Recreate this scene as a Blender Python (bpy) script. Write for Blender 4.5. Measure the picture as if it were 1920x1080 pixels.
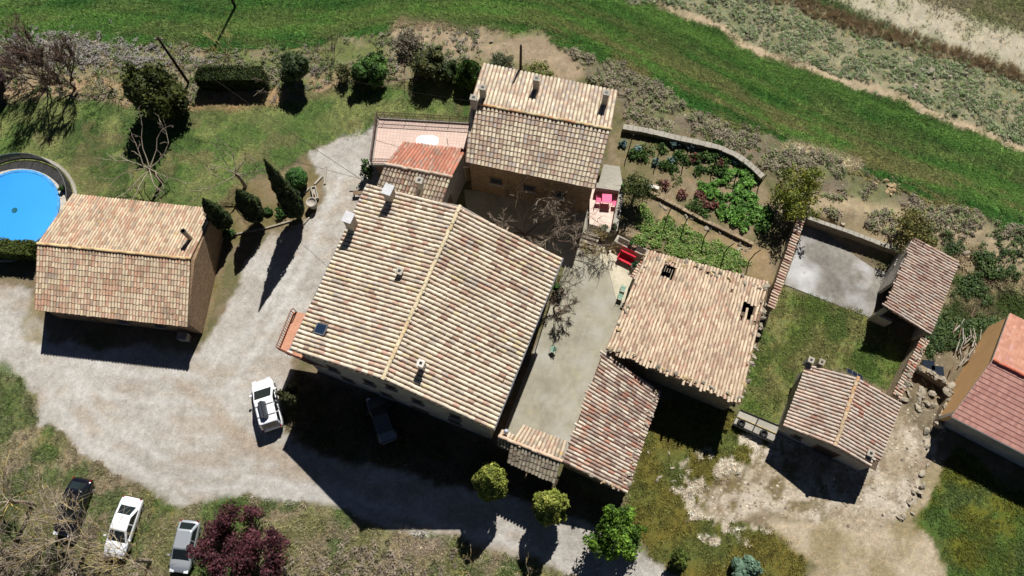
import bpy, math, random
import numpy as np
from mathutils import Vector, Matrix
random.seed(7); RNG = np.random.default_rng(7)
for o in list(bpy.data.objects): bpy.data.objects.remove(o)
SC = bpy.context.scene
C = SC.collection
R = math.radians

# ------------------------------------------------------------------ camera, sky, sun, exposure
F, NAD, H = 1450.0, 500.0, 64.0
TH = math.atan(NAD / F)
cam = bpy.data.cameras.new('camera'); cam.sensor_width = 36; cam.lens = F / 1920 * 36
cam.clip_start = 0.5; cam.clip_end = 3000
camo = bpy.data.objects.new('camera', cam); C.objects.link(camo)
camo.location = (0, 0, H); camo.rotation_euler = (TH, 0, 0); SC.camera = camo

SUN_EL, SH_AZ = R(49), R(-107.5)          # sun height; direction in which shadows fall
SUN_DIR = Vector((-math.cos(SH_AZ) * math.cos(SUN_EL), -math.sin(SH_AZ) * math.cos(SUN_EL), math.sin(SUN_EL)))
W = bpy.data.worlds.new('World'); SC.world = W; W.use_nodes = True
nt = W.node_tree; nt.nodes.clear()
sky = nt.nodes.new('ShaderNodeTexSky'); sky.sky_type = 'NISHITA'; sky.sun_disc = False
sky.sun_elevation = SUN_EL; sky.altitude = 5000; sky.air_density = 0.5; sky.dust_density = 0.0; sky.sun_rotation = math.atan2(SUN_DIR.x, SUN_DIR.y)
bg = nt.nodes.new('ShaderNodeBackground'); bg.inputs['Strength'].default_value = 0.05
wo = nt.nodes.new('ShaderNodeOutputWorld')
nt.links.new(sky.outputs[0], bg.inputs[0]); nt.links.new(bg.outputs[0], wo.inputs[0])
sl = bpy.data.lights.new('sun', 'SUN'); sl.energy = 5.0; sl.angle = R(0.53); sl.color = (1.0, 0.965, 0.92)
so = bpy.data.objects.new('sun', sl); C.objects.link(so)
so.rotation_euler = SUN_DIR.to_track_quat('Z', 'Y').to_euler(); so.location = (20, 60, 90)
SC.view_settings.view_transform = 'Standard'; SC.view_settings.look = 'None'
SC.view_settings.exposure = 0.36; SC.view_settings.gamma = 1.0
SC.render.engine = 'CYCLES'
SC.cycles.max_bounces = 5; SC.cycles.transparent_max_bounces = 8
SC.cycles.caustics_reflective = False; SC.cycles.caustics_refractive = False

# ------------------------------------------------------------------ survey: picture point + height -> place
def ray(px, py):
    u = (px - 960) / F; v = (py - 540) / F
    return u, -v * math.cos(TH) + math.sin(TH), -v * math.sin(TH) - math.cos(TH)
def at(px, py, z=0.0):
    d = ray(px, py); k = (H - z) / -d[2]
    return Vector((d[0] * k, d[1] * k, z))
def proj(p):
    x, y, z = p[..., 0], p[..., 1], p[..., 2] - H
    v = -y * math.cos(TH) - z * math.sin(TH); w = y * math.sin(TH) - z * math.cos(TH)
    return 960 + F * x / w, 540 + F * v / w

# ------------------------------------------------------------------ noise and outlines
def vnoise(x, y, seed=0):
    xi = np.floor(x).astype(np.int64); yi = np.floor(y).astype(np.int64)
    fx = x - xi; fy = y - yi
    fx = fx * fx * (3 - 2 * fx); fy = fy * fy * (3 - 2 * fy)
    def h(a, b):
        n = (a * 374761393 + b * 668265263 + seed * 1442695041) & 0xffffffff
        n = ((n ^ (n >> 13)) * 1274126177) & 0xffffffff
        return ((n ^ (n >> 16)) & 0xffff) / 65535.0
    return (h(xi, yi) * (1 - fx) + h(xi + 1, yi) * fx) * (1 - fy) + (h(xi, yi + 1) * (1 - fx) + h(xi + 1, yi + 1) * fx) * fy
def fbm(x, y, s, seed=0, octs=4):
    r = 0; a = 0.5; t = 0
    for i in range(octs):
        r = r + a * vnoise(x * s, y * s, seed + i * 17); t += a; s *= 2.03; a *= 0.55
    return r / t
def sstep(t):
    t = np.clip(t, 0, 1); return t * t * (3 - 2 * t)
def sdf(poly, x, y):
    """signed distance, positive inside"""
    P = np.asarray(poly, float); n = len(P)
    d2 = np.full(x.shape, 1e18); ins = np.zeros(x.shape, bool)
    for i in range(n):
        ax, ay = P[i]; bx, by = P[(i + 1) % n]
        ex, ey = bx - ax, by - ay; wx, wy = x - ax, y - ay
        t = np.clip((wx * ex + wy * ey) / (ex * ex + ey * ey + 1e-12), 0, 1)
        d2 = np.minimum(d2, (wx - ex * t) ** 2 + (wy - ey * t) ** 2)
        c = ((ay > y) != (by > y)) & (x < (bx - ax) * (y - ay) / ((by - ay) if by != ay else 1e-12) + ax)
        ins ^= c
    d = np.sqrt(d2); return np.where(ins, d, -d)
def pdist(line, x, y):
    P = np.asarray(line, float); d2 = np.full(x.shape, 1e18)
    for i in range(len(P) - 1):
        ax, ay = P[i]; ex, ey = P[i + 1][0] - ax, P[i + 1][1] - ay; wx, wy = x - ax, y - ay
        t = np.clip((wx * ex + wy * ey) / (ex * ex + ey * ey + 1e-12), 0, 1)
        d2 = np.minimum(d2, (wx - ex * t) ** 2 + (wy - ey * t) ** 2)
    return np.sqrt(d2)
def flat(pts, z=0.0):
    return [tuple(at(a, b, z)[:2]) for a, b in pts]

# lie of the land: yard at 0, drive falling away to the south, garden and fields a terrace higher
UPPER = flat([(1000, 215), (1010, 250), (1100, 330), (1166, 345), (1152, 432), (1165, 448), (1222, 476), (1300, 505), (1440, 540),
              (1450, 560), (1512, 405), (1600, 440), (1690, 478), (1760, 470), (1830, 500), (1935, 560), (2400, 800), (2400, -500), (-1500, -500), (-1500, 215)], 0.6)
def hz(x, y):
    x = np.asarray(x, float); y = np.asarray(y, float)
    t = sstep((10 - y) / 13.0) * (1 - sstep((x - 6) / 6.0))
    wd = 0.5 + 5.0 * sstep((x - 27) / 5.0)
    up = sstep(sdf(UPPER, x, y) / wd + 0.5) * sstep((x + 8) / 14.0)
    return -1.15 * t + 1.0 * up
def G(px, py):
    z = 0.0
    for i in range(7):
        p = at(px, py, z); z = 0.5 * z + 0.5 * float(hz(p.x, p.y)) if i < 6 else float(hz(p.x, p.y))
    p = at(px, py, z); return p

# ------------------------------------------------------------------ mesh helpers
def lin(c):
    return tuple(((v / 255 / 12.92) if v / 255 <= 0.04045 else ((v / 255 + 0.055) / 1.055) ** 2.4) for v in c)
def mesh_np(name, V, quads=None, tris=None, col=None, smooth=False, extra=None):
    """mesh from arrays; col per vertex (n,3)"""
    me = bpy.data.meshes.new(name)
    V = np.asarray(V, np.float32); nq = 0 if quads is None else len(quads); ntr = 0 if tris is None else len(tris)
    me.vertices.add(len(V)); me.vertices.foreach_set('co', V.ravel())
    loops = []
    if nq: loops.append(np.asarray(quads, np.int32).ravel())
    if ntr: loops.append(np.asarray(tris, np.int32).ravel())
    L = np.concatenate(loops); me.loops.add(len(L)); me.loops.foreach_set('vertex_index', L)
    me.polygons.add(nq + ntr)
    st = np.concatenate([np.arange(nq) * 4, nq * 4 + np.arange(ntr) * 3]).astype(np.int32)
    me.polygons.foreach_set('loop_start', st)
    me.polygons.foreach_set('use_smooth', np.full(nq + ntr, bool(smooth)))
    if col is not None:
        a = me.attributes.new('tint', 'FLOAT_COLOR', 'POINT')
        cc = np.ones((len(V), 4), np.float32); cc[:, :3] = col
        a.data.foreach_set('color', cc.ravel())
    for k, v in (extra or {}).items():
        a = me.attributes.new(k, 'FLOAT', 'POINT'); a.data.foreach_set('value', np.asarray(v, np.float32))
    me.update(calc_edges=True); me.validate()
    return me
def link(name, me, mat, parent=None, **props):
    o = bpy.data.objects.new(name, me)
    if me is not None and mat is not None and not me.materials: me.materials.append(mat)
    C.objects.link(o)
    if parent is not None:
        o.parent = parent; o.matrix_parent_inverse = parent.matrix_world.inverted() if False else Matrix.Translation(parent.location).inverted() if parent.rotation_euler.z == 0 else Matrix.LocRotScale(parent.location, parent.rotation_euler, None).inverted()
    for k, v in props.items(): o[k] = v
    return o
def empty(name, loc, rz=0.0, **props):
    o = bpy.data.objects.new(name, None); C.objects.link(o); o.location = loc; o.rotation_euler = (0, 0, rz)
    o.empty_display_size = 0.3
    for k, v in props.items(): o[k] = v
    return o
class MB:
    """collects faces of one mesh (world coordinates)"""
    def __init__(s): s.v = []; s.f = []
    def add(s, vs, fs):
        n = len(s.v); s.v += [tuple(p) for p in vs]; s.f += [tuple(i + n for i in f) for f in fs]; return s
    def prism(s, base, z0, z1):
        """base: list of (x,y); z0,z1 numbers or lists"""
        n = len(base)
        a = sum(base[i][0] * base[(i + 1) % n][1] - base[(i + 1) % n][0] * base[i][1] for i in range(n))
        if a < 0: base = base[::-1]; z0 = z0[::-1] if isinstance(z0, list) else z0; z1 = z1[::-1] if isinstance(z1, list) else z1
        b = [(p[0], p[1], z0[i] if isinstance(z0, list) else z0) for i, p in enumerate(base)]
        t = [(p[0], p[1], z1[i] if isinstance(z1, list) else z1) for i, p in enumerate(base)]
        return s.add(b + t, [tuple(range(n))[::-1], tuple(range(n, 2 * n))] + [(i, (i + 1) % n, n + (i + 1) % n, n + i) for i in range(n)])
    def box(s, c, sx, sy, sz, rz=0.0, ax=None):
        """box centred at c; ax optional 3 axis vectors"""
        if ax is None: ax = (Vector((math.cos(rz), math.sin(rz), 0)), Vector((-math.sin(rz), math.cos(rz), 0)), Vector((0, 0, 1)))
        c = Vector(c); vs = [c + ax[0] * (i * sx / 2) + ax[1] * (j * sy / 2) + ax[2] * (k * sz / 2) for k in (-1, 1) for j in (-1, 1) for i in (-1, 1)]
        return s.add(vs, [(0, 2, 3, 1), (4, 5, 7, 6), (0, 1, 5, 4), (2, 6, 7, 3), (0, 4, 6, 2), (1, 3, 7, 5)])
    def tube(s, pts, rad, n=6, cap=True):
        pts = [Vector(p) for p in pts]
        if not isinstance(rad, (list, tuple)): rad = [rad] * len(pts)
        base = len(s.v); prev = None
        for i, p in enumerate(pts):
            d = (pts[min(i + 1, len(pts) - 1)] - pts[max(i - 1, 0)]).normalized()
            ref = Vector((0, 0, 1)) if abs(d.z) < 0.9 else Vector((1, 0, 0))
            if prev is not None and abs(prev.dot(d)) < 0.95: a = (prev - d * prev.dot(d)).normalized()
            else: a = d.cross(ref).normalized()
            prev = a; b = d.cross(a)
            for k in range(n):
                t = 2 * math.pi * k / n; s.v.append(tuple(p + (a * math.cos(t) + b * math.sin(t)) * rad[i]))
        for i in range(len(pts) - 1):
            for k in range(n):
                s.f.append((base + i * n + k, base + i * n + (k + 1) % n, base + (i + 1) * n + (k + 1) % n, base + (i + 1) * n + k))
        if cap:
            s.f.append(tuple(base + k for k in range(n))[::-1]); m = base + (len(pts) - 1) * n; s.f.append(tuple(m + k for k in range(n)))
        return s
    def lathe(s, c, prof, n=20, cap=True):
        """prof: list of (r,z)"""
        base = len(s.v)
        for r, z in prof:
            for k in range(n):
                t = 2 * math.pi * k / n; s.v.append((c[0] + r * math.cos(t), c[1] + r * math.sin(t), c[2] + z))
        for i in range(len(prof) - 1):
            for k in range(n):
                s.f.append((base + i * n + k, base + i * n + (k + 1) % n, base + (i + 1) * n + (k + 1) % n, base + (i + 1) * n + k))
        if cap and prof[0][0] > 1e-4: s.f.append(tuple(base + k for k in range(n))[::-1])
        m = base + (len(prof) - 1) * n
        if cap and prof[-1][0] > 1e-4: s.f.append(tuple(m + k for k in range(n)))
        return s
    def mesh(s, name, smooth=False):
        me = bpy.data.meshes.new(name); me.from_pydata(s.v, [], s.f)
        if smooth: me.polygons.foreach_set('use_smooth', np.ones(len(s.f), bool))
        me.update(); return me
    def build(s, name, mat, parent=None, smooth=False, **props):
        return link(name, s.mesh(name, smooth), mat, parent, **props)

# ------------------------------------------------------------------ materials
def nodes(name):
    m = bpy.data.materials.new(name); m.use_nodes = True
    n = m.node_tree.nodes; l = m.node_tree.links
    return m, n, l, n['Principled BSDF']
def surf(name, col=None, rough=0.85, attr=None, var=0.35, scale=2.0, fine=14.0, fvar=0.35, bump=0.0, bscale=20.0, spots=None, metal=0.0, spec=0.3, coord='Object'):
    """generic procedural surface: base (constant or tint attribute) x coarse noise x fine noise, optional coloured blotches, bump"""
    m, n, l, b = nodes(name)
    tc = n.new('ShaderNodeTexCoord')
    src = n.new('ShaderNodeNewGeometry').outputs['Position'] if coord == 'World' else tc.outputs[coord]
    if attr:
        a = n.new('ShaderNodeAttribute'); a.attribute_name = attr; base = a.outputs['Color']
    else:
        rgb = n.new('ShaderNodeRGB'); rgb.outputs[0].default_value = (*col, 1); base = rgb.outputs[0]
    def mulnoise(base, sc, amt, det):
        t = n.new('ShaderNodeTexNoise'); t.inputs['Scale'].default_value = sc; t.inputs['Detail'].default_value = det; t.inputs['Roughness'].default_value = 0.65
        l.new(src, t.inputs['Vector'])
        mr = n.new('ShaderNodeMapRange'); mr.inputs[1].default_value = 0.3; mr.inputs[2].default_value = 0.7
        mr.inputs[3].default_value = 1 - amt; mr.inputs[4].default_value = 1 + amt
        l.new(t.outputs['Fac'], mr.inputs[0])
        mx = n.new('ShaderNodeVectorMath'); mx.operation = 'SCALE'; l.new(base, mx.inputs[0]); l.new(mr.outputs[0], mx.inputs['Scale'])
        return mx.outputs[0]
    if var: base = mulnoise(base, scale, var, 4)
    if fvar: base = mulnoise(base, fine, fvar, 6)
    for sp in (spots or []):
        c2, sc, lo, hi = sp
        t = n.new('ShaderNodeTexNoise'); t.inputs['Scale'].default_value = sc; t.inputs['Detail'].default_value = 5; l.new(src, t.inputs['Vector'])
        mr = n.new('ShaderNodeMapRange'); mr.inputs[1].default_value = lo; mr.inputs[2].default_value = hi; l.new(t.outputs['Fac'], mr.inputs[0])
        mx = n.new('ShaderNodeMix'); mx.data_type = 'RGBA'; l.new(mr.outputs[0], mx.inputs[0]); l.new(base, mx.inputs[6]); mx.inputs[7].default_value = (*c2, 1)
        base = mx.outputs[2]
    l.new(base, b.inputs['Base Color'])
    b.inputs['Roughness'].default_value = rough; b.inputs['Metallic'].default_value = metal; b.inputs['Specular IOR Level'].default_value = spec
    if bump:
        t = n.new('ShaderNodeTexNoise'); t.inputs['Scale'].default_value = bscale; t.inputs['Detail'].default_value = 6; l.new(src, t.inputs['Vector'])
        bp = n.new('ShaderNodeBump'); bp.inputs['Strength'].default_value = bump; bp.inputs['Distance'].default_value = 0.05
        l.new(t.outputs['Fac'], bp.inputs['Height']); l.new(bp.outputs[0], b.inputs['Normal'])
    return m
def leafmat(name, rough=0.6, trans=0.25):
    """foliage: tint attribute, a little light through the leaf"""
    m, n, l, b = nodes(name)
    a = n.new('ShaderNodeAttribute'); a.attribute_name = 'tint'
    l.new(a.outputs['Color'], b.inputs['Base Color']); b.inputs['Roughness'].default_value = rough; b.inputs['Specular IOR Level'].default_value = 0.25
    tr = n.new('ShaderNodeBsdfTranslucent'); l.new(a.outputs['Color'], tr.inputs['Color'])
    mx = n.new('ShaderNodeMixShader'); mx.inputs[0].default_value = trans
    out = [x for x in n if x.type == 'OUTPUT_MATERIAL'][0]
    l.new(b.outputs[0], mx.inputs[1]); l.new(tr.outputs[0], mx.inputs[2]); l.new(mx.outputs[0], out.inputs['Surface'])
    return m
def masonry(name, c1, c2, mortar, scale=2.2, bump=0.6):
    m, n, l, b = nodes(name)
    tc = n.new('ShaderNodeTexCoord')
    v = n.new('ShaderNodeTexVoronoi'); v.inputs['Scale'].default_value = scale * 1.4; v.feature = 'F1'
    mp = n.new('ShaderNodeMapping'); mp.inputs['Scale'].default_value = (1, 1, 1.7); l.new(tc.outputs['Object'], mp.inputs['Vector']); l.new(mp.outputs[0], v.inputs['Vector'])
    e = n.new('ShaderNodeTexVoronoi'); e.feature = 'DISTANCE_TO_EDGE'; e.inputs['Scale'].default_value = scale * 1.4; l.new(mp.outputs[0], e.inputs['Vector'])
    mx = n.new('ShaderNodeMix'); mx.data_type = 'RGBA'; l.new(v.outputs['Color'], mx.inputs[0]); mx.inputs[6].default_value = (*c1, 1); mx.inputs[7].default_value = (*c2, 1)
    mr = n.new('ShaderNodeMapRange'); mr.inputs[1].default_value = 0.02; mr.inputs[2].default_value = 0.07; l.new(e.outputs['Distance'], mr.inputs[0])
    m2 = n.new('ShaderNodeMix'); m2.data_type = 'RGBA'; l.new(mr.outputs[0], m2.inputs[0]); m2.inputs[6].default_value = (*mortar, 1); l.new(mx.outputs[2], m2.inputs[7])
    t = n.new('ShaderNodeTexNoise'); t.inputs['Scale'].default_value = 5; t.inputs['Detail'].default_value = 6; l.new(tc.outputs['Object'], t.inputs['Vector'])
    mr2 = n.new('ShaderNodeMapRange'); mr2.inputs[1].default_value = .3; mr2.inputs[2].default_value = .7; mr2.inputs[3].default_value = .7; mr2.inputs[4].default_value = 1.25; l.new(t.outputs['Fac'], mr2.inputs[0])
    sc = n.new('ShaderNodeVectorMath'); sc.operation = 'SCALE'; l.new(m2.outputs[2], sc.inputs[0]); l.new(mr2.outputs[0], sc.inputs['Scale'])
    l.new(sc.outputs[0], b.inputs['Base Color']); b.inputs['Roughness'].default_value = 0.92
    bp = n.new('ShaderNodeBump'); bp.inputs['Strength'].default_value = bump; bp.inputs['Distance'].default_value = 0.06; l.new(mr.outputs[0], bp.inputs['Height']); l.new(bp.outputs[0], b.inputs['Normal'])
    return m
M = {}
M['tile'] = surf('clay_tile', attr='tint', coord='World', rough=0.9, var=0.2, scale=0.7, fine=18, fvar=0.16, bump=0.0, bscale=30,
                 spots=[(lin((150, 138, 120)), 3.4, 0.64, 0.76), (lin((196, 160, 70)), 1.3, 0.70, 0.76)])
M['tile_new'] = surf('new_clay_tile', attr='tint', rough=0.85, var=0.12, scale=1.2, fine=14, fvar=0.16)
M['channel'] = surf('channel_tile', lin((132, 108, 88)), rough=0.95, var=0.25, scale=2, fine=16, fvar=0.3)
M['deck'] = surf('roof_boards', lin((96, 82, 68)), rough=0.95, var=0.2, scale=3)
M['stone_wall'] = masonry('rubble_stone_wall', lin((170, 150, 120)), lin((130, 112, 88)), lin((150, 138, 118)))
M['brown_wall'] = masonry('brown_stone_wall', lin((150, 125, 95)), lin((120, 96, 72)), lin((140, 118, 92)))
M['plaster'] = surf('grey_plaster', lin((165, 158, 146)), rough=0.9, var=0.2, scale=0.8, fine=6, fvar=0.18, bump=0.3, bscale=8)
M['white_plaster'] = surf('white_plaster', lin((214, 208, 198)), rough=0.85, var=0.1, scale=1, fine=8, fvar=0.1)
M['tan_plaster'] = surf('tan_plaster', lin((206, 164, 112)), rough=0.9, var=0.06, scale=0.6, fine=5, fvar=0.07, spots=[(lin((196, 116, 60)), 0.55, 0.72, 0.8)])
M['concrete'] = surf('concrete', lin((156, 151, 139)), rough=0.9, var=0.16, scale=0.5, fine=5, fvar=0.14, bump=0.15, bscale=16)
M['cap_grey'] = surf('chimney_cap_render', lin((196, 197, 198)), rough=0.85, var=0.1, scale=2, fine=10, fvar=0.12)
M['wood'] = surf('weathered_wood', lin((120, 100, 80)), rough=0.9, var=0.3, scale=3, fine=20, fvar=0.3)
M['dark_wood'] = surf('dark_pole_wood', lin((58, 46, 38)), rough=0.9, var=0.25, scale=3, fine=20, fvar=0.25)
M['grey_metal'] = surf('zinc_metal', lin((160, 162, 165)), rough=0.45, metal=0.7, var=0.1, fvar=0.1)
M['dark_metal'] = surf('dark_iron', lin((50, 46, 44)), rough=0.6, metal=0.3, var=0.2, fvar=0.2)
M['rust_metal'] = surf('rusty_rail_metal', lin((92, 70, 66)), rough=0.65, metal=0.2, var=0.2, fvar=0.2)
M['black'] = surf('black_plastic', lin((26, 26, 28)), rough=0.5, var=0.15, fvar=0.15)
M['rock'] = surf('limestone_rock', lin((150, 141, 124)), coord='World', rough=0.95, var=0.2, scale=1.5, fine=9, fvar=0.25, bump=0.5, bscale=10)
M['stone_chip'] = surf('stone_chips', attr='tint', rough=.95, var=.1, fine=14, fvar=.2)
M['leaf'] = leafmat('foliage')
M['needle'] = leafmat('needles', rough=0.75, trans=0.1)
M['bark'] = surf('bark', lin((112, 98, 84)), rough=0.95, var=0.25, scale=3, fine=18, fvar=0.3, bump=0.3, bscale=20)
M['pale_bark'] = surf('pale_twig_bark', attr='tint', rough=0.95, var=0.2, scale=2, fine=18, fvar=0.25)
def glass(name, col=(0.02, 0.03, 0.04), rough=0.05):
    m, n, l, b = nodes(name); b.inputs['Base Color'].default_value = (*col, 1); b.inputs['Roughness'].default_value = rough; b.inputs['Specular IOR Level'].default_value = 0.7
    return m
M['glass'] = glass('window_glass')
# ------------------------------------------------------------------ ground sheets
def lc(r, g, b): return np.array(lin((r, g, b))) * .74
def gpoly(pts): return [tuple(G(a, b)[:2]) for a, b in pts]
FIELD_LOW = [(-400, 110), (-100, 96), (0, 85), (150, 72), (250, 82), (400, 92), (520, 88), (640, 78), (760, 56), (900, 55), (1000, 66), (1100, 103),
             (1200, 155), (1300, 200), (1400, 246), (1500, 285), (1600, 325), (1700, 365), (1800, 398), (1920, 432), (2200, 520)]
FIELD_TOP = [(2200, 340), (1920, 278), (1800, 238), (1700, 195), (1600, 160), (1500, 125), (1420, 88), (1350, 45), (1270, 22), (1200, 5), (1100, -8), (960, -40), (800, -90), (300, -160), (-400, -160)]
REED = [(1380, -40), (1470, 0), (1560, 32), (1650, 58), (1740, 87), (1830, 115), (1920, 143), (2100, 200)]
PATH = [(1240, 14), (1300, 32), (1350, 47), (1385, 75), (1440, 105), (1540, 137), (1640, 165), (1750, 215), (1920, 279), (2100, 345)]
TRACK = [(1500, -60), (1600, -20), (1700, 25), (1800, 62), (1920, 100), (2100, 165)]
# name, outline (picture points), edge softness m, edge wobble m, colour A, colour B, grass, stone
Z = [
 ('rough_ground', None, 1, 0, lc(136, 122, 100), lc(110, 108, 74), .55, .35),
 ('crop_field', FIELD_LOW + FIELD_TOP, .8, 1.2, lc(54, 100, 40), lc(106, 142, 68), .9, 0),
 ('scrub_bank', [(1200, 5), (1270, 22), (1350, 45), (1420, 88), (1500, 125), (1600, 160), (1700, 195), (1800, 238), (1920, 278), (2200, 350), (2200, 230), (1920, 143), (1830, 115), (1740, 87), (1650, 58), (1560, 32), (1470, 0), (1380, -40), (1100, -60), (1050, -20)], .6, 1.0, lc(150, 146, 118), lc(126, 132, 98), .9, .35),
 ('stubble_field', [(1480, -3), (1560, 28), (1650, 54), (1740, 83), (1830, 111), (1920, 139), (2300, 250), (2300, -300), (1300, -300), (1400, -40)], .6, .8, lc(162, 154, 122), lc(134, 140, 92), .6, .1),
 ('field_margin', [(1060, 92), (1160, 120), (1300, 200), (1400, 246), (1500, 285), (1600, 325), (1700, 365), (1800, 398), (1920, 432), (2200, 520), (2200, 620), (1920, 510), (1800, 480), (1650, 440), (1520, 395), (1440, 330), (1380, 290), (1280, 250), (1165, 240), (1150, 180), (1080, 130)], .7, 1.4, lc(128, 118, 100), lc(116, 120, 84), .7, .4),
 ('hedge_bank', [(-400, 110), (0, 85), (150, 75), (400, 95), (520, 88), (640, 78), (760, 56), (900, 55), (1000, 66), (1060, 92), (1080, 130), (920, 130), (905, 150), (700, 160), (640, 150), (520, 180), (350, 190), (230, 185), (100, 178), (-400, 200)], .8, 1.0, lc(146, 136, 110), lc(112, 122, 74), .75, .3),
 ('lawn', [(-400, 205), (0, 192), (90, 180), (240, 192), (350, 205), (470, 185), (560, 190), (640, 165), (740, 165), (800, 152), (890, 160), (890, 230), (715, 225), (690, 245), (620, 265), (560, 292), (535, 318), (480, 322), (440, 370), (400, 395), (330, 395), (140, 365), (-400, 330)], .7, .9, lc(100, 126, 64), lc(134, 142, 86), .9, .05),
 ('cypress_bed', [(380, 400), (440, 350), (520, 330), (590, 300), (605, 345), (595, 395), (560, 425), (470, 440), (425, 470), (395, 590), (360, 660), (350, 600), (395, 470)], .4, .5, lc(142, 126, 98), lc(120, 112, 74), .5, .35),
 ('gravel_yard', [(705, 235), (650, 250), (575, 290), (600, 330), (606, 380), (575, 425), (505, 445), (462, 490), (440, 540), (410, 600), (370, 665), (100, 640), (60, 545), (-400, 520), (-400, 690), (0, 690), (45, 712), (68, 760), (66, 800), (110, 800), (165, 860), (255, 905), (330, 950), (385, 945), (480, 925), (590, 945), (690, 965), (800, 985), (900, 1020), (1000, 1055), (1120, 1100), (1330, 1120), (1220, 1045), (1130, 1000), (1100, 965), (900, 915), (700, 880), (600, 850), (525, 815), (518, 760), (535, 705), (555, 640), (640, 500), (720, 350), (715, 240)], .55, .9, lc(202, 197, 188), lc(186, 180, 170), 0, 1.0),
 ('front_bed', [(548, 690), (930, 835), (1060, 900), (1170, 960), (1120, 985), (940, 925), (700, 875), (600, 845), (530, 800), (535, 715)], .5, .5, lc(96, 92, 62), lc(112, 100, 80), .7, .3),
 ('roadside_grass', [(-400, 700), (0, 695), (42, 715), (64, 765), (62, 800), (105, 805), (160, 865), (250, 910), (330, 955), (385, 950), (480, 930), (590, 950), (690, 970), (800, 990), (900, 1025), (1000, 1060), (1120, 1110), (1120, 1300), (-400, 1300)], .5, .7, lc(130, 130, 86), lc(152, 140, 114), .9, .15),
 ('orchard_grass', [(1462, 535), (1480, 545), (1640, 592), (1700, 640), (1690, 745), (1600, 700), (1520, 680), (1465, 800), (1385, 770), (1415, 660), (1440, 590)], .4, .3, lc(102, 120, 58), lc(126, 126, 78), 1, .05),
 ('mossy_ground', [(1190, 860), (1235, 750), (1400, 780), (1460, 800), (1445, 850), (1400, 880), (1330, 925), (1310, 960), (1400, 980), (1480, 1000), (1520, 1050), (1500, 1200), (1230, 1060), (1185, 990), (1175, 930)], .4, .6, lc(112, 106, 50), lc(98, 106, 54), .8, .3),
 ('bare_rock_ground', [(1310, 915), (1370, 885), (1430, 840), (1470, 790), (1640, 800), (1690, 750), (1745, 740), (1760, 800), (1745, 850), (1700, 960), (1640, 1000), (1560, 985), (1420, 965), (1330, 970)], .5, .9, lc(216, 204, 184), lc(190, 174, 148), .05, .9),
 ('earth_track', [(1440, 975), (1560, 980), (1640, 995), (1705, 960), (1750, 850), (1775, 850), (1740, 960), (1760, 1010), (1790, 1100), (1800, 1300), (1480, 1300), (1530, 1060), (1470, 1010)], .6, .7, lc(200, 184, 158), lc(164, 150, 116), .3, .7),
 ('rubble_yard', [(1700, 690), (1740, 640), (1800, 640), (1850, 640), (1800, 740), (1765, 800), (1750, 830), (1690, 770)], .4, .4, lc(150, 138, 116), lc(128, 116, 92), .2, .8),
 ('south_meadow', [(1775, 850), (1800, 830), (1920, 940), (2300, 1100), (2300, 1300), (1790, 1300), (1770, 1060), (1735, 1000), (1715, 985), (1745, 920)], .5, .8, lc(104, 108, 40), lc(88, 104, 54), 1, .1),
 ('east_meadow', [(1770, 455), (1850, 480), (1920, 520), (2300, 650), (2300, 800), (1920, 620), (1890, 590), (1830, 640), (1740, 660), (1750, 600), (1795, 500)], .6, .9, lc(74, 92, 46), lc(128, 118, 90), .9, .2),
 ('garden_soil', [(1140, 260), (1165, 240), (1300, 262), (1380, 288), (1425, 330), (1450, 380), (1470, 420), (1440, 560), (1370, 525), (1215, 475), (1160, 440), (1170, 340), (1140, 300)], .3, .3, lc(150, 134, 108), lc(122, 116, 82), .45, .3),
]
STEP = 0.28
gx = np.arange(-72, 72.01, STEP); gy = np.arange(-14, 74.01, STEP)
X, Y = np.meshgrid(gx, gy); X = X.ravel(); Y = Y.ravel()
NX, NY = len(gx), len(gy)
WX = (fbm(X, Y, .35, 5) - .5) * 2 + (fbm(X, Y, 1.3, 9) - .5) * 1.2
WY = (fbm(X, Y, .35, 25) - .5) * 2 + (fbm(X, Y, 1.3, 29) - .5) * 1.2
col = np.zeros((len(X), 3)); gr = np.zeros(len(X)); stn = np.zeros(len(X)); zid = np.zeros(len(X), int)
FL = gpoly(FIELD_LOW)
S = pdist(FL, X, Y)                                   # distance from the field's lower edge: sowing lines run along it
band = fbm(S, S * 0 + 3.3, .8, 41, 3) * .6 + fbm(X + S * 3, S * 6, .16, 43, 3) * .4
ZD = {}
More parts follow.
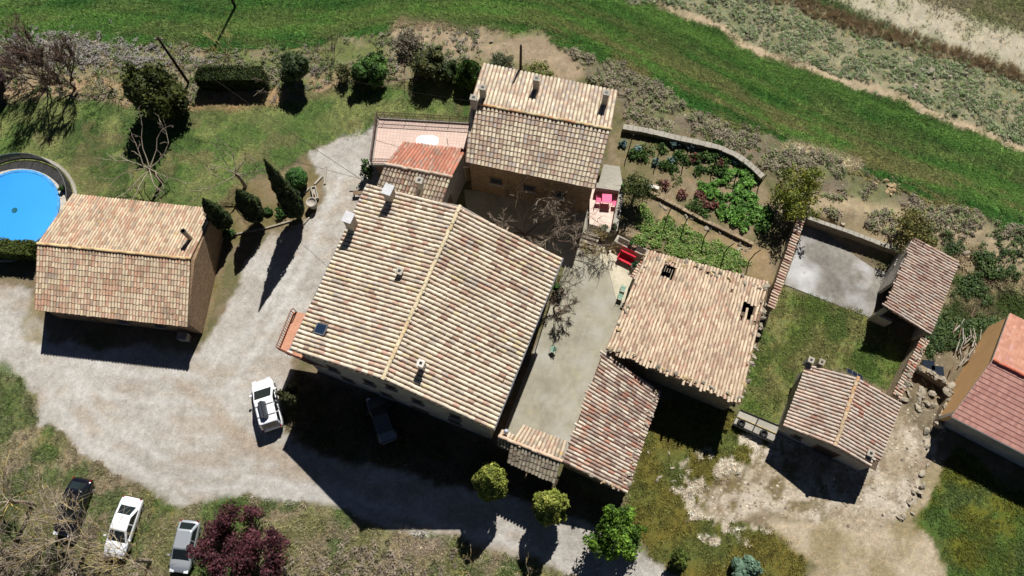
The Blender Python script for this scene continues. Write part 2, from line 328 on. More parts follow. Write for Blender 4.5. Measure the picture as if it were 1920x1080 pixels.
for k, (nm, poly, soft, wob, A, B, g_, s_) in enumerate(Z):
    if poly is None: w = np.ones(len(X))
    else:
        d = sdf(gpoly(poly), X + WX * wob, Y + WY * wob); w = sstep(d / soft + .5)
        zid[d > 0] = k
    mixn = sstep((fbm(X, Y, .45, 60 + k) - .32) / .36)
    if nm == 'crop_field':
        mixn = sstep((band - .3) / .4)
    c = A[None] * (1 - mixn[:, None]) + B[None] * mixn[:, None]
    if nm == 'crop_field':
        edge = sstep(1 - S / 9.0) * sstep((fbm(X + S, S * 5, .25, 77) - .38) / .22) * (.35 + .5 * sstep((X + 5) / 20))   # thin, dry growth near the lower edge
        dk = sstep((S - 4) / 6) * sstep((X - 2) / 16); lines = vnoise(S * 1.15, S * 0 + 7.7, 45) - .5
        c = c * (1.3 - .42 * dk + .6 * lines)[:, None]
        c = c * (1 - edge[:, None]) + lc(146, 134, 92)[None] * edge[:, None]
    if nm == 'lawn':
        e2 = sstep((fbm(X, Y, .22, 81) - .5) / .14); c = c * (1 - .6 * e2[:, None]) + lc(66, 92, 42)[None] * .6 * e2[:, None]
        e3 = sstep((fbm(X, Y, .6, 83) - .58) / .1) * .5; c = c * (1 - e3[:, None]) + lc(140, 128, 92)[None] * e3[:, None]
    if nm in ('roadside_grass', 'south_meadow', 'orchard_grass', 'east_meadow'):
        e3 = sstep((fbm(X, Y, .5, 85) - .52) / .12) * .7; c = c * (1 - e3[:, None]) + lc(80, 108, 48)[None] * e3[:, None]
    if nm == 'gravel_yard':
        e3 = sstep((fbm(X * .5, Y * 1.2, .4, 91) - .55) / .14) * .4; c = c * (1 - e3[:, None]) + lc(176, 156, 132)[None] * e3[:, None]
    if nm in ('bare_rock_ground',):
        e3 = sstep((fbm(X, Y, .9, 93) - .55) / .1) * .6; c = c * (1 - e3[:, None]) + lc(140, 120, 92)[None] * e3[:, None]
    w3 = w[:, None]
    col = col * (1 - w3) + c * w3; gr = gr * (1 - w) + g_ * w; stn = stn * (1 - w) + s_ * w
    ZD[nm] = w
def strip(line, half, soft, c, g_, s_, amt=1.0, seed=0):
    global col, gr, stn
    d = pdist(gpoly(line), X + WX * .5, Y + WY * .5); w = sstep((half - d) / soft + .5) * amt
    w = w * (0.6 + .4 * sstep((fbm(X, Y, .8, seed) - .3) / .3))
    col = col * (1 - w[:, None]) + c[None] * w[:, None]; gr = gr * (1 - w) + g_ * w; stn = stn * (1 - w) + s_ * w
    return w
WPATH = strip(PATH, .4, .5, lc(196, 176, 146), 0, .6, 1.0, 3)
WREED = strip(REED, .9, .8, lc(150, 134, 106), .6, .1, .8, 4)
strip([(1480, -20), (1570, 15), (1660, 42), (1750, 70), (1840, 96), (1940, 125)], .7, .6, lc(84, 108, 58), .8, 0, .9, 5)
WTRACK = strip(TRACK, 2.2, 1.6, lc(200, 191, 170), .3, .3, .85, 6)
strip([(760, 58), (850, 70), (930, 92), (1000, 100), (1060, 130)], 1.5, 1.2, lc(178, 158, 132), .1, .8, .9, 8)
strip([(-60, 165), (60, 165), (160, 155), (230, 170), (240, 185)], 0.9, .8, lc(186, 158, 124), .1, .4, .85, 7)
strip([(355, 190), (440, 192), (520, 178)], 1.0, .7, lc(176, 146, 108), .1, .4, .9, 7)
strip([(590, 150), (640, 140), (600, 160)], .8, .5, lc(170, 146, 116), .1, .4, .9, 7)
strip([(1500, 395), (1580, 410), (1640, 425), (1760, 440), (1840, 470), (1930, 505)], 2.2, 1.4, lc(186, 168, 136), .1, .6, .9, 9)
strip([(1480, 275), (1560, 300), (1600, 305)], .7, .6, lc(206, 190, 160), 0, .5, .9, 9)
strip([(1700, 560), (1770, 560), (1790, 545)], .5, .5, lc(176, 158, 130), .1, .5, .8, 9)
strip([(700, 1080), (760, 1040), (830, 1020)], .7, .5, lc(166, 150, 132), .1, .8, .8, 9)
strip([(1440, 540), (1415, 560), (1420, 480)], .8, .5, lc(172, 146, 108), .1, .5, .8, 9)
strip([(1245, 410), (1330, 440), (1410, 475)], .55, .4, lc(166, 144, 110), .2, .6, .8, 9)
strip([(80, 560), (60, 600), (70, 640)], .8, .8, lc(134, 122, 74), .6, .3, .7, 9)
strip([(470, 965), (430, 950), (395, 960)], .9, .6, lc(78, 108, 44), 1, .0, .8, 11)
strip([(0, 700), (30, 740), (40, 780)], 1.1, .7, lc(80, 104, 46), 1, .0, .8, 11)
for ln in ([(120, 700), (200, 800), (330, 870), (480, 900), (620, 920), (800, 970), (1000, 1030)], [(90, 740), (180, 840), (300, 905), (480, 925), (620, 945), (800, 1000)], [(560, 480), (480, 600), (380, 700), (240, 700), (100, 660), (-60, 610)], [(640, 330), (560, 520), (500, 620), (440, 720), (330, 760), (150, 730)]):
    strip(ln, .28, .5, lc(214, 211, 205), 0, .7, .75, 13)
strip([(330, 720), (400, 760), (470, 830), (560, 880)], .6, .9, lc(178, 160, 136), 0, .9, .55, 14)
strip([(300, 650), (370, 690), (440, 700)], .5, .8, lc(178, 162, 140), 0, .9, .5, 15)
RK = [zz for zz in Z if zz[0] == 'bare_rock_ground'][0]
fall = sstep(1 + sdf(gpoly(RK[1]), X, Y) / 3.2); pw = sstep((fbm(X, Y, 1.0, 131) - (.68 - .17 * fall)) / .05) * np.clip(ZD['mossy_ground'] * (1 - ZD['bare_rock_ground']), 0, 1) * sstep(fall * 3)
col = col * (1 - pw[:, None]) + lc(212, 200, 180)[None] * pw[:, None]; gr = gr * (1 - pw); stn = np.maximum(stn, pw * .9)
mw = sstep((fbm(X, Y, .8, 133) - .56) / .06) * ZD['bare_rock_ground'] * sstep((1750 - proj(np.stack([X, Y, X * 0], 1))[0]) / 300) * .8
col = col * (1 - mw[:, None]) + lc(122, 108, 66)[None] * mw[:, None]
ZH = hz(X, Y)
rough = np.clip(ZD['scrub_bank'] + ZD['field_margin'] + ZD['hedge_bank'] * .6 + ZD['rubble_yard'] * .5, 0, 1)
ZH = ZH + (fbm(X, Y, 1.1, 101) - .5) * (.05 + .35 * rough) + (fbm(X, Y, .25, 103) - .5) * .3 * rough * (1 - ZD['garden_soil'])
V = np.stack([X, Y, ZH], 1)
# ground material: tint, grass blades and grit as fine procedural detail
m, n, l, b = nodes('ground_surface'); M['ground'] = m
tc = n.new('ShaderNodeTexCoord'); src = tc.outputs['Object']
def att(nm):
    a = n.new('ShaderNodeAttribute'); a.attribute_name = nm; return a
def noise(sc, det=5, ro=.65):
    t = n.new('ShaderNodeTexNoise'); t.inputs['Scale'].default_value = sc; t.inputs['Detail'].default_value = det; t.inputs['Roughness'].default_value = ro; l.new(src, t.inputs['Vector']); return t.outputs['Fac']
def rng(s, a0, a1, b0, b1):
    r = n.new('ShaderNodeMapRange'); r.inputs[1].default_value = a0; r.inputs[2].default_value = a1; r.inputs[3].default_value = b0; r.inputs[4].default_value = b1; l.new(s, r.inputs[0]); return r.outputs[0]
def mixf(fac, a, bb):
    x = n.new('ShaderNodeMix'); l.new(fac, x.inputs[0])
    if isinstance(a, float): x.inputs[2].default_value = a
    else: l.new(a, x.inputs[2])
    l.new(bb, x.inputs[3]); return x.outputs[0]
def mul(a, bb):
    x = n.new('ShaderNodeMath'); x.operation = 'MULTIPLY'; l.new(a, x.inputs[0]); l.new(bb, x.inputs[1]); return x.outputs[0]
f1 = rng(noise(1.7), .3, .7, .82, 1.2)
g1 = mixf(att('grassy').outputs['Fac'], 1.0, rng(noise(7.5, 6, .75), .33, .67, .45, 1.6))
vor = n.new('ShaderNodeTexVoronoi'); vor.inputs['Scale'].default_value = 5.5; l.new(src, vor.inputs['Vector'])
sep = n.new('ShaderNodeSeparateColor'); l.new(vor.outputs['Color'], sep.inputs[0])
vor2 = n.new('ShaderNodeTexVoronoi'); vor2.feature = 'DISTANCE_TO_EDGE'; vor2.inputs['Scale'].default_value = 1.3; l.new(src, vor2.inputs['Vector'])
s1 = mixf(att('stony').outputs['Fac'], 1.0, mul(rng(sep.outputs[0], 0, 1, .9, 1.08), rng(noise(9, 8, .9), .35, .65, .72, 1.24)))
tot = mul(mul(mul(f1, g1), s1), mixf(att('rocky').outputs['Fac'], 1.0, mul(rng(vor2.outputs['Distance'], 0, .05, .86, 1.0), rng(noise(3, 7, .85), .4, .62, .62, 1.2))))
sv = n.new('ShaderNodeVectorMath'); sv.operation = 'SCALE'; l.new(att('tint').outputs['Color'], sv.inputs[0]); l.new(tot, sv.inputs['Scale'])
# tone shift of single blades: dry and fresh growth side by side
hs = n.new('ShaderNodeMix'); hs.data_type = 'RGBA'; hs.blend_type = 'MULTIPLY'
l.new(mul(rng(noise(2.6, 5), .52, .62, 0, .8), att('grassy').outputs['Fac']), hs.inputs[0]); l.new(sv.outputs[0], hs.inputs[6]); hs.inputs[7].default_value = (1.25, 1.0, .75, 1)
l.new(hs.outputs[2], b.inputs['Base Color']); b.inputs['Roughness'].default_value = .95; b.inputs['Specular IOR Level'].default_value = .15
bp = n.new('ShaderNodeBump'); bp.inputs['Strength'].default_value = .55; bp.inputs['Distance'].default_value = .07
l.new(noise(9, 6, .8), bp.inputs['Height']); l.new(bp.outputs[0], b.inputs['Normal'])
ii = np.arange((NX - 1) * (NY - 1)); cx = ii % (NX - 1); cy = ii // (NX - 1); v0 = cy * NX + cx
Q = np.stack([v0, v0 + 1, v0 + NX + 1, v0 + NX], 1); qz = zid[v0]
for k, zz in enumerate(Z):
    q = Q[qz == k]
    if not len(q): continue
    used, inv = np.unique(q.ravel(), return_inverse=True)
    me = mesh_np(zz[0], V[used], quads=inv.reshape(-1, 4), col=col[used], smooth=True, extra={'grassy': gr[used], 'stony': stn[used], 'rocky': np.clip(ZD['bare_rock_ground'] * .8 + ZD['earth_track'] * .5, 0, .9)[used]})
    link(zz[0], me, M['ground'], kind='structure')
bgm = surf('far_land', lin((96, 102, 58)), var=.3, scale=.05, fine=1.2, fvar=.3)
MB().add([(-900, -700, -1.9), (900, -700, -1.9), (900, 900, -1.9), (-900, 900, -1.9)], [(0, 1, 2, 3)]).build('terrain', bgm, kind='structure')
def gz(x, y): return float(hz(x, y))
# ------------------------------------------------------------------ roof tiles
def barrel(lo=.101, up=.09, hlo=.086, hup=.074, L=.44, zlo=.034, zup=.0, seg=6, th=.016):
    """cover tile: x across, y up the slope from its lower end, z out of the roof"""
    v = []; q = []
    for y, w, h, z in ((0, lo, hlo, zlo), (L, up, hup, zup)):
        for k in range(seg + 1):
            t = math.pi * k / seg; v.append((-w * math.cos(t), y, z + h * math.sin(t) - .012))
    for rr, hh in ((lo, hlo), (lo - th, hlo - th)):
        for k in range(seg + 1):
            t = math.pi * k / seg; v.append((-rr * math.cos(t), 0, zlo + hh * math.sin(t) - .012))
    n = seg + 1
    for k in range(seg): q.append((k, k + 1, n + k + 1, n + k))
    for k in range(seg): q.append((2 * n + k, 3 * n + k, 3 * n + k + 1, 2 * n + k + 1))
    return np.array(v), np.array([f[::-1] for f in q])
def flat_tile(w=.245, L=.40, h=.03, zlo=.035, zup=0.):
    v = [(-w / 2, 0, zlo), (0, 0, zlo + .008), (w / 2, 0, zlo), (-w / 2, L, zup), (0, L, zup + .008), (w / 2, L, zup), (-w / 2, 0, zlo - h), (0, 0, zlo - h), (w / 2, 0, zlo - h)]
    return np.array(v), np.array([(0, 1, 4, 3), (1, 2, 5, 4), (6, 7, 1, 0), (7, 8, 2, 1)])
def soft(c, k=.2):
    g = sum(c) / 3; return tuple(v * (1 - k) + g * k for v in c)
BARREL = barrel(); FLAT = flat_tile()
def frame_at(E0, E1, R0, R1, u, v):
    E0, E1, R0, R1 = (np.array(p) for p in (E0, E1, R0, R1)); u = u[:, None]; v = v[:, None]
    p = (E0 * (1 - u) + E1 * u) * (1 - v) + (R0 * (1 - u) + R1 * u) * v
    a = (R0 * (1 - u) + R1 * u) - (E0 * (1 - u) + E1 * u); w = (E1 - E0) * (1 - v) + (R1 - R0) * v
    a = a / np.linalg.norm(a, axis=1)[:, None]; w = w / np.linalg.norm(w, axis=1)[:, None]
    nn = np.cross(w, a); nn /= np.linalg.norm(nn, axis=1)[:, None]; w = np.cross(a, nn)
    return p, w, a, nn
class Roof:
    """collects every tile of one building; the largest 300 in view become parts, the rest one joined part"""
    def __init__(s, palette, mat='tile', messy=.4, keep=300, seed=1, gain=.8):
        s.T = []; s.pal = np.array([lin(soft(c)) for c, w in palette]) * gain; s.gain = gain; s.w = np.array([w for c, w in palette], float); s.w /= s.w.sum()
        s.mat = mat; s.messy = messy; s.keep = keep; s.rng = np.random.default_rng(seed); s.seed = seed; s.ch = []
    def slope(s, E0, E1, R0, R1, pitch=.25, course=.37, shape='barrel', skip=None, shift=0., over=.05, palette=None, clump=.5, even=.28, stagger=0.):
        """E0-E1 eave (left to right seen from outside, looking up the slope), R0-R1 top edge"""
        E0, E1, R0, R1 = (np.array(p, float) for p in (E0, E1, R0, R1))
        ln = (np.linalg.norm(E1 - E0) + np.linalg.norm(R1 - R0)) / 2; h = (np.linalg.norm(R0 - E0) + np.linalg.norm(R1 - E1)) / 2
        nc = max(2, round(ln / pitch)); nr = max(1, round((h + over) / course))
        ui, vi = np.meshgrid((np.arange(nc) + .5) / nc, np.arange(nr)); ui = ui.ravel(); vi = vi.ravel()
        r = s.rng; me = s.messy
        colj = r.normal(0, .05 * me, nc) + stagger * course * (r.random(nc) - .5)
        v = (vi * course * (h + over) / (nr * course) - over) / h + np.tile(colj, nr) * np.where(vi > 0, 1, .12) / h + r.normal(0, .03 * me, len(ui)) / h
        if shape == 'flat': v = (vi * (h + over) / nr - over) / h
        u = ui + r.normal(0, .012 * me, len(ui)) / ln
        keep = np.ones(len(u), bool)
        if skip: keep = ~np.array([skip(a, b) for a, b in zip(ui, v + .5 * course / h)])
        p, w, a, nn = frame_at(E0, E1, R0, R1, u, v)
        yaw = r.normal(0, .035 * me, len(u))[:, None]; w2 = w * np.cos(yaw) + a * np.sin(yaw); a2 = a * np.cos(yaw) - w * np.sin(yaw)
        pit = r.normal(0, .02 * me, len(u))[:, None]; a3 = a2 + nn * pit; p = p + nn * (np.abs(r.normal(0, .008 * me, len(u)))[:, None])
        sx = (ln / nc) / .25 * (1 + r.normal(0, .03 * me, len(u))); sy = (h + over) / nr / .37
        pal, wt = (s.pal, s.w) if palette is None else (np.array([lin(soft(c)) for c, _ in palette]) * s.gain, np.array([x for _, x in palette], float) / sum(x for _, x in palette))
        cum = np.cumsum(wt); nz = fbm(p[:, 0] + p[:, 2], p[:, 1], .9, s.seed * 7, 3); nz = (np.argsort(np.argsort(nz)) + .5) / len(nz)
        pick = np.where(r.random(len(u)) < clump, np.clip(nz + r.normal(0, .06, len(u)), 0, .999), r.random(len(u)))
        ci = np.searchsorted(cum, pick); ci = np.clip(ci, 0, len(cum) - 1)
        cl = (pal[ci] * (1 - even) + (pal * wt[:, None]).sum(0)[None] * even) * (1 + r.normal(0, .06, (len(u), 1)))
        k = keep; s.T.append((p[k], w2[k] * sx[k, None], a3[k] * sy, nn[k] * sx[k, None] ** .9, np.clip(cl[k], .01, .9), shape, np.full(k.sum(), 0)))
        # channels under the covers
        if shape == 'barrel':
            for i in range(nc + 1):
                for j in range(nr):
                    if skip and (skip(min(i / nc, .999), (j + .5) / nr)): continue
                    s.ch.append((E0, E1, R0, R1, max(0, (i - .3) / nc), min(1, (i + .3) / nc), j / nr - (over / h if j == 0 else 0), (j + 1) / nr))
        return s
    def build(s, parent, names=('roof_tile', 'roof_tiles')):
        tp = {'barrel': BARREL, 'flat': FLAT}
        P = np.concatenate([t[0] for t in s.T]); Wd = np.concatenate([t[1] for t in s.T]); A = np.concatenate([t[2] for t in s.T]); N = np.concatenate([t[3] for t in s.T]); CL = np.concatenate([t[4] for t in s.T])
        SH = np.concatenate([np.full(len(t[0]), t[5]) for t in s.T])
        corners = [P - Wd * .1, P + Wd * .1, P + Wd * .1 + A * .37, P - Wd * .1 + A * .37]
        pr = [proj(c) for c in corners]; area = 0
        for i in range(4): area = area + pr[i][0] * pr[(i + 1) % 4][1] - pr[(i + 1) % 4][0] * pr[i][1]
        cxp = (pr[0][0] + pr[2][0]) / 2; cyp = (pr[0][1] + pr[2][1]) / 2
        area = np.abs(area) * ((cxp > 4) & (cxp < 1916) & (cyp > 4) & (cyp < 1076))
        order = np.argsort(-area); single = order[:s.keep]; rest = order[s.keep:]
        mat = M[s.mat]; variants = {}
        tv, tq = tp[s.T[0][5]]
        # a dozen shades of one tile, shared by all single tiles
        lum = CL[single]; K = 14
        cent = lum[s.rng.choice(len(lum), min(K, len(lum)), replace=False)]
        for it in range(4):
            idx = np.argmin(((lum[:, None] - cent[None]) ** 2).sum(2), 1)
            for k in range(len(cent)):
                if (idx == k).any(): cent[k] = lum[idx == k].mean(0)
        for j, i in enumerate(single):
            key = (SH[i], idx[j])
            if key not in variants:
                vv, qq = tp[SH[i]]; variants[key] = mesh_np(names[0], vv, quads=qq, col=np.tile(cent[idx[j]], (len(vv), 1)), smooth=SH[i] == 'barrel'); variants[key].materials.append(mat)
            o = bpy.data.objects.new(names[0], variants[key]); C.objects.link(o)
            o.parent = parent
            mt = Matrix((( Wd[i][0], A[i][0], N[i][0], P[i][0]), (Wd[i][1], A[i][1], N[i][1], P[i][1]), (Wd[i][2], A[i][2], N[i][2], P[i][2]), (0, 0, 0, 1)))
            o.matrix_basis = Matrix.Translation(-Vector(parent.location)) @ mt
        if len(rest):
            vs = []; qs = []; cs = []; off = 0
            for sh in set(SH[rest]):
                r_ = rest[SH[rest] == sh]; vv, qq = tp[sh]
                VV = P[r_][:, None] + vv[None, :, 0:1] * Wd[r_][:, None] + vv[None, :, 1:2] * A[r_][:, None] + vv[None, :, 2:3] * N[r_][:, None]
                vs.append(VV.reshape(-1, 3)); qs.append((qq[None] + (np.arange(len(r_)) * len(vv))[:, None, None]).reshape(-1, 4) + off); cs.append(np.repeat(CL[r_], len(vv), 0)); off += len(r_) * len(vv)
            me = mesh_np(names[1], np.concatenate(vs), quads=np.concatenate(qs), col=np.concatenate(cs), smooth='barrel' in set(SH))
            link(names[1], me, mat, parent, kind='stuff')
        if s.ch:
            vs = []; qs = []
            for (E0, E1, R0, R1, u0, u1, v0, v1) in s.ch:
                um = (u0 + u1) / 2; b = len(vs)
                for vv, dz in ((v0, .028), (v1, .004)):
                    for uu, d in ((u0, .035), (um, 0.), (u1, .035)):
                        p = (E0 * (1 - uu) + E1 * uu) * (1 - vv) + (R0 * (1 - uu) + R1 * uu) * vv
                        vs.append((p[0], p[1], p[2] + d + dz - .02))
                qs += [(b, b + 1, b + 4, b + 3), (b + 1, b + 2, b + 5, b + 4)]
            me = mesh_np('channel_tiles', np.array(vs), quads=np.array(qs)); link('channel_tiles', me, M['channel'], parent, kind='stuff')
RIDGE_CACHE = {}; RIDGEB = barrel(lo=.106, up=.101, hlo=.082, hup=.078, zlo=.014, zup=.0)
def ridge(parent, A, B, cols, name='ridge_tile', step=.36, scale=1.25, jit=.015, lift=.1):
    """a row of cover tiles along an edge"""
    A = Vector(A); B = Vector(B); L = (B - A).length; n = max(1, round(L / step)); d = (B - A).normalized()
    side = d.cross(Vector((0, 0, 1))).normalized(); up = side.cross(d)
    for i in range(n):
        c = random.choice(cols); key = (c, mat_key(parent))
        if key not in RIDGE_CACHE:
            me = mesh_np(name, RIDGEB[0], quads=RIDGEB[1], col=np.tile(lin(c), (len(BARREL[0]), 1)) * .8, smooth=True); me.materials.append(M['tile']); RIDGE_CACHE[key] = me
        o = bpy.data.objects.new(name, RIDGE_CACHE[key]); C.objects.link(o); o.parent = parent
        p = A + d * (L * i / n) + up * lift + Vector((random.gauss(0, jit), random.gauss(0, jit), random.gauss(0, jit * .4)))
        a = (d + side * random.gauss(0, jit)).normalized(); w = a.cross(up).normalized()
        k = L / n / .37
        m = Matrix(((w.x * scale, a.x * k, up.x * scale, p.x), (w.y * scale, a.y * k, up.y * scale, p.y), (w.z * scale, a.z * k, up.z * scale, p.z), (0, 0, 0, 1)))
        o.matrix_basis = Matrix.Translation(-Vector(parent.location)) @ m
def mat_key(p): return p.name
def deck(parent, E0, E1, R0, R1, name='roof_deck', th=.14, top=-.03, skip=None, n=(1, 1), mat='deck'):
    E0, E1, R0, R1 = (Vector(p) for p in (E0, E1, R0, R1)); mb = MB()
    def pt(u, v): return (E0 * (1 - u) + E1 * u) * (1 - v) + (R0 * (1 - u) + R1 * u) * v
    nu, nv = n
    for i in range(nu):
        for j in range(nv):
            if skip and skip((i + .5) / nu, (j + .5) / nv): continue
            c = [pt(i / nu, j / nv), pt((i + 1) / nu, j / nv), pt((i + 1) / nu, (j + 1) / nv), pt(i / nu, (j + 1) / nv)]
            b = [(p.x, p.y, p.z + top - th) for p in c]; t = [(p.x, p.y, p.z + top) for p in c]
            mb.add(b + t, [(3, 2, 1, 0), (4, 5, 6, 7), (0, 1, 5, 4), (1, 2, 6, 5), (2, 3, 7, 6), (3, 0, 4, 7)])
    return mb.build(name, M[mat], parent)
def lerp(a, b, t): return Vector(a) * (1 - t) + Vector(b) * t
def planez(E0, E1, R0, x, y):
    a = Vector(E1) - Vector(E0); b = Vector(R0) - Vector(E0); n = a.cross(b); e = Vector(E0)
    return e.z - (n.x * (x - e.x) + n.y * (y - e.y)) / n.z
def walls(parent, ring, tops, z0, mat, name='wall'):
    """one mesh per wall face: ring of (x,y), tops: per side list of (t, z) along the side"""
    n = len(ring); out = []
    cx = sum(p[0] for p in ring) / n; cy = sum(p[1] for p in ring) / n
    for i in range(n):
        a = Vector((*ring[i], 0)); b = Vector((*ring[(i + 1) % n], 0)); mb = MB()
        d = (b - a).normalized(); nr = Vector((d.y, -d.x, 0))
        if nr.dot(Vector((cx, cy, 0)) - a) > 0: nr = -nr
        T = tops[i]; th = .3
        out_pts = [(a.x, a.y, z0)] + [(b.x, b.y, z0)] + [tuple(lerp(a, b, t)[:2]) + (z,) for t, z in T[::-1]]
        ins = [(p[0] - nr.x * th, p[1] - nr.y * th, p[2]) for p in out_pts]; k = len(out_pts)
        mb.add(out_pts + ins, [tuple(range(k)), tuple(range(k, 2 * k))[::-1]] + [(j, (j + 1) % k, k + (j + 1) % k, k + j) for j in range(k)])
        out.append(mb.build(name, M[mat], parent))
    return out
def gable(parent, WA, WB, RA, RB, EA, EB, wallmat, z0=-1.6, inset=.35, ginset=.22, drop=.17):
    """two-slope building: eave WA-WB, ridge RA-RB, eave EA-EB (A ends belong to the same gable)"""
    WA, WB, RA, RB, EA, EB = (Vector(p) for p in (WA, WB, RA, RB, EA, EB))
    def ins(p, toE, toB):
        q = Vector(p); a = (Vector(toE) - q); a.z = 0; b = (Vector(toB) - q); b.z = 0
        q = q + a.normalized() * inset + b.normalized() * ginset; return (q.x, q.y)
    c = [ins(WA, EA, WB), ins(WB, EB, WA), ins(EB, WB, EA), ins(EA, WA, EB)]
    zw = lambda p: planez(WA, WB, RA, *p) - drop
    ze = lambda p: planez(EA, EB, RA, *p) - drop
    def apex(pa, pb, r0, r1):
        a = Vector((*pa, 0)); b = Vector((*pb, 0)); d = b - a; r = Vector(r0); e = Vector(r1) - Vector(r0)
        den = d.x * e.y - d.y * e.x; t = ((r.x - a.x) * e.y - (r.y - a.y) * e.x) / den
        p = a + d * t; return t, min(planez(WA, WB, RA, p.x, p.y), planez(EA, EB, RA, p.x, p.y)) - drop
    tB = apex(c[1], c[2], RA, RB); tA = apex(c[3], c[0], RA, RB)
    tops = [[(0, zw(c[0])), (1, zw(c[1]))], [(0, zw(c[1])), tB, (1, ze(c[2]))], [(0, ze(c[2])), (1, ze(c[3]))], [(0, ze(c[3])), tA, (1, zw(c[0]))]]
    w = walls(parent, c, tops, z0, wallmat)
    return c, w
def mono(parent, HA, HB, LA, LB, wallmat, z0=-1.6, inset=.25, drop=.17, skipside=()):
    HA, HB, LA, LB = (Vector(p) for p in (HA, HB, LA, LB))
    cen = (HA + HB + LA + LB) / 4
    def ins(p, q1, q2):
        a = (q1 - p); a.z = 0; b = (q2 - p); b.z = 0; q = p + a.normalized() * inset + b.normalized() * inset; return (q.x, q.y)
    c = [ins(HA, HB, LA), ins(HB, HA, LB), ins(LB, LA, HB), ins(LA, LB, HA)]
    z = lambda p: planez(LA, LB, HA, *p) - drop
    n = 4; tops = [[(0, z(c[i])), (1, z(c[(i + 1) % 4]))] for i in range(4)]
    keep = [i for i in range(4) if i not in skipside]
    # build chosen sides only
    for i in keep:
        a = Vector((*c[i], 0)); b = Vector((*c[(i + 1) % 4], 0)); d = (b - a).normalized(); nr = Vector((d.y, -d.x, 0)); mb = MB()
        if nr.dot(Vector((cen.x, cen.y, 0)) - a) > 0: nr = -nr
        o_ = [(a.x, a.y, z0), (b.x, b.y, z0), (b.x, b.y, tops[i][1][1]), (a.x, a.y, tops[i][0][1])]
        i_ = [(p[0] - nr.x * .3, p[1] - nr.y * .3, p[2]) for p in o_]
        mb.add(o_ + i_, [(0, 1, 2, 3), (7, 6, 5, 4)] + [(j, (j + 1) % 4, 4 + (j + 1) % 4, 4 + j) for j in range(4)]).build('wall', M[wallmat], parent)
    return c
def opening(parent, a, b, t, zc, w, h, kind='window', frame='wood', panemat='glass', cen=None):
    """window or door on the outer face of the wall a-b"""
    a = Vector((a[0], a[1], 0)); b = Vector((b[0], b[1], 0)); d = (b - a).normalized(); nr = Vector((d.y, -d.x, 0))
    if nr.dot(Vector((cen[0], cen[1], 0)) - a) > 0: nr = -nr
    p = a + (b - a) * t; up = Vector((0, 0, 1)); fr = MB(); fw = .09
    for sx in (-1, 1): fr.box(p + d * (sx * (w / 2 - fw / 2)) + up * zc + nr * .01, fw, .12, h, ax=(d, nr, up))
    for sz in (-1, 1): fr.box(p + up * (zc + sz * (h / 2 - fw / 2)) + nr * .01, w - 2 * fw, .12, fw, ax=(d, nr, up))
    f = fr.build(kind, M[frame], parent)
    MB().box(p + up * zc + nr * .012, w - 2 * fw, .03, h - 2 * fw, ax=(d, nr, up)).build('pane' if kind == 'window' else 'panel', M[panemat], f)
    if kind == 'window': MB().box(p + up * (zc - h / 2 - .04) + nr * .09, w + .2, .24, .07, ax=(d, nr, up)).build('sill', M['plaster'], f)
    else: MB().box(p + d * (w * .32) + up * zc + nr * .06, .04, .06, .14, ax=(d, nr, up)).build('handle', M['dark_metal'], f)
def chimney(parent, px, py, z, w, d, h, rz, mat='plaster', cap='slab', base=.8):
    """stack whose top centre stands at picture point (px,py), height z"""
    p = at(px, py, z); mb = MB().box((p.x, p.y, z - (h + base) / 2), w, d, h + base, rz)
    ch = mb.build('chimney', M[mat], parent)
    if cap == 'slab':
        for sx in (-1, 1):
            for sy in (-1, 1):
                q = Vector((sx * (w / 2 - .06), sy * (d / 2 - .06), 0)); q.rotate(Matrix.Rotation(rz, 3, 'Z'))
                MB().box((p.x + q.x, p.y + q.y, z + .11), .1, .1, .22, rz).build('post', M[mat], ch)
        MB().box((p.x, p.y, z + .25), w + .16, d + .16, .07, rz).build('cap', M['cap_grey'], ch)
    elif cap == 'pot':
        MB().lathe((p.x, p.y, z), [(.16, -.01), (.17, .02), (.13, .06), (.12, .22), (.14, .24), (.1, .24), (.09, .1)], 12).build('flue', M['dark_metal'], ch)
        MB().box((p.x, p.y, z + .0), w + .1, d + .1, .06, rz).build('cap', M[mat], ch)
    else:
        MB().box((p.x, p.y, z + .02), w + .1, d + .1, .07, rz).build('cap', M[mat], ch)
        MB().box((p.x, p.y, z + .058), w * .5, d * .5, .012, rz).build('flue', M['black'], ch)
    return ch
CREAM = [((222, 203, 172), 5), ((212, 190, 158), 4), ((204, 178, 148), 3), ((210, 170, 142), 2), ((188, 146, 122), 1.2), ((166, 142, 124), 1), ((180, 168, 152), 1.5), ((214, 192, 138), .8)]
MAINP = [((232, 218, 190), 8), ((224, 208, 180), 7), ((212, 190, 160), 3.2), ((212, 176, 150), 2.2), ((198, 138, 114), 1.4), ((160, 118, 100), 1.1), ((186, 176, 164), 2.4), ((218, 200, 146), 1)]
BARNP = [((238, 220, 182), 4), ((232, 206, 170), 4), ((224, 174, 140), 4), ((214, 148, 114), 2.4), ((178, 142, 110), 2), ((170, 156, 140), 1.2), ((230, 212, 166), 2.4)]
UPP = [((236, 224, 190), 4.5), ((226, 208, 174), 4), ((204, 178, 150), 2.5), ((200, 162, 138), 1.6), ((186, 176, 168), 2.2), ((176, 146, 128), 1.2)]
REDP = [((220, 128, 98), 4), ((212, 138, 110), 3), ((200, 114, 88), 2), ((172, 144, 128), 1.6), ((216, 168, 140), 1)]
SHEDP = [((224, 210, 186), 3.2), ((210, 194, 172), 2.8), ((206, 160, 134), 2), ((196, 124, 96), 1.4), ((146, 114, 104), 2.4), ((168, 136, 120), 2), ((180, 162, 146), 2)]
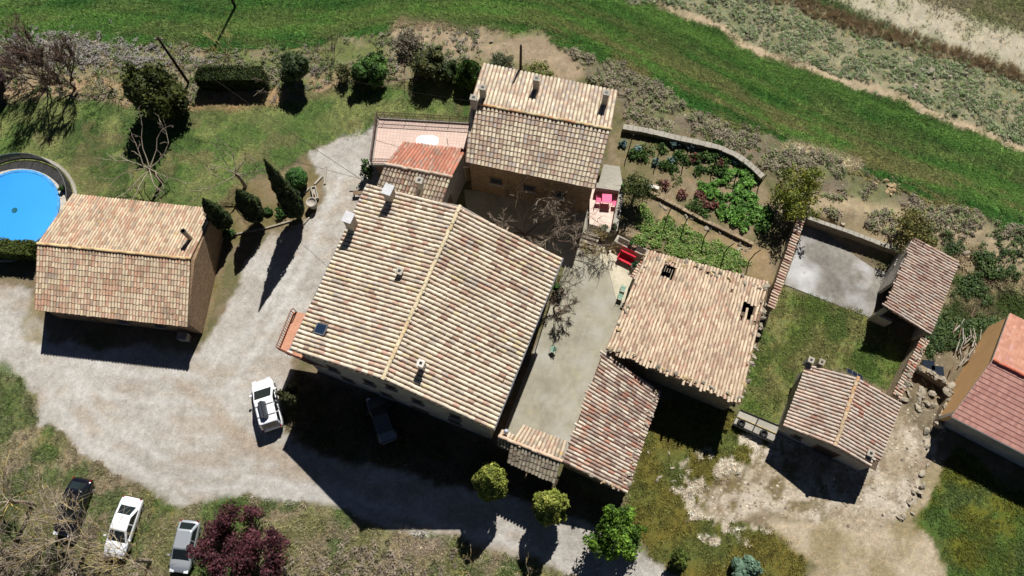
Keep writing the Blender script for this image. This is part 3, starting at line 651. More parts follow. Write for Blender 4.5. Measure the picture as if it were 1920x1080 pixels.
PINKP = [((218, 194, 172), 3.4), ((206, 174, 152), 3), ((188, 150, 132), 2), ((200, 186, 170), 2.6), ((160, 122, 106), 1.4), ((200, 130, 104), .4)]
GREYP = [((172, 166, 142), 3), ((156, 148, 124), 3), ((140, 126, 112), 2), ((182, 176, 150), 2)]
RC = [(212, 194, 152), (200, 180, 138), (206, 170, 126), (196, 150, 112)]

# ------------------------------------------------------------------ main farmhouse
ZW, ZR, ZE = 7.7, 10.9, 7.3
mNW, mSW = at(690, 345, ZW), at(545, 657, ZW); mRN, mRS = at(862, 388, ZR), at(717, 712, ZR); mNE, mSE = at(1053, 483, ZE), at(923, 806, ZE)
base = (mNW + mSE) / 2; base.z = 0
farm = empty('farmhouse', base, label='large stone farmhouse with a wide two-slope clay tile roof and a skylight', category='house')
cF, wF = gable(farm, mNW, mSW, mRN, mRS, mNE, mSE, 'plaster', z0=-1.6)
cen = (base.x, base.y)
deck(farm, mSW, mNW, mRS, mRN); deck(farm, mNE, mSE, mRN, mRS)
rf = Roof(MAINP, messy=.55, seed=3, gain=.86)
SKY = (.112, .188, .14, .28)     # u0,u1 along the west eave from the south, v0,v1 up the slope
rf.slope(mNW, mSW, mRN, mRS, pitch=.345, course=.52, stagger=.8, even=.38, skip=lambda u, v: SKY[0] < 1 - u < SKY[1] and SKY[2] < v < SKY[3], clump=.4)
rf.slope(mSE, mNE, mRS, mRN, pitch=.345, course=.52, stagger=.8, clump=.55, even=.38)
rf.build(farm)
ridge(farm, mRS, mRN, [(228, 212, 176), (220, 204, 166), (214, 190, 150)], step=.5, scale=1.35)
def slopept(E0, E1, R0, R1, u, v, lift=0):
    p = lerp(lerp(E0, E1, u), lerp(R0, R1, u), v); p.z += lift; return p
# skylight
sp = slopept(mSW, mNW, mRS, mRN, (SKY[0] + SKY[1]) / 2, (SKY[2] + SKY[3]) / 2, .13)
da = (mNW - mSW).normalized(); du = (mRS - mSW).normalized(); dn = du.cross(da).normalized(); dn = dn if dn.z > 0 else -dn
sky_l = MB()
for s_ in (-1, 1): sky_l.box(sp + da * (s_ * .40), .07, .96, .1, ax=(da, du, dn)); sky_l.box(sp + du * (s_ * .48), .73, .07, .1, ax=(da, du, dn))
skl = sky_l.build('skylight', M['grey_metal'], farm)
MB().box(sp + dn * .02, .73, .89, .03, ax=(da, du, dn)).build('pane', glass('skylight_glass', (.015, .03, .06), .04), skl)
# gutters
MB().tube([mNW + Vector((-.1, 0, -.06)), mSW + Vector((-.1, 0, -.06))], .075, 8).build('gutter', M['grey_metal'], farm)
MB().tube([mNE + Vector((.1, -.02, -.06)), mSE + Vector((.1, -.02, -.06))], .085, 8).build('gutter', M['grey_metal'], farm)
MB().tube([mNE + Vector((.1, -.1, -.06)), mNE + Vector((-.2, -.25, -.6)), mNE + Vector((-.22, -.25, -7.2))], .05, 8).build('downpipe', M['grey_metal'], farm)
RZ = math.atan2((mRN - mRS).y, (mRN - mRS).x)
chimney(farm, 728, 358, 10.0, .75, .6, 1.5, RZ, cap='slab')
chimney(farm, 654, 410, 9.6, .75, .6, 1.6, RZ, cap='slab')
chimney(farm, 749, 508, 10.6, .42, .42, 1.0, RZ, cap='open')
chimney(farm, 789, 681, 11.2, .42, .42, 1.1, RZ, mat='white_plaster', cap='open')
# openings: south gable, east wall
for t, z, w_, h_ in ((.16, 5.3, .9, 1.2), (.36, 5.6, .9, 1.2), (.5, 7.6, .8, .9), (.62, 5.6, .9, 1.2), (.82, 5.3, .9, 1.2), (.2, 2.3, 1, 1.2), (.42, 2.3, 1, 1.3), (.8, 2.3, 1, 1.2)):
    opening(farm, cF[1], cF[2], t, z, w_, h_, cen=cen)
opening(farm, cF[1], cF[2], .6, .4, 1.5, 2.6, 'door', panemat='wood', cen=cen)
for t, z in ((.12, 5), (.38, 5), (.66, 5), (.3, 2), (.75, 2)): opening(farm, cF[2], cF[3], t, z, .9, 1.2, cen=cen)
opening(farm, cF[2], cF[3], .5, .9, 1.2, 2.2, 'door', panemat='wood', cen=cen)
for t in (.25, .6, .85): opening(farm, cF[0], cF[1], t, 4.6, .9, 1.2, cen=cen)
# balcony at the south-west corner
bz = 4.6
bo = [at(550, 584, bz), at(521, 655, bz), at(580, 682, bz)]
terra = surf('terracotta_floor', lin((188, 138, 112)), rough=.8, var=.12, scale=2, fine=9, fvar=.15)
cw = Vector((*cF[1], bz)); cn = lerp(Vector((*cF[0], bz)), cw, .74); cs = lerp(cw, Vector((*cF[2], bz)), .14)
bal = MB().prism([tuple(p[:2]) for p in (bo[0], bo[1], bo[2], cs, cw, cn)], bz - .22, bz).build('balcony', terra, farm)
def railing(name, parent, pts, h, mat, gap=.14, r=.014, rails=(1.0, .1), prad=.022, post=1.6):
    mb = MB()
    for a, b in zip(pts[:-1], pts[1:]):
        a = Vector(a); b = Vector(b); n = max(1, round((b - a).length / gap))
        for rr in rails: mb.tube([a + Vector((0, 0, h * rr)), b + Vector((0, 0, h * rr))], prad, 5)
        for i in range(n + 1):
            p = lerp(a, b, i / n); mb.tube([p, p + Vector((0, 0, h))], prad if i % max(1, round(post / gap)) == 0 else r, 4)
    return mb.build(name, M[mat] if isinstance(mat, str) else mat, parent)
bi = [lerp(p, cw, .06) for p in bo]
railing('railing', bal, [cn + (bo[0] - cn) * .9] + bi + [cs + (bo[2] - cs) * .9], 1.0, surf('orange_rail', lin((140, 96, 78)), var=.1, fvar=.1), gap=.2, r=.03, prad=.045)
MB().lathe((lerp(bo[1], cw, .4).x, lerp(bo[1], cw, .4).y, bz + .02), [(.0, 0), (.26, 0), (.26, .03), (0, .03)], 16).build('drain_cover', M['white_plaster'], bal)

# ------------------------------------------------------------------ upper house
uz = 5.85
uNW, uNE = at(905, 120, uz), at(1158, 172, uz); uRW, uRE = at(882, 193, 7.25), at(1145, 243, 7.25); uSW, uSE = at(873, 303, uz), at(1115, 353, uz)
base = (uSW + uNE) / 2; base.z = 0
upper = empty('upper_house', base, label='stone house behind the farmhouse with four small chimneys on its tile roof', category='house')
cU, wU = gable(upper, uNE, uNW, uRE, uRW, uSE, uSW, 'brown_wall', z0=-1, inset=.3)
deck(upper, uNE, uNW, uRE, uRW); deck(upper, uSW, uSE, uRW, uRE)
rf = Roof(UPP, messy=.3, seed=5)
rf.slope(uNE, uNW, uRE, uRW, pitch=.335, course=.46, even=.4, clump=.3); rf.slope(uSW, uSE, uRW, uRE, pitch=.335, course=.44, clump=.5); rf.build(upper)
ridge(upper, uRW, uRE, RC, step=.38, scale=1.3)
URZ = math.atan2((uRE - uRW).y, (uRE - uRW).x)
chimney(upper, 888, 183, 8.7, .5, .42, 1.2, URZ, mat='concrete', cap='lid'); chimney(upper, 905, 164, 8.5, .5, .42, 1.3, URZ, mat='concrete', cap='lid')
chimney(upper, 1006, 147, 8.0, .5, .42, 1.4, URZ, mat='concrete', cap='lid'); chimney(upper, 1137, 174, 8.2, .5, .42, 1.5, URZ, mat='concrete', cap='lid')
uc = (base.x, base.y); brick_red = surf('oxide_shutter', lin((128, 62, 48)), rough=.8, var=.15, fvar=.2)
for t in (.25, .5, .78): opening(upper, cU[2], cU[3], 1 - t, 2.9, 1.2, 1.1, cen=uc, panemat='glass', frame='wood')
o_ = opening(upper, cU[2], cU[3], .35, .3, 1.3, 2.4, 'door', panemat='wood', cen=uc)

# ------------------------------------------------------------------ annex with the red roof, and roof terrace
aRW, aRE = at(722, 308, 6.2), at(847, 332, 6.2); aNW, aNE = at(756, 267, 5.0), at(874, 281, 5.0); aSW, aSE = at(697, 372, 4.75), at(822, 400, 4.75)
base = (aNW + aSE) / 2; base.z = 0
annex = empty('annex', base, label='small annex between the two houses with a bright red tile slope', category='house')
cA, wA = gable(annex, aNE, aNW, aRE, aRW, aSE, aSW, 'plaster', z0=-.5, inset=.2, ginset=.12)
deck(annex, aNE, aNW, aRE, aRW); deck(annex, aSW, aSE, aRW, aRE)
rf = Roof(REDP, messy=.35, seed=8)
rf.slope(aNE, aNW, aRE, aRW, pitch=.29, course=.46, clump=.3); rf.slope(aSW, aSE, aRW, aRE, pitch=.3, course=.44, palette=UPP + [((188, 112, 84), 1.4)], clump=.3); rf.build(annex)
ridge(annex, aRW, aRE, [(206, 188, 170), (196, 170, 148)], step=.38, scale=1.25)
chimney(annex, 786, 338, 6.9, .48, .48, 1.3, math.atan2((aRE - aRW).y, (aRE - aRW).x), cap='open')
opening(annex, cA[3], cA[0], .35, 2.2, .9, 2.0, 'door', panemat='wood', cen=(base.x, base.y))
pole_p = at(840, 272, 5.0); MB().tube([pole_p + Vector((0, 0, -.3)), pole_p + Vector((0, 0, 1.1))], .025, 6).build('antenna_mast', M['dark_metal'], annex)
tz = 3.1
t1, t2, t3, t4 = at(709, 222, tz), at(884, 232, tz), at(884, 312, tz), at(697, 309, tz)
m_, n, l, b = nodes('pink_terrace_tile'); M['pink_tile'] = m_
tc = n.new('ShaderNodeTexCoord'); bt = n.new('ShaderNodeTexBrick'); bt.offset = 0; bt.inputs['Scale'].default_value = 1.0
bt.inputs['Brick Width'].default_value = .3; bt.inputs['Row Height'].default_value = .3; bt.inputs['Mortar Size'].default_value = .012
bt.inputs['Color1'].default_value = (*lin((206, 182, 168)), 1); bt.inputs['Color2'].default_value = (*lin((198, 172, 158)), 1); bt.inputs['Mortar'].default_value = (*lin((170, 146, 134)), 1)
mp = n.new('ShaderNodeMapping'); mp.inputs['Rotation'].default_value = (0, 0, .1); l.new(tc.outputs['Object'], mp.inputs[0]); l.new(mp.outputs[0], bt.inputs['Vector']); l.new(bt.outputs['Color'], b.inputs['Base Color']); b.inputs['Roughness'].default_value = .75
tb = (t1 + t3) / 2; tb.z = 0
terr = empty('roof_terrace', tb, label='pink tiled roof terrace with dark railing beside the red-roofed annex', category='terrace')
MB().prism([tuple(p[:2]) for p in (t1, t2, t3, t4)], tz - .25, tz).build('floor', M['pink_tile'], terr)
tin = lambda p, k=.06: (p[0] + (tb.x - p[0]) * k, p[1] + (tb.y - p[1]) * k)
MB().prism([tin(p) for p in (t1, t2, t3, t4)], -.6, tz - .252).build('wall', M['brown_wall'], terr)
kb = MB()
for a, b_ in ((t1, t2), (t1, t4), (t4, lerp(t4, t3, .22))):
    d = (b_ - a); L = d.length; d = d.normalized(); c_ = (a + b_) / 2; kb.box((c_.x, c_.y, tz + .05), L + .1, .2, .1, ax=(d, Vector((-d.y, d.x, 0)), Vector((0, 0, 1))))
kb.build('kerb', M['concrete'], terr)
rl = [t2 + Vector((0, 0, .1)), t1 + Vector((0, 0, .1)), t4 + Vector((0, 0, .1)), lerp(t4, t3, .2) + Vector((0, 0, .1))]
railing('railing', terr, rl, 1.0, 'rust_metal', gap=.13, r=.016, prad=.03, rails=(1.0, .55, .1), post=1.9)
wt = at(801, 264, tz + .76)
tbl = empty('garden_table', (wt.x, wt.y, tz), label='white oval plastic table on the pink roof terrace', category='table')
wp = surf('white_plastic', lin((240, 240, 238)), rough=.4, var=.03, fvar=.03)
ov = []
for k in range(28):
    t = 2 * math.pi * k / 28; cxx, sxx = math.cos(t), math.sin(t); ov.append((wt.x + 1.0 * math.copysign(abs(cxx) ** .6, cxx), wt.y + .55 * math.copysign(abs(sxx) ** .75, sxx)))
MB().prism(ov, tz + .72, tz + .76).build('table_top', wp, tbl)
for sx in (-1, 1):
    for sy in (-1, 1): MB().tube([(wt.x + sx * .7, wt.y + sy * .32, tz), (wt.x + sx * .66, wt.y + sy * .3, tz + .73)], .035, 8).build('leg', wp, tbl)

# ------------------------------------------------------------------ barn by the pool
lNW, lNE = at(135, 365, 3.3), at(403, 393, 3.3); lRW, lRE = at(70, 457, 4.75), at(357, 486, 4.75); lSW, lSE = at(65, 580, 3.4), at(352, 612, 3.4)
base = (lNW + lSE) / 2; base.z = 0
barn = empty('pool_barn', base, label='stone barn with ochre tile roof and a tall flue, beside the blue pool', category='barn')
chm = lambda u, v: (u < .085 and v < .30 and u / .085 + v / .30 < 1)
cB, wB = gable(barn, lNE, lNW, lRE, lRW, lSE, lSW, 'brown_wall', z0=-1, inset=.3, ginset=.12)
deck(barn, lNE, lNW, lRE, lRW, skip=chm, n=(24, 10)); deck(barn, lSW, lSE, lRW, lRE)
rf = Roof(BARNP, messy=.4, seed=11, gain=.74)
rf.slope(lNE, lNW, lRE, lRW, pitch=.256, course=.45, skip=chm, even=.4, clump=.2)
rf.slope(lSW, lSE, lRW, lRE, pitch=.256, course=.45, clump=.35, even=.35); rf.build(barn)
ridge(barn, lRW, lRE, [(224, 198, 150), (214, 186, 140), (206, 170, 128)], step=.38, scale=1.3)
fp = at(357, 447, 4.3); fl = MB().tube([fp + Vector((0, 0, -.4)), fp + Vector((0, 0, 1.5))], .2, 10).build('flue', surf('pale_flue', lin((176, 160, 136)), var=.15, fvar=.2), barn)
MB().lathe((fp.x, fp.y, fp.z + 1.5), [(.22, 0), (.23, .06), (.15, .06), (.14, -.2)], 12).build('cowl', M['dark_metal'], fl)
for t, w_, h_, z_, k_ in ((.2, 2.4, 2.5, 1.2, 'door'), (.5, .9, .9, 1.7, 'window'), (.75, .9, .9, 1.7, 'window')): opening(barn, cB[2], cB[3], t, z_, w_, h_, k_, panemat='wood' if k_ == 'door' else 'glass', cen=(base.x, base.y))

# ------------------------------------------------------------------ gatehouse roof
gRW, gRE = at(958, 829, 4.3), at(1052, 864, 4.3); gNW, gNE = at(979, 798, 3.7), at(1063, 829, 3.7); gSW, gSE = at(951, 866, 3.55), at(1041, 905, 3.55)
hRW, hRE = at(934, 818, 4.3), at(957, 828, 4.3); hNW, hNE = at(939, 807, 3.95), at(965, 818, 3.95); hSW, hSE = at(932, 831, 3.85), at(955, 842, 3.85)
base = (gRW + gRE) / 2; base.z = 0
gate = empty('gatehouse', base, label='small gate roof with grey south slope joining farmhouse and low shed', category='gate')
rf = Roof(CREAM, messy=.8, seed=14)
rf.slope(gNE, gNW, gRE, gRW, pitch=.29, course=.42, palette=CREAM, clump=.4); rf.slope(gSW, gSE, gRW, gRE, pitch=.29, course=.42, palette=GREYP)  # south slope takes a greyer, darker palette than the north slope
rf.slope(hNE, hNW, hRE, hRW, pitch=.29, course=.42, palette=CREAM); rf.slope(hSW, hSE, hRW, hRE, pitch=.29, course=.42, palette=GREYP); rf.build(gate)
ridge(gate, hRW, gRE, [(222, 196, 170), (214, 186, 160)], step=.38, scale=1.3)
deck(gate, gNE, gNW, gRE, gRW); deck(gate, gSW, gSE, gRW, gRE); deck(gate, hNE, hNW, hRE, hRW); deck(gate, hSW, hSE, hRW, hRE)
gd = (gRE - gRW); gd.z = 0; gd.normalize(); gn = Vector((-gd.y, gd.x, 0))
MB().box(hRW + gd * .45 + Vector((0, 0, -2.95)) , .9, .55, 5.2, ax=(gd, gn, Vector((0, 0, 1)))).build('pier', M['stone_wall'], gate)
MB().box(gRE - gd * .3 + Vector((0, 0, -2.95)), .6, .55, 5.2, ax=(gd, gn, Vector((0, 0, 1)))).build('pier', M['stone_wall'], gate)
mid = (hRW + gRE) / 2; MB().box(mid + Vector((0, 0, -.6)), (gRE - hRW).length - .1, .35, .4, ax=(gd, gn, Vector((0, 0, 1)))).build('lintel', M['wood'], gate)
for sx in (-1, 1): MB().box(mid + gd * (sx * 1.05 + .3) + Vector((0, 0, -2.9)), 2.0, .09, 4.0, ax=(gd, gn, Vector((0, 0, 1)))).build('door', M['dark_wood'], gate)

# ------------------------------------------------------------------ low shed with weighted edges
sNW, sNE = at(1131, 658, 4.1), at(1238, 733, 2.75); sSW, sSE = at(1055, 867, 4.1), at(1174, 925, 2.75)
base = (sNW + sSE) / 2; base.z = 0
shed = empty('low_shed', base, label='long low shed with mottled red, brown and cream tiles along the courtyard', category='shed')
cS = mono(shed, sNW, sSW, sNE, sSE, 'stone_wall', z0=-1.6)
deck(shed, sSE, sNE, sSW, sNW)
rf = Roof(SHEDP, messy=.7, seed=17); rf.slope(sSE, sNE, sSW, sNW, pitch=.277, course=.5, stagger=.8, clump=.12, even=.25); rf.build(shed)
def rock_mesh(r, seed, flat_=.5):
    g = np.random.default_rng(seed); ico = [(0, 0, 1)]
    v = []; n1, n2 = 5, 7
    v.append((0, 0, flat_))
    for i in range(1, n1):
        for k in range(n2):
            t = math.pi * i / n1; a = 2 * math.pi * (k + .5 * (i % 2)) / n2; v.append((math.sin(t) * math.cos(a), math.sin(t) * math.sin(a), flat_ * math.cos(t)))
    v.append((0, 0, -flat_)); v = np.array(v) * (1 + g.normal(0, .22, (len(v), 1))) * r * np.array([1, g.uniform(.6, .95), 1])
    f = [(0, 1 + k, 1 + (k + 1) % n2) for k in range(n2)]; q = []
    for i in range(n1 - 2):
        for k in range(n2): q.append((1 + i * n2 + k, 1 + (i + 1) * n2 + k, 1 + (i + 1) * n2 + (k + 1) % n2, 1 + i * n2 + (k + 1) % n2))
    e = len(v) - 1; s0 = 1 + (n1 - 2) * n2; f += [(s0 + k, e, s0 + (k + 1) % n2) for k in range(n2)]
    return mesh_np('rock', v, quads=np.array(q), tris=np.array(f))
ROCKS = [rock_mesh(1, 40 + i) for i in range(8)]
for r_ in ROCKS: r_.materials.append(M['rock'])
OCHRE_ROCKS = []
oc = surf('ochre_stone', lin((172, 150, 114)), var=.2, scale=2, fine=10, fvar=.3, bump=.4)
for i in range(5): q_ = rock_mesh(1, 60 + i, .45); q_.materials.append(oc); OCHRE_ROCKS.append(q_)
def put_rock(p, s_, parent=None, name='rock', pool=None, **props):
    o = bpy.data.objects.new(name, random.choice(pool or ROCKS)); C.objects.link(o)
    m = Matrix.LocRotScale(Vector(p), (Matrix.Rotation(random.uniform(0, 6.28), 3, 'Z') @ Matrix.Rotation(random.gauss(0, .35), 3, 'X') @ Matrix.Rotation(random.gauss(0, .35), 3, 'Y')).to_quaternion(), Vector((s_ * random.uniform(.8, 1.35), s_ * random.uniform(.6, 1.05), s_ * random.uniform(.5, 1.0))))
    if parent is not None: o.parent = parent; o.matrix_basis = Matrix.Translation(-Vector(parent.location)) @ m
    else: o.matrix_basis = m
    for k, v_ in props.items(): o[k] = v_
    return o
def weights(parent, A, B, n, s_=(.1, .2), side=.15, lift=.13):
    for i in range(n):
        p = lerp(A, B, (i + random.uniform(.2, .8)) / n); p = p + Vector((random.gauss(0, side), random.gauss(0, side), lift)); put_rock(p, random.uniform(*s_), parent, 'weight_stone', ROCKS + OCHRE_ROCKS)
q1, q2 = lerp(sNE, sNW, .06), lerp(sSE, sSW, .06); weights(shed, q1, q2, 24)
weights(shed, lerp(sSE, sSW, .1), lerp(sSE, sSW, .6), 9, side=.1)

# ------------------------------------------------------------------ half-ruined barn with holes in its roof
ZS, ZN = 4.4, 2.7
rSW, rSE = at(1136, 654, ZS), at(1388, 758, ZS); rNW, rNE = at(1213, 470, ZN), at(1441, 530, ZN)
base = (rSW + rNE) / 2; base.z = 0
ruin = empty('ruined_barn', base, label='wide barn with pale sagging tile roof, two holes and stones along its edges', category='barn')
cR = mono(ruin, rSW, rSE, rNW, rNE, 'stone_wall', z0=-1.6, inset=.2)
def uv_of(px, py):
    best = None
    for i in range(101):
        for j in range(101):
            u, v = i / 100, j / 100; p = lerp(lerp(rNE, rNW, u), lerp(rSE, rSW, u), v); q = proj(np.array(p))
            d = (q[0] - px) ** 2 + (q[1] - py) ** 2
            if best is None or d < best[0]: best = (d, u, v)
    return best[1:]
HOLES = [(uv_of(1253, 511), .052, .07), (uv_of(1398, 574), .02, .034), (uv_of(1409, 579), .022, .05), (uv_of(1391, 592), .016, .022), (uv_of(1404, 595), .018, .03), (uv_of(1417, 603), .018, .02), (uv_of(1327, 512), .02, .012), (uv_of(1371, 542), .008, .012)]
hole = lambda u, v: any(abs(u - h[0][0]) < h[1] and abs(v - h[0][1]) < h[2] for h in HOLES)
deck(ruin, rNE, rNW, rSE, rSW, skip=hole, n=(46, 30))
rf = Roof(CREAM, messy=.95, seed=21, gain=.98)
rf.slope(rNE, rNW, rSE, rSW, pitch=.27, course=.46, stagger=.8, even=.48, skip=hole, palette=[((218, 198, 164), 5), ((206, 184, 150), 4.5), ((196, 172, 142), 2.2), ((192, 150, 126), 2), ((160, 116, 98), 1.5), ((200, 140, 112), .9), ((150, 138, 122), .8)], clump=.15); rf.build(ruin)
weights(ruin, lerp(rSW, rNW, .03), lerp(rSE, rNE, .03), 20, (.14, .26)); weights(ruin, lerp(rNW, rSW, .03), lerp(rNE, rSE, .04), 22, (.14, .27), side=.22)
weights(ruin, lerp(rSW, rSE, .03), lerp(rNW, rNE, .03), 10, (.12, .22), side=.1)
weights(ruin, lerp(rSE, rSW, .015), lerp(rNE, rNW, .015), 8, (.12, .25), side=.12)
(hu, hv), _, _ = HOLES[0]
for k in range(4):
    u = hu + (k - 1.5) * .02; a = lerp(lerp(rNE, rNW, u), lerp(rSE, rSW, u), hv - .06 + (0.02 if k < 3 else 0)); b_ = lerp(lerp(rNE, rNW, u), lerp(rSE, rSW, u), hv + (.0 if k > 0 else .1))
    MB().tube([a + Vector((0, 0, -.08)), b_ + Vector((0, 0, -.08))], .03, 5).build('rafter', surf('pale_beam', lin((150, 140, 126)), fvar=.2) if k == 0 else bpy.data.materials['pale_beam'], ruin)
for k in range(7):                       # bare laths along the broken east edge
    a = lerp(rNE, rSE, .0 + k * .05) + Vector((-.25 + random.uniform(-.3, .3), random.uniform(-.1, .1), .16)); d = (rSE - rNE).normalized()
    MB().tube([a, a + d * random.uniform(1.2, 2.4) + Vector((random.uniform(-.2, .2), 0, 0))], .035, 5).build('lath', M['wood'], ruin)
# rough stone coping of its east wall
for k in range(16):
    p = lerp(lerp(rNE, rSE, .15), lerp(rSE, rNE, .08), (k + random.random()) / 16) + Vector((.12 + random.uniform(-.12, .12), 0, -.06)); put_rock(p, random.uniform(.16, .34), ruin, 'coping_stone')
# ------------------------------------------------------------------ walls capped with tiles
def cap_wall(name, label, a, b, z, width, mat, seed, z0=-1, palette=PINKP, gap=.26, two=True, wallw=.4):
    A = at(*a, z); B = at(*b, z); c_ = (A + B) / 2; c_.z = 0
    e = empty(name, c_, label=label, category='wall')
    d = (B - A); d.z = 0; L = d.length; d.normalize(); s_ = Vector((-d.y, d.x, 0))
    mid = (A + B) / 2; MB().box((mid.x, mid.y, (z - .1 + z0) / 2), L, wallw, z - .1 - z0, ax=(d, s_, Vector((0, 0, 1)))).build('wall', M[mat], e)
    n_ = round(L / gap); cols = [c for c, w in palette for _ in range(max(1, round(w)))]
    for side in ((-1, 1) if two else (1,)):
        for i in range(n_):
            c = random.choice(cols); key = ('cap', c)
            if key not in RIDGE_CACHE:
                me = mesh_np('cap_tile', BARREL[0], quads=BARREL[1], col=np.tile(lin(c), (len(BARREL[0]), 1)) * .8, smooth=True); me.materials.append(M['tile']); RIDGE_CACHE[key] = me
            o = bpy.data.objects.new('cap_tile', RIDGE_CACHE[key]); C.objects.link(o); o.parent = e
            hw = width / 2 if two else width
            low = A + d * (L * (i + .5) / n_) + s_ * (side * (width / 2) + random.gauss(0, .02)) + Vector((0, 0, -.08 if two else -.1)); av = (-s_ * side + Vector((0, 0, .22)) + d * random.gauss(0, .05)).normalized(); w_ = av.cross(Vector((0, 0, 1))).normalized(); nn = w_.cross(av)
            k = hw / .40
            o.matrix_basis = Matrix.Translation(-Vector(e.location)) @ Matrix(((w_.x * 1.05, av.x * k, nn.x, low.x), (w_.y * 1.05, av.y * k, nn.y, low.y), (w_.z * 1.05, av.z * k, nn.z, low.z), (0, 0, 0, 1)))
    return e, A, B, d, s_
e, A_, B_, d_, s_ = cap_wall('tile_capped_wall', 'long stone wall capped with cross tiles west of the concrete pad', (1510, 388), (1445, 578), 2.7, .62, 'stone_wall', 31, two=False, palette=PINKP)
e, A_, B_, d_, s_ = cap_wall('tile_capped_wall', 'short wall with a ridged tile cap beside the red bench', (1219, 480), (1190, 524), 2.6, .9, 'plaster', 32)
ridge(e, A_ + Vector((0, 0, .03)), B_ + Vector((0, 0, .03)), [(214, 196, 176), (200, 178, 156)], scale=1.0)
e, A_, B_, d_, s_ = cap_wall('tile_capped_wall', 'crumbling wall capped with tiles and stones south of the open shed', (1736, 634), (1680, 744), 2.1, .7, 'stone_wall', 33, two=False)
for i in range(10):
    p = lerp(A_, B_, (i + .5) / 10) + Vector((random.uniform(-.25, .25), random.uniform(-.2, .2), .1)); put_rock(p, random.uniform(.16, .26), e, 'weight_stone')

# ------------------------------------------------------------------ open shed beside the concrete pad
oNW, oSW = at(1714, 445, 3.5), at(1658, 575, 3.5); oNE, oSE = at(1797, 489, 2.5), at(1744, 628, 2.5)
base = (oNW + oSE) / 2; base.z = 0
oshed = empty('open_shed', base, label='open-fronted shed with single pinkish tile slope by the concrete pad', category='shed')
c4 = mono(oshed, oNW, oSW, oNE, oSE, 'plaster', z0=-1, inset=.12, skipside=(0, 1))
# west front: closed to the north, open to the south
a_, b_ = Vector((*c4[0], 0)), Vector((*c4[1], 0)); d_ = (b_ - a_).normalized(); q_ = lerp(a_, b_, .62)
MB().box(((a_.x + q_.x) / 2, (a_.y + q_.y) / 2, 1.1), (q_ - a_).length, .25, 4.2, ax=(d_, Vector((-d_.y, d_.x, 0)), Vector((0, 0, 1)))).build('wall', M['plaster'], oshed)
e_, f_ = Vector((*c4[1], 0)), Vector((*c4[2], 0)); d2 = (f_ - e_).normalized(); MB().box((e_.x + d2.x * .2, e_.y + d2.y * .2, 1.1), .3, .3, 4.4).build('post', M['concrete'], oshed)
MB().box(lerp(e_, f_, .18) + Vector((0, 0, .4)), (f_ - e_).length * .36, .2, 2.2, ax=(d2, Vector((-d2.y, d2.x, 0)), Vector((0, 0, 1)))).build('wall', M['plaster'], oshed)
opening(oshed, c4[0], c4[1], .25, 1.9, .5, .4, cen=(base.x, base.y))
deck(oshed, oSE, oNE, oSW, oNW)
rf = Roof(PINKP, messy=.7, seed=24); rf.slope(oSE, oNE, oSW, oNW, pitch=.25, course=.5, stagger=.7, clump=.3); rf.build(oshed)

# ------------------------------------------------------------------ small gabled shed
kNW, kSW = at(1513, 682, 2.9), at(1469, 800, 2.9); kRN, kRS = at(1608, 708, 4.05), at(1565, 837, 4.05); kNE, kSE = at(1689, 755, 2.9), at(1642, 882, 2.9)
base = (kNW + kSE) / 2; base.z = 0
kshed = empty('small_shed', base, label='small plastered shed with two thick-ribbed tile slopes and a solar panel', category='shed')
cK, wK = gable(kshed, kNW, kSW, kRN, kRS, kNE, kSE, 'plaster', z0=-1, inset=.25, ginset=.2)
deck(kshed, kSW, kNW, kRS, kRN); deck(kshed, kNE, kSE, kRN, kRS)
notch = lambda u, v: u < .14 and v < .09
rf = Roof(PINKP, messy=.45, seed=27); rf.slope(kNW, kSW, kRN, kRS, pitch=.29, course=.5, stagger=.7, clump=.3, palette=PINKP[:4] + [((206, 190, 170), 3)]); rf.slope(kSE, kNE, kRS, kRN, pitch=.29, course=.5, stagger=.7, clump=.3, skip=notch, palette=PINKP[:4] + [((206, 194, 176), 3), ((188, 108, 82), .3)]); rf.build(kshed)
ridge(kshed, kRS, kRN, [(206, 184, 150), (196, 172, 140), (200, 160, 120)], step=.38, scale=1.4)
KRZ = math.atan2((kRN - kRS).y, (kRN - kRS).x)
chimney(kshed, 1633, 850, 3.6, .42, .42, .7, KRZ, cap='lid')
chimney(kshed, 1521, 675, 3.5, .38, .38, .6, KRZ, cap='lid'); chimney(kshed, 1541, 679, 3.5, .4, .36, .6, KRZ, mat='rock', cap='lid')
opening(kshed, cK[1], cK[2], .55, .6, 1.9, 2.5, 'door', panemat='dark_wood', cen=(base.x, base.y)); opening(kshed, cK[1], cK[2], .2, 1.4, .7, .7, cen=(base.x, base.y))
# solar panel standing at its north gable
sp0, sp1 = at(1588, 694, 3.2), at(1617, 709, 3.2); d = (sp1 - sp0); d.z = 0; L = d.length; d.normalize(); nb = Vector((-d.y, d.x, 0)); tiltv = (nb * .8 + Vector((0, 0, -.6))).normalized(); pn = d.cross(tiltv)
pc = (sp0 + sp1) / 2
pan = MB().box(pc, L, .62, .035, ax=(d, tiltv, pn)).build('solar_panel', M['grey_metal'], kshed)
pg = glass('solar_glass', (.012, .018, .035), .15)
for k in range(3): MB().box(pc + d * ((k - 1) * L / 3) + (pn if pn.z > 0 else -pn) * .02, L / 3 - .03, .58, .012, ax=(d, tiltv, pn)).build('solar_cell', pg, pan)

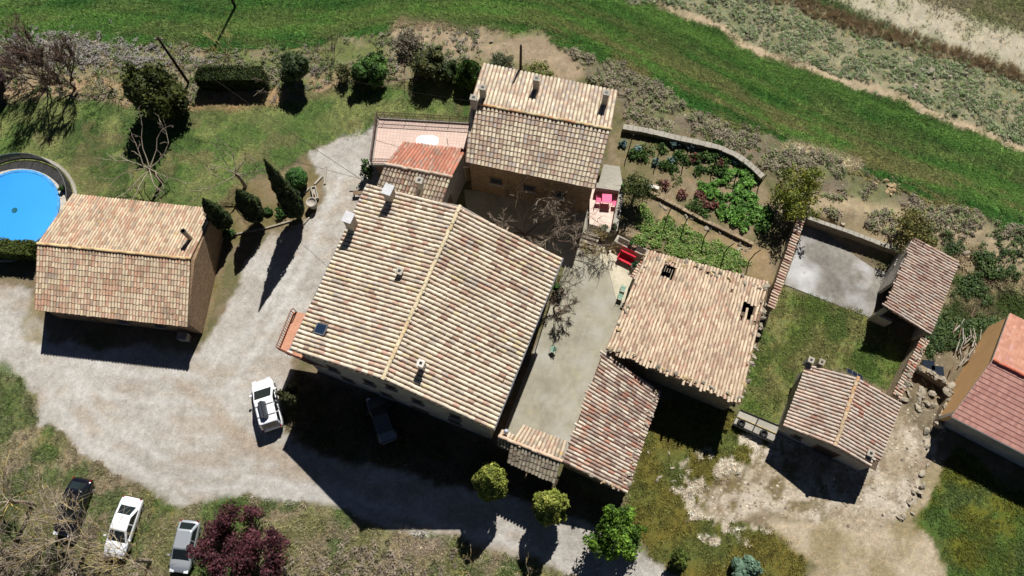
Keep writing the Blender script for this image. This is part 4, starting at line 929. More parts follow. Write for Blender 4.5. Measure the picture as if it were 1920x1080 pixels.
# ------------------------------------------------------------------ modern house at the right edge
zE, zRr = 3.3, 4.9
nW, nR, nS = at(1893, 588, zE), at(1861, 675, zRr), at(1785, 780, zE); ex = Vector((9.5, -5.4, 0)); ex = ex.normalized() * 13
nWe, nRe, nSe = nW + ex, nR + ex, nS + ex
base = (nW + nSe) / 2; base.z = 0
mod = empty('modern_house', base, label='newer house with tan rendered gable and flat red roof tiles at the right edge', category='house')
cM, wM = gable(mod, nWe, nW, nRe, nR, nSe, nS, 'tan_plaster', z0=-1.6, inset=.25, ginset=.1, drop=.2)
wM[2].data.materials.clear(); wM[2].data.materials.append(M['plaster'])
deck(mod, nWe, nW, nRe, nR, mat='plaster'); deck(mod, nS, nSe, nR, nRe, mat='plaster')
rf = Roof([((196, 124, 104), 3)], mat='tile_new', messy=.15, seed=29, keep=300)
rf.slope(nWe, nW, nRe, nR, pitch=.28, course=.36, shape='flat', palette=[((216, 152, 122), 3), ((208, 140, 112), 3), ((202, 130, 102), 2)], clump=.2)
rf.slope(nS, nSe, nR, nRe, pitch=.25, course=.40, shape='flat', palette=[((206, 142, 126), 3), ((196, 130, 116), 3), ((214, 154, 138), 2)], clump=.2); rf.build(mod)
ridge(mod, nR, nRe, [(206, 116, 92), (196, 106, 86)], step=.4, scale=1.2)
MB().tube([nS + Vector((-.05, -.08, -.05)), nSe + Vector((-.05, -.08, -.05))], .06, 8).build('gutter', M['grey_metal'], mod)
opening(mod, cM[2], cM[3], .75, 1.4, 1.2, 1.1, cen=(base.x, base.y))
# ------------------------------------------------------------------ plants
def jit(c, n, amt, rng):
    c = np.array(c)[None] * (1 + rng.normal(0, amt, (n, 1))) * (1 + rng.normal(0, amt * .35, (n, 3))); return np.clip(c, .004, .9)
def quads_at(P, N, size, rng, aspect=.7):
    """one leaf quad per point, facing N"""
    k = len(P); N = N / (np.linalg.norm(N, axis=1)[:, None] + 1e-9)
    r = rng.normal(size=(k, 3)); a = np.cross(N, r); a /= np.linalg.norm(a, axis=1)[:, None] + 1e-9; b = np.cross(N, a)
    s = (size * rng.uniform(.6, 1.35, k))[:, None]; a = a * s; b = b * s * aspect
    V = np.stack([P - a, P - b * .9, P + a, P + b * .9], 1).reshape(-1, 3)
    return V, np.arange(k * 4).reshape(-1, 4)
def blob_pts(c, rad, nclump, nleaf, rng, cr=(.26, .42), hollow=.45, top=0.):
    c = np.array(c); rad = np.array(rad)
    d = rng.normal(size=(nclump, 3)); d /= np.linalg.norm(d, axis=1)[:, None]; d[:, 2] = np.maximum(d[:, 2], -.75 + top)
    ctr = d * (rng.random((nclump, 1)) ** hollow) * .78; R_ = rng.uniform(*cr, nclump)
    w = R_ ** 2; w /= w.sum(); ci = rng.choice(nclump, nleaf, p=w)
    e = rng.normal(size=(nleaf, 3)); e /= np.linalg.norm(e, axis=1)[:, None]
    p = ctr[ci] + e * R_[ci][:, None] * (rng.random((nleaf, 1)) ** .35)
    return c + p * rad, e * .6 + rng.normal(size=(nleaf, 3)) * .55 + np.array([0, 0, .35]), ci, ctr
def core_mesh(c, rad, rng, k=.72, n1=7, n2=10):
    v = [(0, 0, 1)]; 
    for i in range(1, n1):
        for j in range(n2):
            t = math.pi * i / n1; a = 2 * math.pi * j / n2; v.append((math.sin(t) * math.cos(a), math.sin(t) * math.sin(a), math.cos(t)))
    v.append((0, 0, -1)); v = np.array(v) * (1 + rng.normal(0, .1, (len(v), 1))) * k * np.array(rad) + np.array(c)
    q = []; t3 = [(0, 1 + j, 1 + (j + 1) % n2) for j in range(n2)]
    for i in range(n1 - 2):
        for j in range(n2): q.append((1 + i * n2 + j, 1 + (i + 1) * n2 + j, 1 + (i + 1) * n2 + (j + 1) % n2, 1 + i * n2 + (j + 1) % n2))
    e = len(v) - 1; s0 = 1 + (n1 - 2) * n2; t3 += [(s0 + j, e, s0 + (j + 1) % n2) for j in range(n2)]
    return v, np.array(q), np.array(t3)
def crown(name, parent, blobs, nleaf, leaf, pal, seed, mat='leaf', nclump=40, core=0., cr=(.26, .42), hollow=.45):
    rng = np.random.default_rng(seed); Vs = []; Qs = []; Ts = []; Cs = []; off = 0
    tot = sum(r[0] * r[1] * r[2] for _, r in blobs) ; pal = [lin(c) for c in pal]
    for c, r in blobs:
        k = max(60, int(nleaf * r[0] * r[1] * r[2] / tot)); nc = max(6, int(nclump * (r[0] * r[1] * r[2] / tot) ** .6))
        P, N, ci, _ = blob_pts(c, r, nc, k, rng, cr, hollow); V_, Q_ = quads_at(P, N, leaf, rng)
        pc = np.array([pal[i] for i in rng.choice(len(pal), nc)]); cc = pc[ci] * (1 + rng.normal(0, .22, (k, 1))); cc = np.clip(cc, .004, .8)
        Vs.append(V_); Qs.append(Q_ + off); Cs.append(np.repeat(cc, 4, 0)); off += len(V_)
        if core:
            v, q, t3 = core_mesh(c, r, rng, core); Vs.append(v); Qs.append(q + off); Ts.append(t3 + off); Cs.append(np.tile(np.mean(pal, 0), (len(v), 1))); off += len(v)
    me = mesh_np(name, np.concatenate(Vs), quads=np.concatenate(Qs), tris=np.concatenate(Ts) if Ts else None, col=np.concatenate(Cs))
    return link(name, me, M[mat], parent)
def trunk(parent, base, h, r, lean=(0, 0), limbs=4, spread=.8, seed=0, mat='bark', top=.9):
    rng = random.Random(seed); b = Vector(base); mb = MB(); t = b + Vector((lean[0], lean[1], h * .5))
    mb.tube([b + Vector((0, 0, -.3)), lerp(b, t, .5) + Vector((rng.uniform(-.05, .05), rng.uniform(-.05, .05), 0)), t], [r * 1.25, r, r * .8], 7)
    for i in range(limbs):
        a = 2 * math.pi * (i + rng.uniform(-.2, .2)) / max(1, limbs); e = t + Vector((math.cos(a) * spread, math.sin(a) * spread, h * (top - .5) * rng.uniform(.6, 1)))
        m_ = lerp(t, e, .5) + Vector((math.cos(a) * .15, math.sin(a) * .15, .1)); mb.tube([t - Vector((0, 0, .15)), m_, e], [r * .6, r * .4, r * .12], 5)
    return mb.build('trunk', M[mat], parent)
def tree(name, label, cat, px, h, rad, zc, pal, nleaf, leaf, seed, lobes=5, group=None, core=0., mat='leaf', tr=.14, squash=1., nclump=46, hollow=.45, lobe=.62, cen=.8, far=(.35, .6)):
    b = G(*px); rng = random.Random(seed); e = empty(name, b, label=label, category=cat)
    if group: e['group'] = group
    bl = [((b.x, b.y, b.z + zc), (rad * cen, rad * cen, (h - zc) * .95))]
    for i in range(lobes):
        a = 2 * math.pi * i / max(1, lobes) + rng.uniform(-.4, .4); k = rng.uniform(*far) * rad
        bl.append(((b.x + math.cos(a) * k, b.y + math.sin(a) * k, b.z + zc + rng.uniform(-.3, .35) * (h - zc)), (rad * lobe * rng.uniform(.7, 1.05),) * 2 + ((h - zc) * .7 * squash,)))
    trunk(e, b, zc * 1.1, tr, limbs=5, spread=rad * .5, seed=seed, top=1.1)
    crown('crown', e, bl, nleaf, leaf, pal, seed, mat=mat, core=core, nclump=nclump, hollow=hollow)
    return e
def spindle(name, label, px, h, r, pal, n, leaf, seed, zb=.25, prof=None, group=None, cat='tree', tr=.1, lumpy=.22):
    """dense narrow conifer: scale sprays over a lumpy spindle"""
    b = G(*px); rng = np.random.default_rng(seed); e = empty(name, b, label=label, category=cat)
    if group: e['group'] = group
    MB().tube([b + Vector((0, 0, -.3)), b + Vector((0, 0, zb + .3)), b + Vector((0, 0, h * .5))], [tr, tr * .9, tr * .5], 7).build('trunk', M['bark'], e)
    prof = prof or (lambda t: (np.clip(t / .18, 0, 1) ** .6) * (1 - np.clip((t - .18) / .82, 0, 1) ** 1.7))
    t = rng.random(n * 3); keep = rng.random(n * 3) < prof(t) * .95 + .05; t = t[keep][:n]; k = len(t); a = rng.random(k) * 6.283
    lump = 1 + lumpy * (vnoise(a * 1.6 + 5, t * h * 1.3, seed) - .5) * 2 + .12 * (vnoise(a * 3.2, t * h * 3.1, seed + 3) - .5) * 2
    R_ = r * prof(t) * lump * (.82 + .25 * rng.random(k) ** .5); z = zb + t * (h - zb)
    P = np.stack([b.x + np.cos(a) * R_, b.y + np.sin(a) * R_, b.z + z], 1)
    N = np.stack([np.cos(a), np.sin(a), .5 + 0 * a], 1) + rng.normal(size=(k, 3)) * .5
    V_, Q_ = quads_at(P, N, leaf, rng, .55); pl = np.array([lin(c) for c in pal])
    ci = np.clip((vnoise(a * 2, t * h * 2, seed + 9) * len(pl)).astype(int), 0, len(pl) - 1); cc = np.clip(pl[ci] * (1 + rng.normal(0, .22, (k, 1))), .003, .8)
    # dense inner body of the same foliage
    tt = np.linspace(0, 1, 12); n2 = 10; vs = []; off = len(V_); q = []
    for i, t_ in enumerate(tt):
        for j in range(n2):
            aa = 6.283 * j / n2; rr = max(.02, r * prof(np.array([t_]))[0] * .82 * (1 + .12 * math.sin(aa * 3 + i * 1.7 + seed))); vs.append((b.x + math.cos(aa) * rr, b.y + math.sin(aa) * rr, b.z + zb + t_ * (h - zb)))
    for i in range(11):
        for j in range(n2): q.append((off + i * n2 + j, off + i * n2 + (j + 1) % n2, off + (i + 1) * n2 + (j + 1) % n2, off + (i + 1) * n2 + j))
    me = mesh_np('crown', np.concatenate([V_, np.array(vs)]), quads=np.concatenate([Q_, np.array(q)]), col=np.concatenate([np.repeat(cc, 4, 0), np.tile(pl.mean(0), (len(vs), 1))]))
    link('crown', me, M['needle'], e); return e
def hedge(name, label, c4, h, pal, n, leaf, seed, cat='hedge'):
    """clipped box hedge on a ground quad"""
    P4 = [Vector((p.x, p.y, 0)) for p in c4]; z0 = sum(p.z for p in c4) / 4; c_ = sum(P4, Vector()) / 4; c_.z = z0
    e = empty(name, c_, label=label, category=cat); rng = np.random.default_rng(seed)
    def uvp(u, v, z): 
        a = np.array(P4[0])[None] * (1 - u)[:, None] + np.array(P4[1])[None] * u[:, None]; b = np.array(P4[3])[None] * (1 - u)[:, None] + np.array(P4[2])[None] * u[:, None]
        p = a * (1 - v)[:, None] + b * v[:, None]; p[:, 2] = z0 + z; return p
    f = rng.random(n); u = rng.random(n); v = rng.random(n); z = rng.random(n) ** .8 * h; nn = np.zeros((n, 3)) + np.array([0, 0, .4])
    top = f < .5; z[top] = h; s1 = (f >= .5) & (f < .68); v[s1] = 0; s2 = (f >= .68) & (f < .82); v[s2] = 1; s3 = (f >= .82) & (f < .91); u[s3] = 0; u[f >= .91] = 1
    P = uvp(u, v, z); lump = (fbm(P[:, 0] * 1.3, P[:, 1] * 1.3 + P[:, 2], 1.1, seed) - .5) * .5
    cc3 = np.array(c_); dirv = P - (cc3 + np.array([0, 0, h * .5])); dirv /= np.linalg.norm(dirv, axis=1)[:, None]; P = P + dirv * (lump + rng.normal(0, .05, n))[:, None]
    V_, Q_ = quads_at(P, dirv + rng.normal(size=(n, 3)) * .6, leaf, rng, .7); pl = np.array([lin(c) for c in pal]); ci = rng.choice(len(pl), n); cc = np.clip(pl[ci] * (1 + rng.normal(0, .2, (n, 1))), .003, .8)
    ins = [lerp(p, Vector((c_.x, c_.y, 0)), .06) for p in P4]; vs = [(p.x, p.y, z0 - .2) for p in ins] + [(p.x, p.y, z0 + h * .95) for p in ins]; o = len(V_)
    bq = np.array([(0, 1, 5, 4), (1, 2, 6, 5), (2, 3, 7, 6), (3, 0, 4, 7), (4, 5, 6, 7)]) + o
    me = mesh_np('foliage', np.concatenate([V_, np.array(vs)]), quads=np.concatenate([Q_, bq]), col=np.concatenate([np.repeat(cc, 4, 0), np.tile(pl.mean(0), (8, 1))]))
    link('foliage', me, M['needle'], e)
    st = MB()
    for k in range(5):
        p = lerp(lerp(P4[0], P4[1], (k + .5) / 5), lerp(P4[3], P4[2], (k + .5) / 5), .5); st.tube([(p.x, p.y, z0 - .2), (p.x, p.y, z0 + h * .6)], .05, 5)
    st.build('stem', M['bark'], e); return e
class Twigs:
    """bare branch system as one mesh"""
    def __init__(s, seed, pal): s.r = random.Random(seed); s.V = []; s.Q = []; s.Cl = []; s.pal = [lin(c) for c in pal]; s.n = 0; s.minr = .016
    def seg(s, pts, rad, sides, c):
        mb = MB().tube(pts, rad, sides, cap=False); s.V += mb.v; s.Q += [tuple(i + s.n for i in f) for f in mb.f]; s.n += len(mb.v); s.Cl += [c] * len(mb.v)
    def grow(s, p, d, L, r, depth, kids=3, spread=.55, up=.12, shrink=.66, wob=.18):
        R_ = s.r; c = np.array(R_.choice(s.pal)) * R_.uniform(.8, 1.2); pts = [p]; q = p; dd = d.normalized(); n_ = 3 if depth > 0 else 2
        for i in range(n_):
            dd = (dd + Vector((R_.gauss(0, wob), R_.gauss(0, wob), R_.gauss(0, wob) + up * .5))).normalized(); q = q + dd * (L / n_); pts.append(q)
        s.seg(pts, [r * (1 - .45 * i / n_) for i in range(n_ + 1)], 5 if r > .05 else 3, c)
        if depth <= 0: return
        for k in range(kids):
            t = R_.uniform(.35, 1.0) if k else 1.0; i = min(n_ - 1, int(t * n_)); b = lerp(pts[i], pts[i + 1], min(1, t * n_ - i))
            a = Vector((R_.gauss(0, 1), R_.gauss(0, 1), R_.gauss(0, 1))); a = (a - dd * a.dot(dd)).normalized()
            nd = (dd + a * spread * R_.uniform(.6, 1.5) + Vector((0, 0, up))).normalized(); s.grow(b, nd, L * shrink * R_.uniform(.75, 1.2), max(s.minr, r * .55), depth - 1, kids, spread, up, shrink, wob)
    def build(s, name, parent):
        me = mesh_np(name, np.array(s.V), quads=np.array(s.Q), col=np.array(s.Cl)); return link(name, me, M['pale_bark'], parent)
GREYBARK = [(150, 138, 122), (134, 122, 106), (166, 152, 134)]; LICHEN = [(168, 150, 92), (150, 132, 84), (140, 126, 104), (176, 160, 110)]; BROWNB = [(104, 84, 72), (118, 98, 84), (92, 76, 68)]
def bare(name, label, px, h, r, seed, pal=GREYBARK, limbs=4, depth=4, kids=3, fork=.35, spread=.6, up=.15, lean=(0, 0), out=.7, shrink=.66, cat='tree', group=None, L=None, wob=.18, minr=.016):
    b = G(*px); e = empty(name, b, label=label, category=cat)
    if group: e['group'] = group
    R_ = random.Random(seed); t = b + Vector((lean[0], lean[1], h * fork)); tw = Twigs(seed, pal); tw.minr = minr
    tr_ = Twigs(seed + 1, pal); tr_.seg([b + Vector((0, 0, -.3)), lerp(b, t, .5) + Vector((R_.uniform(-.08, .08), R_.uniform(-.08, .08), 0)), t], [r * 1.3, r, r * .85], 7, np.array(tr_.pal[0])); tr_.build('trunk', e)
    for i in range(limbs):
        a = 2 * math.pi * (i + R_.uniform(-.25, .25)) / limbs; d = Vector((math.cos(a) * out, math.sin(a) * out, 1.0 - out * .6)).normalized()
        tw.grow(t, d, (L or h * .42) * R_.uniform(.8, 1.2), r * .55, depth - 1, kids, spread, up, shrink, wob)
    tw.build('branches', e); return e
def pollard(name, label, px, h, r, seed, limbs, L, pal=GREYBARK, shoots=3, cat='tree', group=None, sL=1.0, lift=.15, lean=(0, 0), a0=0., droop=0.):
    """short trunk, long knuckled limbs"""
    b = G(*px); e = empty(name, b, label=label, category=cat)
    if group: e['group'] = group
    R_ = random.Random(seed); t = b + Vector((lean[0], lean[1], h)); tr_ = Twigs(seed, pal)
    tr_.seg([b + Vector((0, 0, -.3)), lerp(b, t, .5) + Vector((.05, .04, 0)), t], [r * 1.3, r, r * .95], 8, np.array(tr_.pal[0])); tr_.build('trunk', e); tw = Twigs(seed + 5, pal)
    for i in range(limbs):
        a = a0 + 2 * math.pi * (i + R_.uniform(-.22, .22)) / limbs; l_ = L * R_.uniform(.7, 1.15); d = Vector((math.cos(a), math.sin(a), lift + R_.uniform(-.05, .2))); p = t - Vector((0, 0, R_.uniform(0, .25))); pts = [p]
        for k in range(5):
            d = (d + Vector((R_.gauss(0, .26), R_.gauss(0, .26), R_.gauss(.03 - droop, .13)))).normalized(); p = p + d * (l_ / 5); pts.append(p)
        rr = r * .36; tw.seg(pts, [rr, rr * .8, rr * .66, rr * .55, rr * .45, rr * .3], 5, np.array(R_.choice(tw.pal)))
        for k in range(shoots):
            j = R_.randint(2, 5); dd = (d + Vector((R_.gauss(0, .6), R_.gauss(0, .6), R_.gauss(.25, .3)))).normalized(); tw.grow(pts[j], dd, sL * R_.uniform(.6, 1.3), .022, 1, 3, .5, .1, .6)
    tw.build('branches', e); return e

DKG = [(44, 58, 26), (56, 66, 28), (36, 50, 24), (70, 78, 34)]
OLV = [(84, 92, 58), (72, 84, 48), (98, 104, 66)]
# --- north hedge line, from the left
tree('purple_shrub', 'dark purple leafless shrub cut by the left picture edge', 'shrub', (-2, 172), 3.2, 2.0, 1.5, [(74, 52, 62), (62, 46, 54), (90, 66, 72)], 2600, .1, 101, core=.6)
bare('bare_tree', 'dark forked leafless tree, leftmost along the north hedge bank', (92, 160), 7.2, .14, 102, BROWNB, limbs=6, depth=5, kids=4, fork=.08, out=.7, spread=.42, up=.2, L=2.7, minr=.024)
bare('bare_tree', 'leafless dark tree with many stems, beside the leftmost forked one', (140, 166), 6.8, .14, 103, BROWNB, limbs=6, depth=5, kids=4, fork=.12, out=.6, spread=.42, up=.2, L=2.5, minr=.024)
bare('bare_tree', 'small yellowish leafless tree next to the big dark evergreen', (212, 170), 3.6, .09, 104, LICHEN, limbs=4, depth=5, fork=.2, out=.9, spread=.6, L=1.2)
bare('bare_tree', 'low leafless sapling at the foot of the left bank', (45, 168), 2.6, .06, 105, BROWNB, limbs=4, depth=4, fork=.12, L=1.0)
tree('evergreen_tree', 'big dark olive-green evergreen tree standing alone on the lawn edge', 'tree', (312, 208), 6.6, 2.75, 3.0, [(52, 62, 24), (66, 74, 28), (40, 52, 22), (82, 86, 36)], 9000, .13, 106, lobes=8, core=.62, tr=.2, nclump=70)
hedge('clipped_hedge', 'long clipped dark hedge on the bank north of the lawn', [G(380, 172), G(506, 170), G(502, 146), G(384, 147)], 1.9, [(52, 64, 28), (62, 74, 32), (42, 54, 24)], 5200, .1, 107)
tree('round_tree', 'round grey-green clipped tree at the end of the long hedge', 'tree', (563, 150), 4.0, 1.75, 2.3, [(66, 82, 48), (80, 96, 58), (54, 70, 40)], 6000, .1, 108, core=.7)
tree('broad_shrub', 'broad-leaved bright and dark green shrub in the middle of the north bank', 'shrub', (702, 150), 3.0, 1.9, 1.4, [(70, 104, 44), (54, 78, 38), (92, 128, 54), (46, 66, 34)], 5200, .13, 109, core=.6)
tree('olive_shrub', 'large grey-green shrub left of two dark conifers', 'shrub', (808, 140), 3.9, 2.0, 1.9, [(72, 80, 48), (86, 92, 54), (58, 66, 40), (110, 108, 62)], 5600, .11, 110, core=.6)
tree('dense_shrub', 'rounded dark shrub between the grey-green shrub and the pointed conifer', 'shrub', (838, 150), 2.6, 1.35, 1.2, [(56, 70, 34), (66, 82, 40), (46, 58, 30)], 4200, .1, 111, core=.7)
spindle('young_conifer', 'pointed bright-tipped conifer beside the upper house', (882, 152), 3.1, 1.35, [(58, 84, 34), (74, 104, 40), (44, 64, 28)], 4200, .13, 112, prof=lambda t: (np.clip(t / .22, 0, 1) ** .6) * (1 - np.clip((t - .22) / .78, 0, 1) ** 1.5))
bare('bare_shrub', 'leafless drooping shrub beside the round clipped tree', (522, 152), 2.8, .07, 113, GREYBARK, limbs=6, depth=4, fork=.1, out=1.1, up=-.02, L=1.5)
bare('bare_shrub', 'spiky leafless shrub behind the long hedge', (345, 130), 3.0, .05, 114, LICHEN, limbs=4, depth=4, fork=.1, out=.5, L=1.5)
bare('bare_shrub', 'yellow leafless saplings behind the middle of the hedge', (428, 106), 2.8, .05, 115, LICHEN, limbs=6, depth=4, fork=.08, out=.8, L=1.2)
bare('bare_shrub', 'thin leafless saplings between the round tree and the broad-leaved shrub', (622, 116), 2.6, .05, 116, BROWNB, limbs=5, depth=4, fork=.08, out=.6, L=1.3)
bare('bare_shrub', 'brown leafless shrub leaning out below the grey-green shrub', (760, 152), 2.2, .06, 117, BROWNB, limbs=5, depth=4, fork=.1, out=1.1, L=1.1)
tree('grey_shrub', 'grey leafless bush behind the dark shrubs near the rubble', 'shrub', (770, 92), 2.0, 1.7, .8, [(128, 120, 104), (112, 106, 90), (142, 132, 112)], 2000, .09, 118)
tree('loose_shrub', 'thin half-dead shrub left of the broad-leaved one', 'shrub', (650, 150), 2.0, 1.1, 1.0, [(88, 92, 52), (104, 98, 60), (70, 76, 44)], 900, .09, 119)
tree('garden_shrub', 'grey-green rounded shrub at the foot of the tall utility pole', 'shrub', (938, 128), 1.8, 1.6, .8, [(104, 112, 82), (122, 122, 96), (88, 98, 70)], 2000, .09, 120)
tree('garden_shrub', 'yellow-green spreading shrub just behind the upper house roof', 'shrub', (1010, 150), 1.6, 1.9, .7, [(120, 128, 62), (104, 116, 56), (138, 142, 76)], 2400, .09, 121)
# --- lawn and cypresses
pollard('pollarded_tree', 'bare pollarded tree with long radiating limbs on the lawn', (304, 342), 2.8, .15, 122, 11, 4.6, shoots=4, sL=.8, lift=.1)
pollard('pollarded_tree', 'smaller bare pollarded tree behind the cypresses', (460, 350), 2.6, .15, 123, 8, 3.3, shoots=4, sL=.9, lift=.3)
CYP = [(46, 58, 28), (56, 68, 32), (38, 50, 26)]
spindle('cypress', 'tallest of three slim dark cypresses in the gravel yard', (563, 407), 10.8, .86, CYP, 8200, .12, 124, tr=.14)
spindle('cypress', 'middle cypress of the row beside the pool barn', (488, 414), 6.3, .82, CYP, 5600, .12, 125, zb=.5, prof=lambda t: np.clip(t / .2, 0, 1) ** .55 * (1 - np.clip((t - .3) / .7, 0, 1) ** 2.2))
spindle('cypress', 'slender cypress nearest the pool barn wall', (432, 432), 6.6, .7, CYP, 5000, .12, 126, zb=.9, prof=lambda t: np.clip(t / .2, 0, 1) ** .55 * (1 - np.clip((t - .3) / .7, 0, 1) ** 2.2))
b = G(561, 343); tp_ = empty('topiary_ball', b, label='clipped green ball bush beside the tallest cypress', category='shrub')
crown('foliage', tp_, [((b.x, b.y, b.z + 1.0), (1.12, 1.12, 1.05))], 4200, .085, [(62, 98, 44), (76, 114, 52), (50, 82, 38)], 127, core=.86, nclump=160, cr=(.12, .2), hollow=.08)
trunk(tp_, b, .6, .07, limbs=0)
hedge('clipped_hedge', 'tall clipped hedge between the pool and the drive', [G(-30, 486), G(78, 492), G(84, 466), G(-30, 462)], 1.9, [(72, 84, 34), (60, 74, 30), (84, 94, 40)], 4200, .09, 128)
for px_, h_, r_, sd, lb in (((428, 440), .7, .7, 129, 'low green plant at the foot of the slender cypress'), ((528, 400), .7, .75, 130, 'leafy perennial clump beside the tallest cypress trunk'), ((505, 398), .5, .45, 131, 'small green tuft between the two taller cypresses'), ((692, 330), 2.4, .75, 132, 'climbing ivy on the wall corner below the roof terrace')):
    tree('leafy_plant', lb, 'plant', px_, h_, r_, h_ * .45, [(62, 96, 44), (78, 112, 52), (50, 78, 38)], 900, .1, sd, lobes=3, tr=.03)
# --- front of the house
THU = [(128, 136, 58), (112, 122, 50), (146, 150, 72), (92, 104, 42)]
PRT = lambda t: np.clip(t / .25, 0, 1) ** .5 * (1 - np.clip((t - .5) / .5, 0, 1) ** 2.4)
spindle('golden_conifer', 'yellow-green columnar conifer in the house shadow, nearer the car', (921, 910), 6.6, 1.0, THU, 6500, .15, 133, prof=PRT, lumpy=.5)
spindle('golden_conifer', 'yellow-green columnar conifer in front of the gatehouse', (1030, 955), 6.2, 1.0, THU, 6500, .16, 134, prof=PRT, lumpy=.5)
tree('leafy_tree', 'bright green bushy tree at the south end of the low shed', 'tree', (1148, 1003), 5.0, 2.3, 2.6, [(96, 128, 40), (112, 146, 50), (80, 110, 36), (66, 92, 32)], 9500, .11, 135, lobes=9, core=.15, cen=.6, lobe=.5, far=(.4, .75), nclump=70)
tree('plum_tree', 'purple-leaved plum tree beside the parked cars', 'tree', (478, 1032), 5.2, 3.7, 2.7, [(90, 50, 58), (76, 42, 48), (106, 62, 68), (64, 36, 42)], 14000, .1, 136, lobes=11, core=0, nclump=130, lobe=.36, cen=.5, far=(.45, .85))
tree('olive_shrub', 'dull olive bush at the corner of the farmhouse beside the white van', 'shrub', (550, 748), 2.3, 1.15, 1.2, [(84, 88, 52), (70, 76, 44), (98, 100, 62)], 2600, .1, 137, core=.4)
for i, (px_, r_) in enumerate((((575, 815), .5), ((600, 790), .8), ((620, 830), .7), ((680, 800), .8), ((760, 830), .9), ((830, 850), .7))):
    tree('shade_shrub', 'low shrub in the dark bed below the farmhouse gable, ' + ['leftmost', 'second from the left', 'third from the left', 'fourth from the left', 'fifth from the left', 'rightmost'][i], 'shrub', px_, 1.2, r_, .55, [(92, 92, 56), (74, 80, 46)], 700, .09, 140 + i, lobes=3, group='shrubs in the shaded front bed')
tree('dwarf_conifer', 'small olive-green conifer by the drive below the bright green tree', 'shrub', (1268, 1050), 2.6, .85, 1.3, [(92, 104, 44), (78, 92, 38)], 2600, .1, 150, core=.6)
tree('blue_conifer', 'blue-green dome-shaped conifer at the bottom edge', 'shrub', (1390, 1068), 1.9, 1.15, .8, [(98, 124, 102), (84, 110, 90), (114, 138, 116)], 4200, .1, 151, core=.75, mat='needle')
# --- east side
tree('spring_tree', 'yellow-green tree at the corner of the vegetable garden', 'tree', (1478, 388), 4.3, 2.75, 2.3, [(122, 130, 46), (100, 112, 42), (142, 142, 56), (84, 98, 40)], 6200, .1, 152, lobes=9, nclump=80, cen=.6, lobe=.5, far=(.4, .75))
tree('thin_tree', 'sparse olive-brown tree leaning over the concrete pad', 'tree', (1700, 452), 3.4, 2.5, 1.8, [(122, 116, 62), (104, 106, 54), (136, 124, 74), (88, 96, 46)], 3000, .1, 153, lobes=7, nclump=60)
tree('olive_tree', 'olive tree with dark trunk beside the pink table terrace', 'tree', (1188, 372), 3.6, 1.7, 2.2, [(82, 94, 48), (98, 108, 56), (70, 82, 44)], 2800, .09, 154, lobes=6, tr=.13, nclump=50)
bare('courtyard_tree', 'large leafless tree with sprawling grey limbs between the two houses', (1012, 458), 6.2, .16, 155, GREYBARK + BROWNB[:1], limbs=9, depth=5, kids=4, fork=.2, out=1.0, spread=.7, up=.1, L=2.9, shrink=.64, lean=(-1.3, .4), minr=.02)
bare('courtyard_tree', 'dark leafless small tree against the farmhouse east wall', (1036, 578), 2.8, .08, 156, GREYBARK + BROWNB, limbs=6, depth=5, kids=4, fork=.3, out=1.0, spread=.6, L=1.0, lean=(.4, 0))
bare('courtyard_shrub', 'leafless yellowish shrub beside the stone steps', (1128, 468), 2.6, .06, 157, LICHEN, limbs=6, depth=4, kids=4, fork=.1, out=.9, L=1.2)
# --- pollards over the parked cars
pollard('pollarded_tree', 'lichen-covered pollarded tree at the left edge beside the black car', (62, 945), 3.2, .17, 158, 8, 2.9, GREYBARK + GREYBARK + GREYBARK + LICHEN[:2], shoots=22, sL=1.7, lift=.3)
pollard('pollarded_tree', 'lichen-covered pollarded tree between black and white cars', (172, 1010), 3.2, .17, 159, 8, 2.9, GREYBARK + GREYBARK + GREYBARK + LICHEN[:2], shoots=22, sL=1.7, lift=.3)
pollard('pollarded_tree', 'grey pollarded tree between the white and silver cars', (282, 1052), 3.0, .15, 160, 7, 2.6, GREYBARK + LICHEN, shoots=18, sL=1.6, lift=.3)
pollard('pollarded_tree', 'grey pollarded tree at the bottom left corner', (30, 1058), 3.0, .15, 161, 8, 2.8, GREYBARK + BROWNB, shoots=15, sL=1.7, lift=.3)
for i, (px_, h_, lb) in enumerate((((625, 1085), 4.4, 'leafless sapling right of the purple plum tree'), ((705, 1098), 4.6, 'leafless sapling on the roadside verge, second from the plum tree'), ((775, 1075), 3.8, 'leafless sapling beside the narrow stony path'), ((880, 1075), 3.4, 'thin leafless sapling casting a shadow beside the sunlit drive'), ((985, 1095), 3.0, 'leafless sapling at the bottom edge below the second conifer'))):
    bare('sapling', lb, px_, h_, .07, 170 + i, GREYBARK + LICHEN, limbs=5, depth=4, kids=3, fork=.15, out=.6, spread=.55, L=1.5)

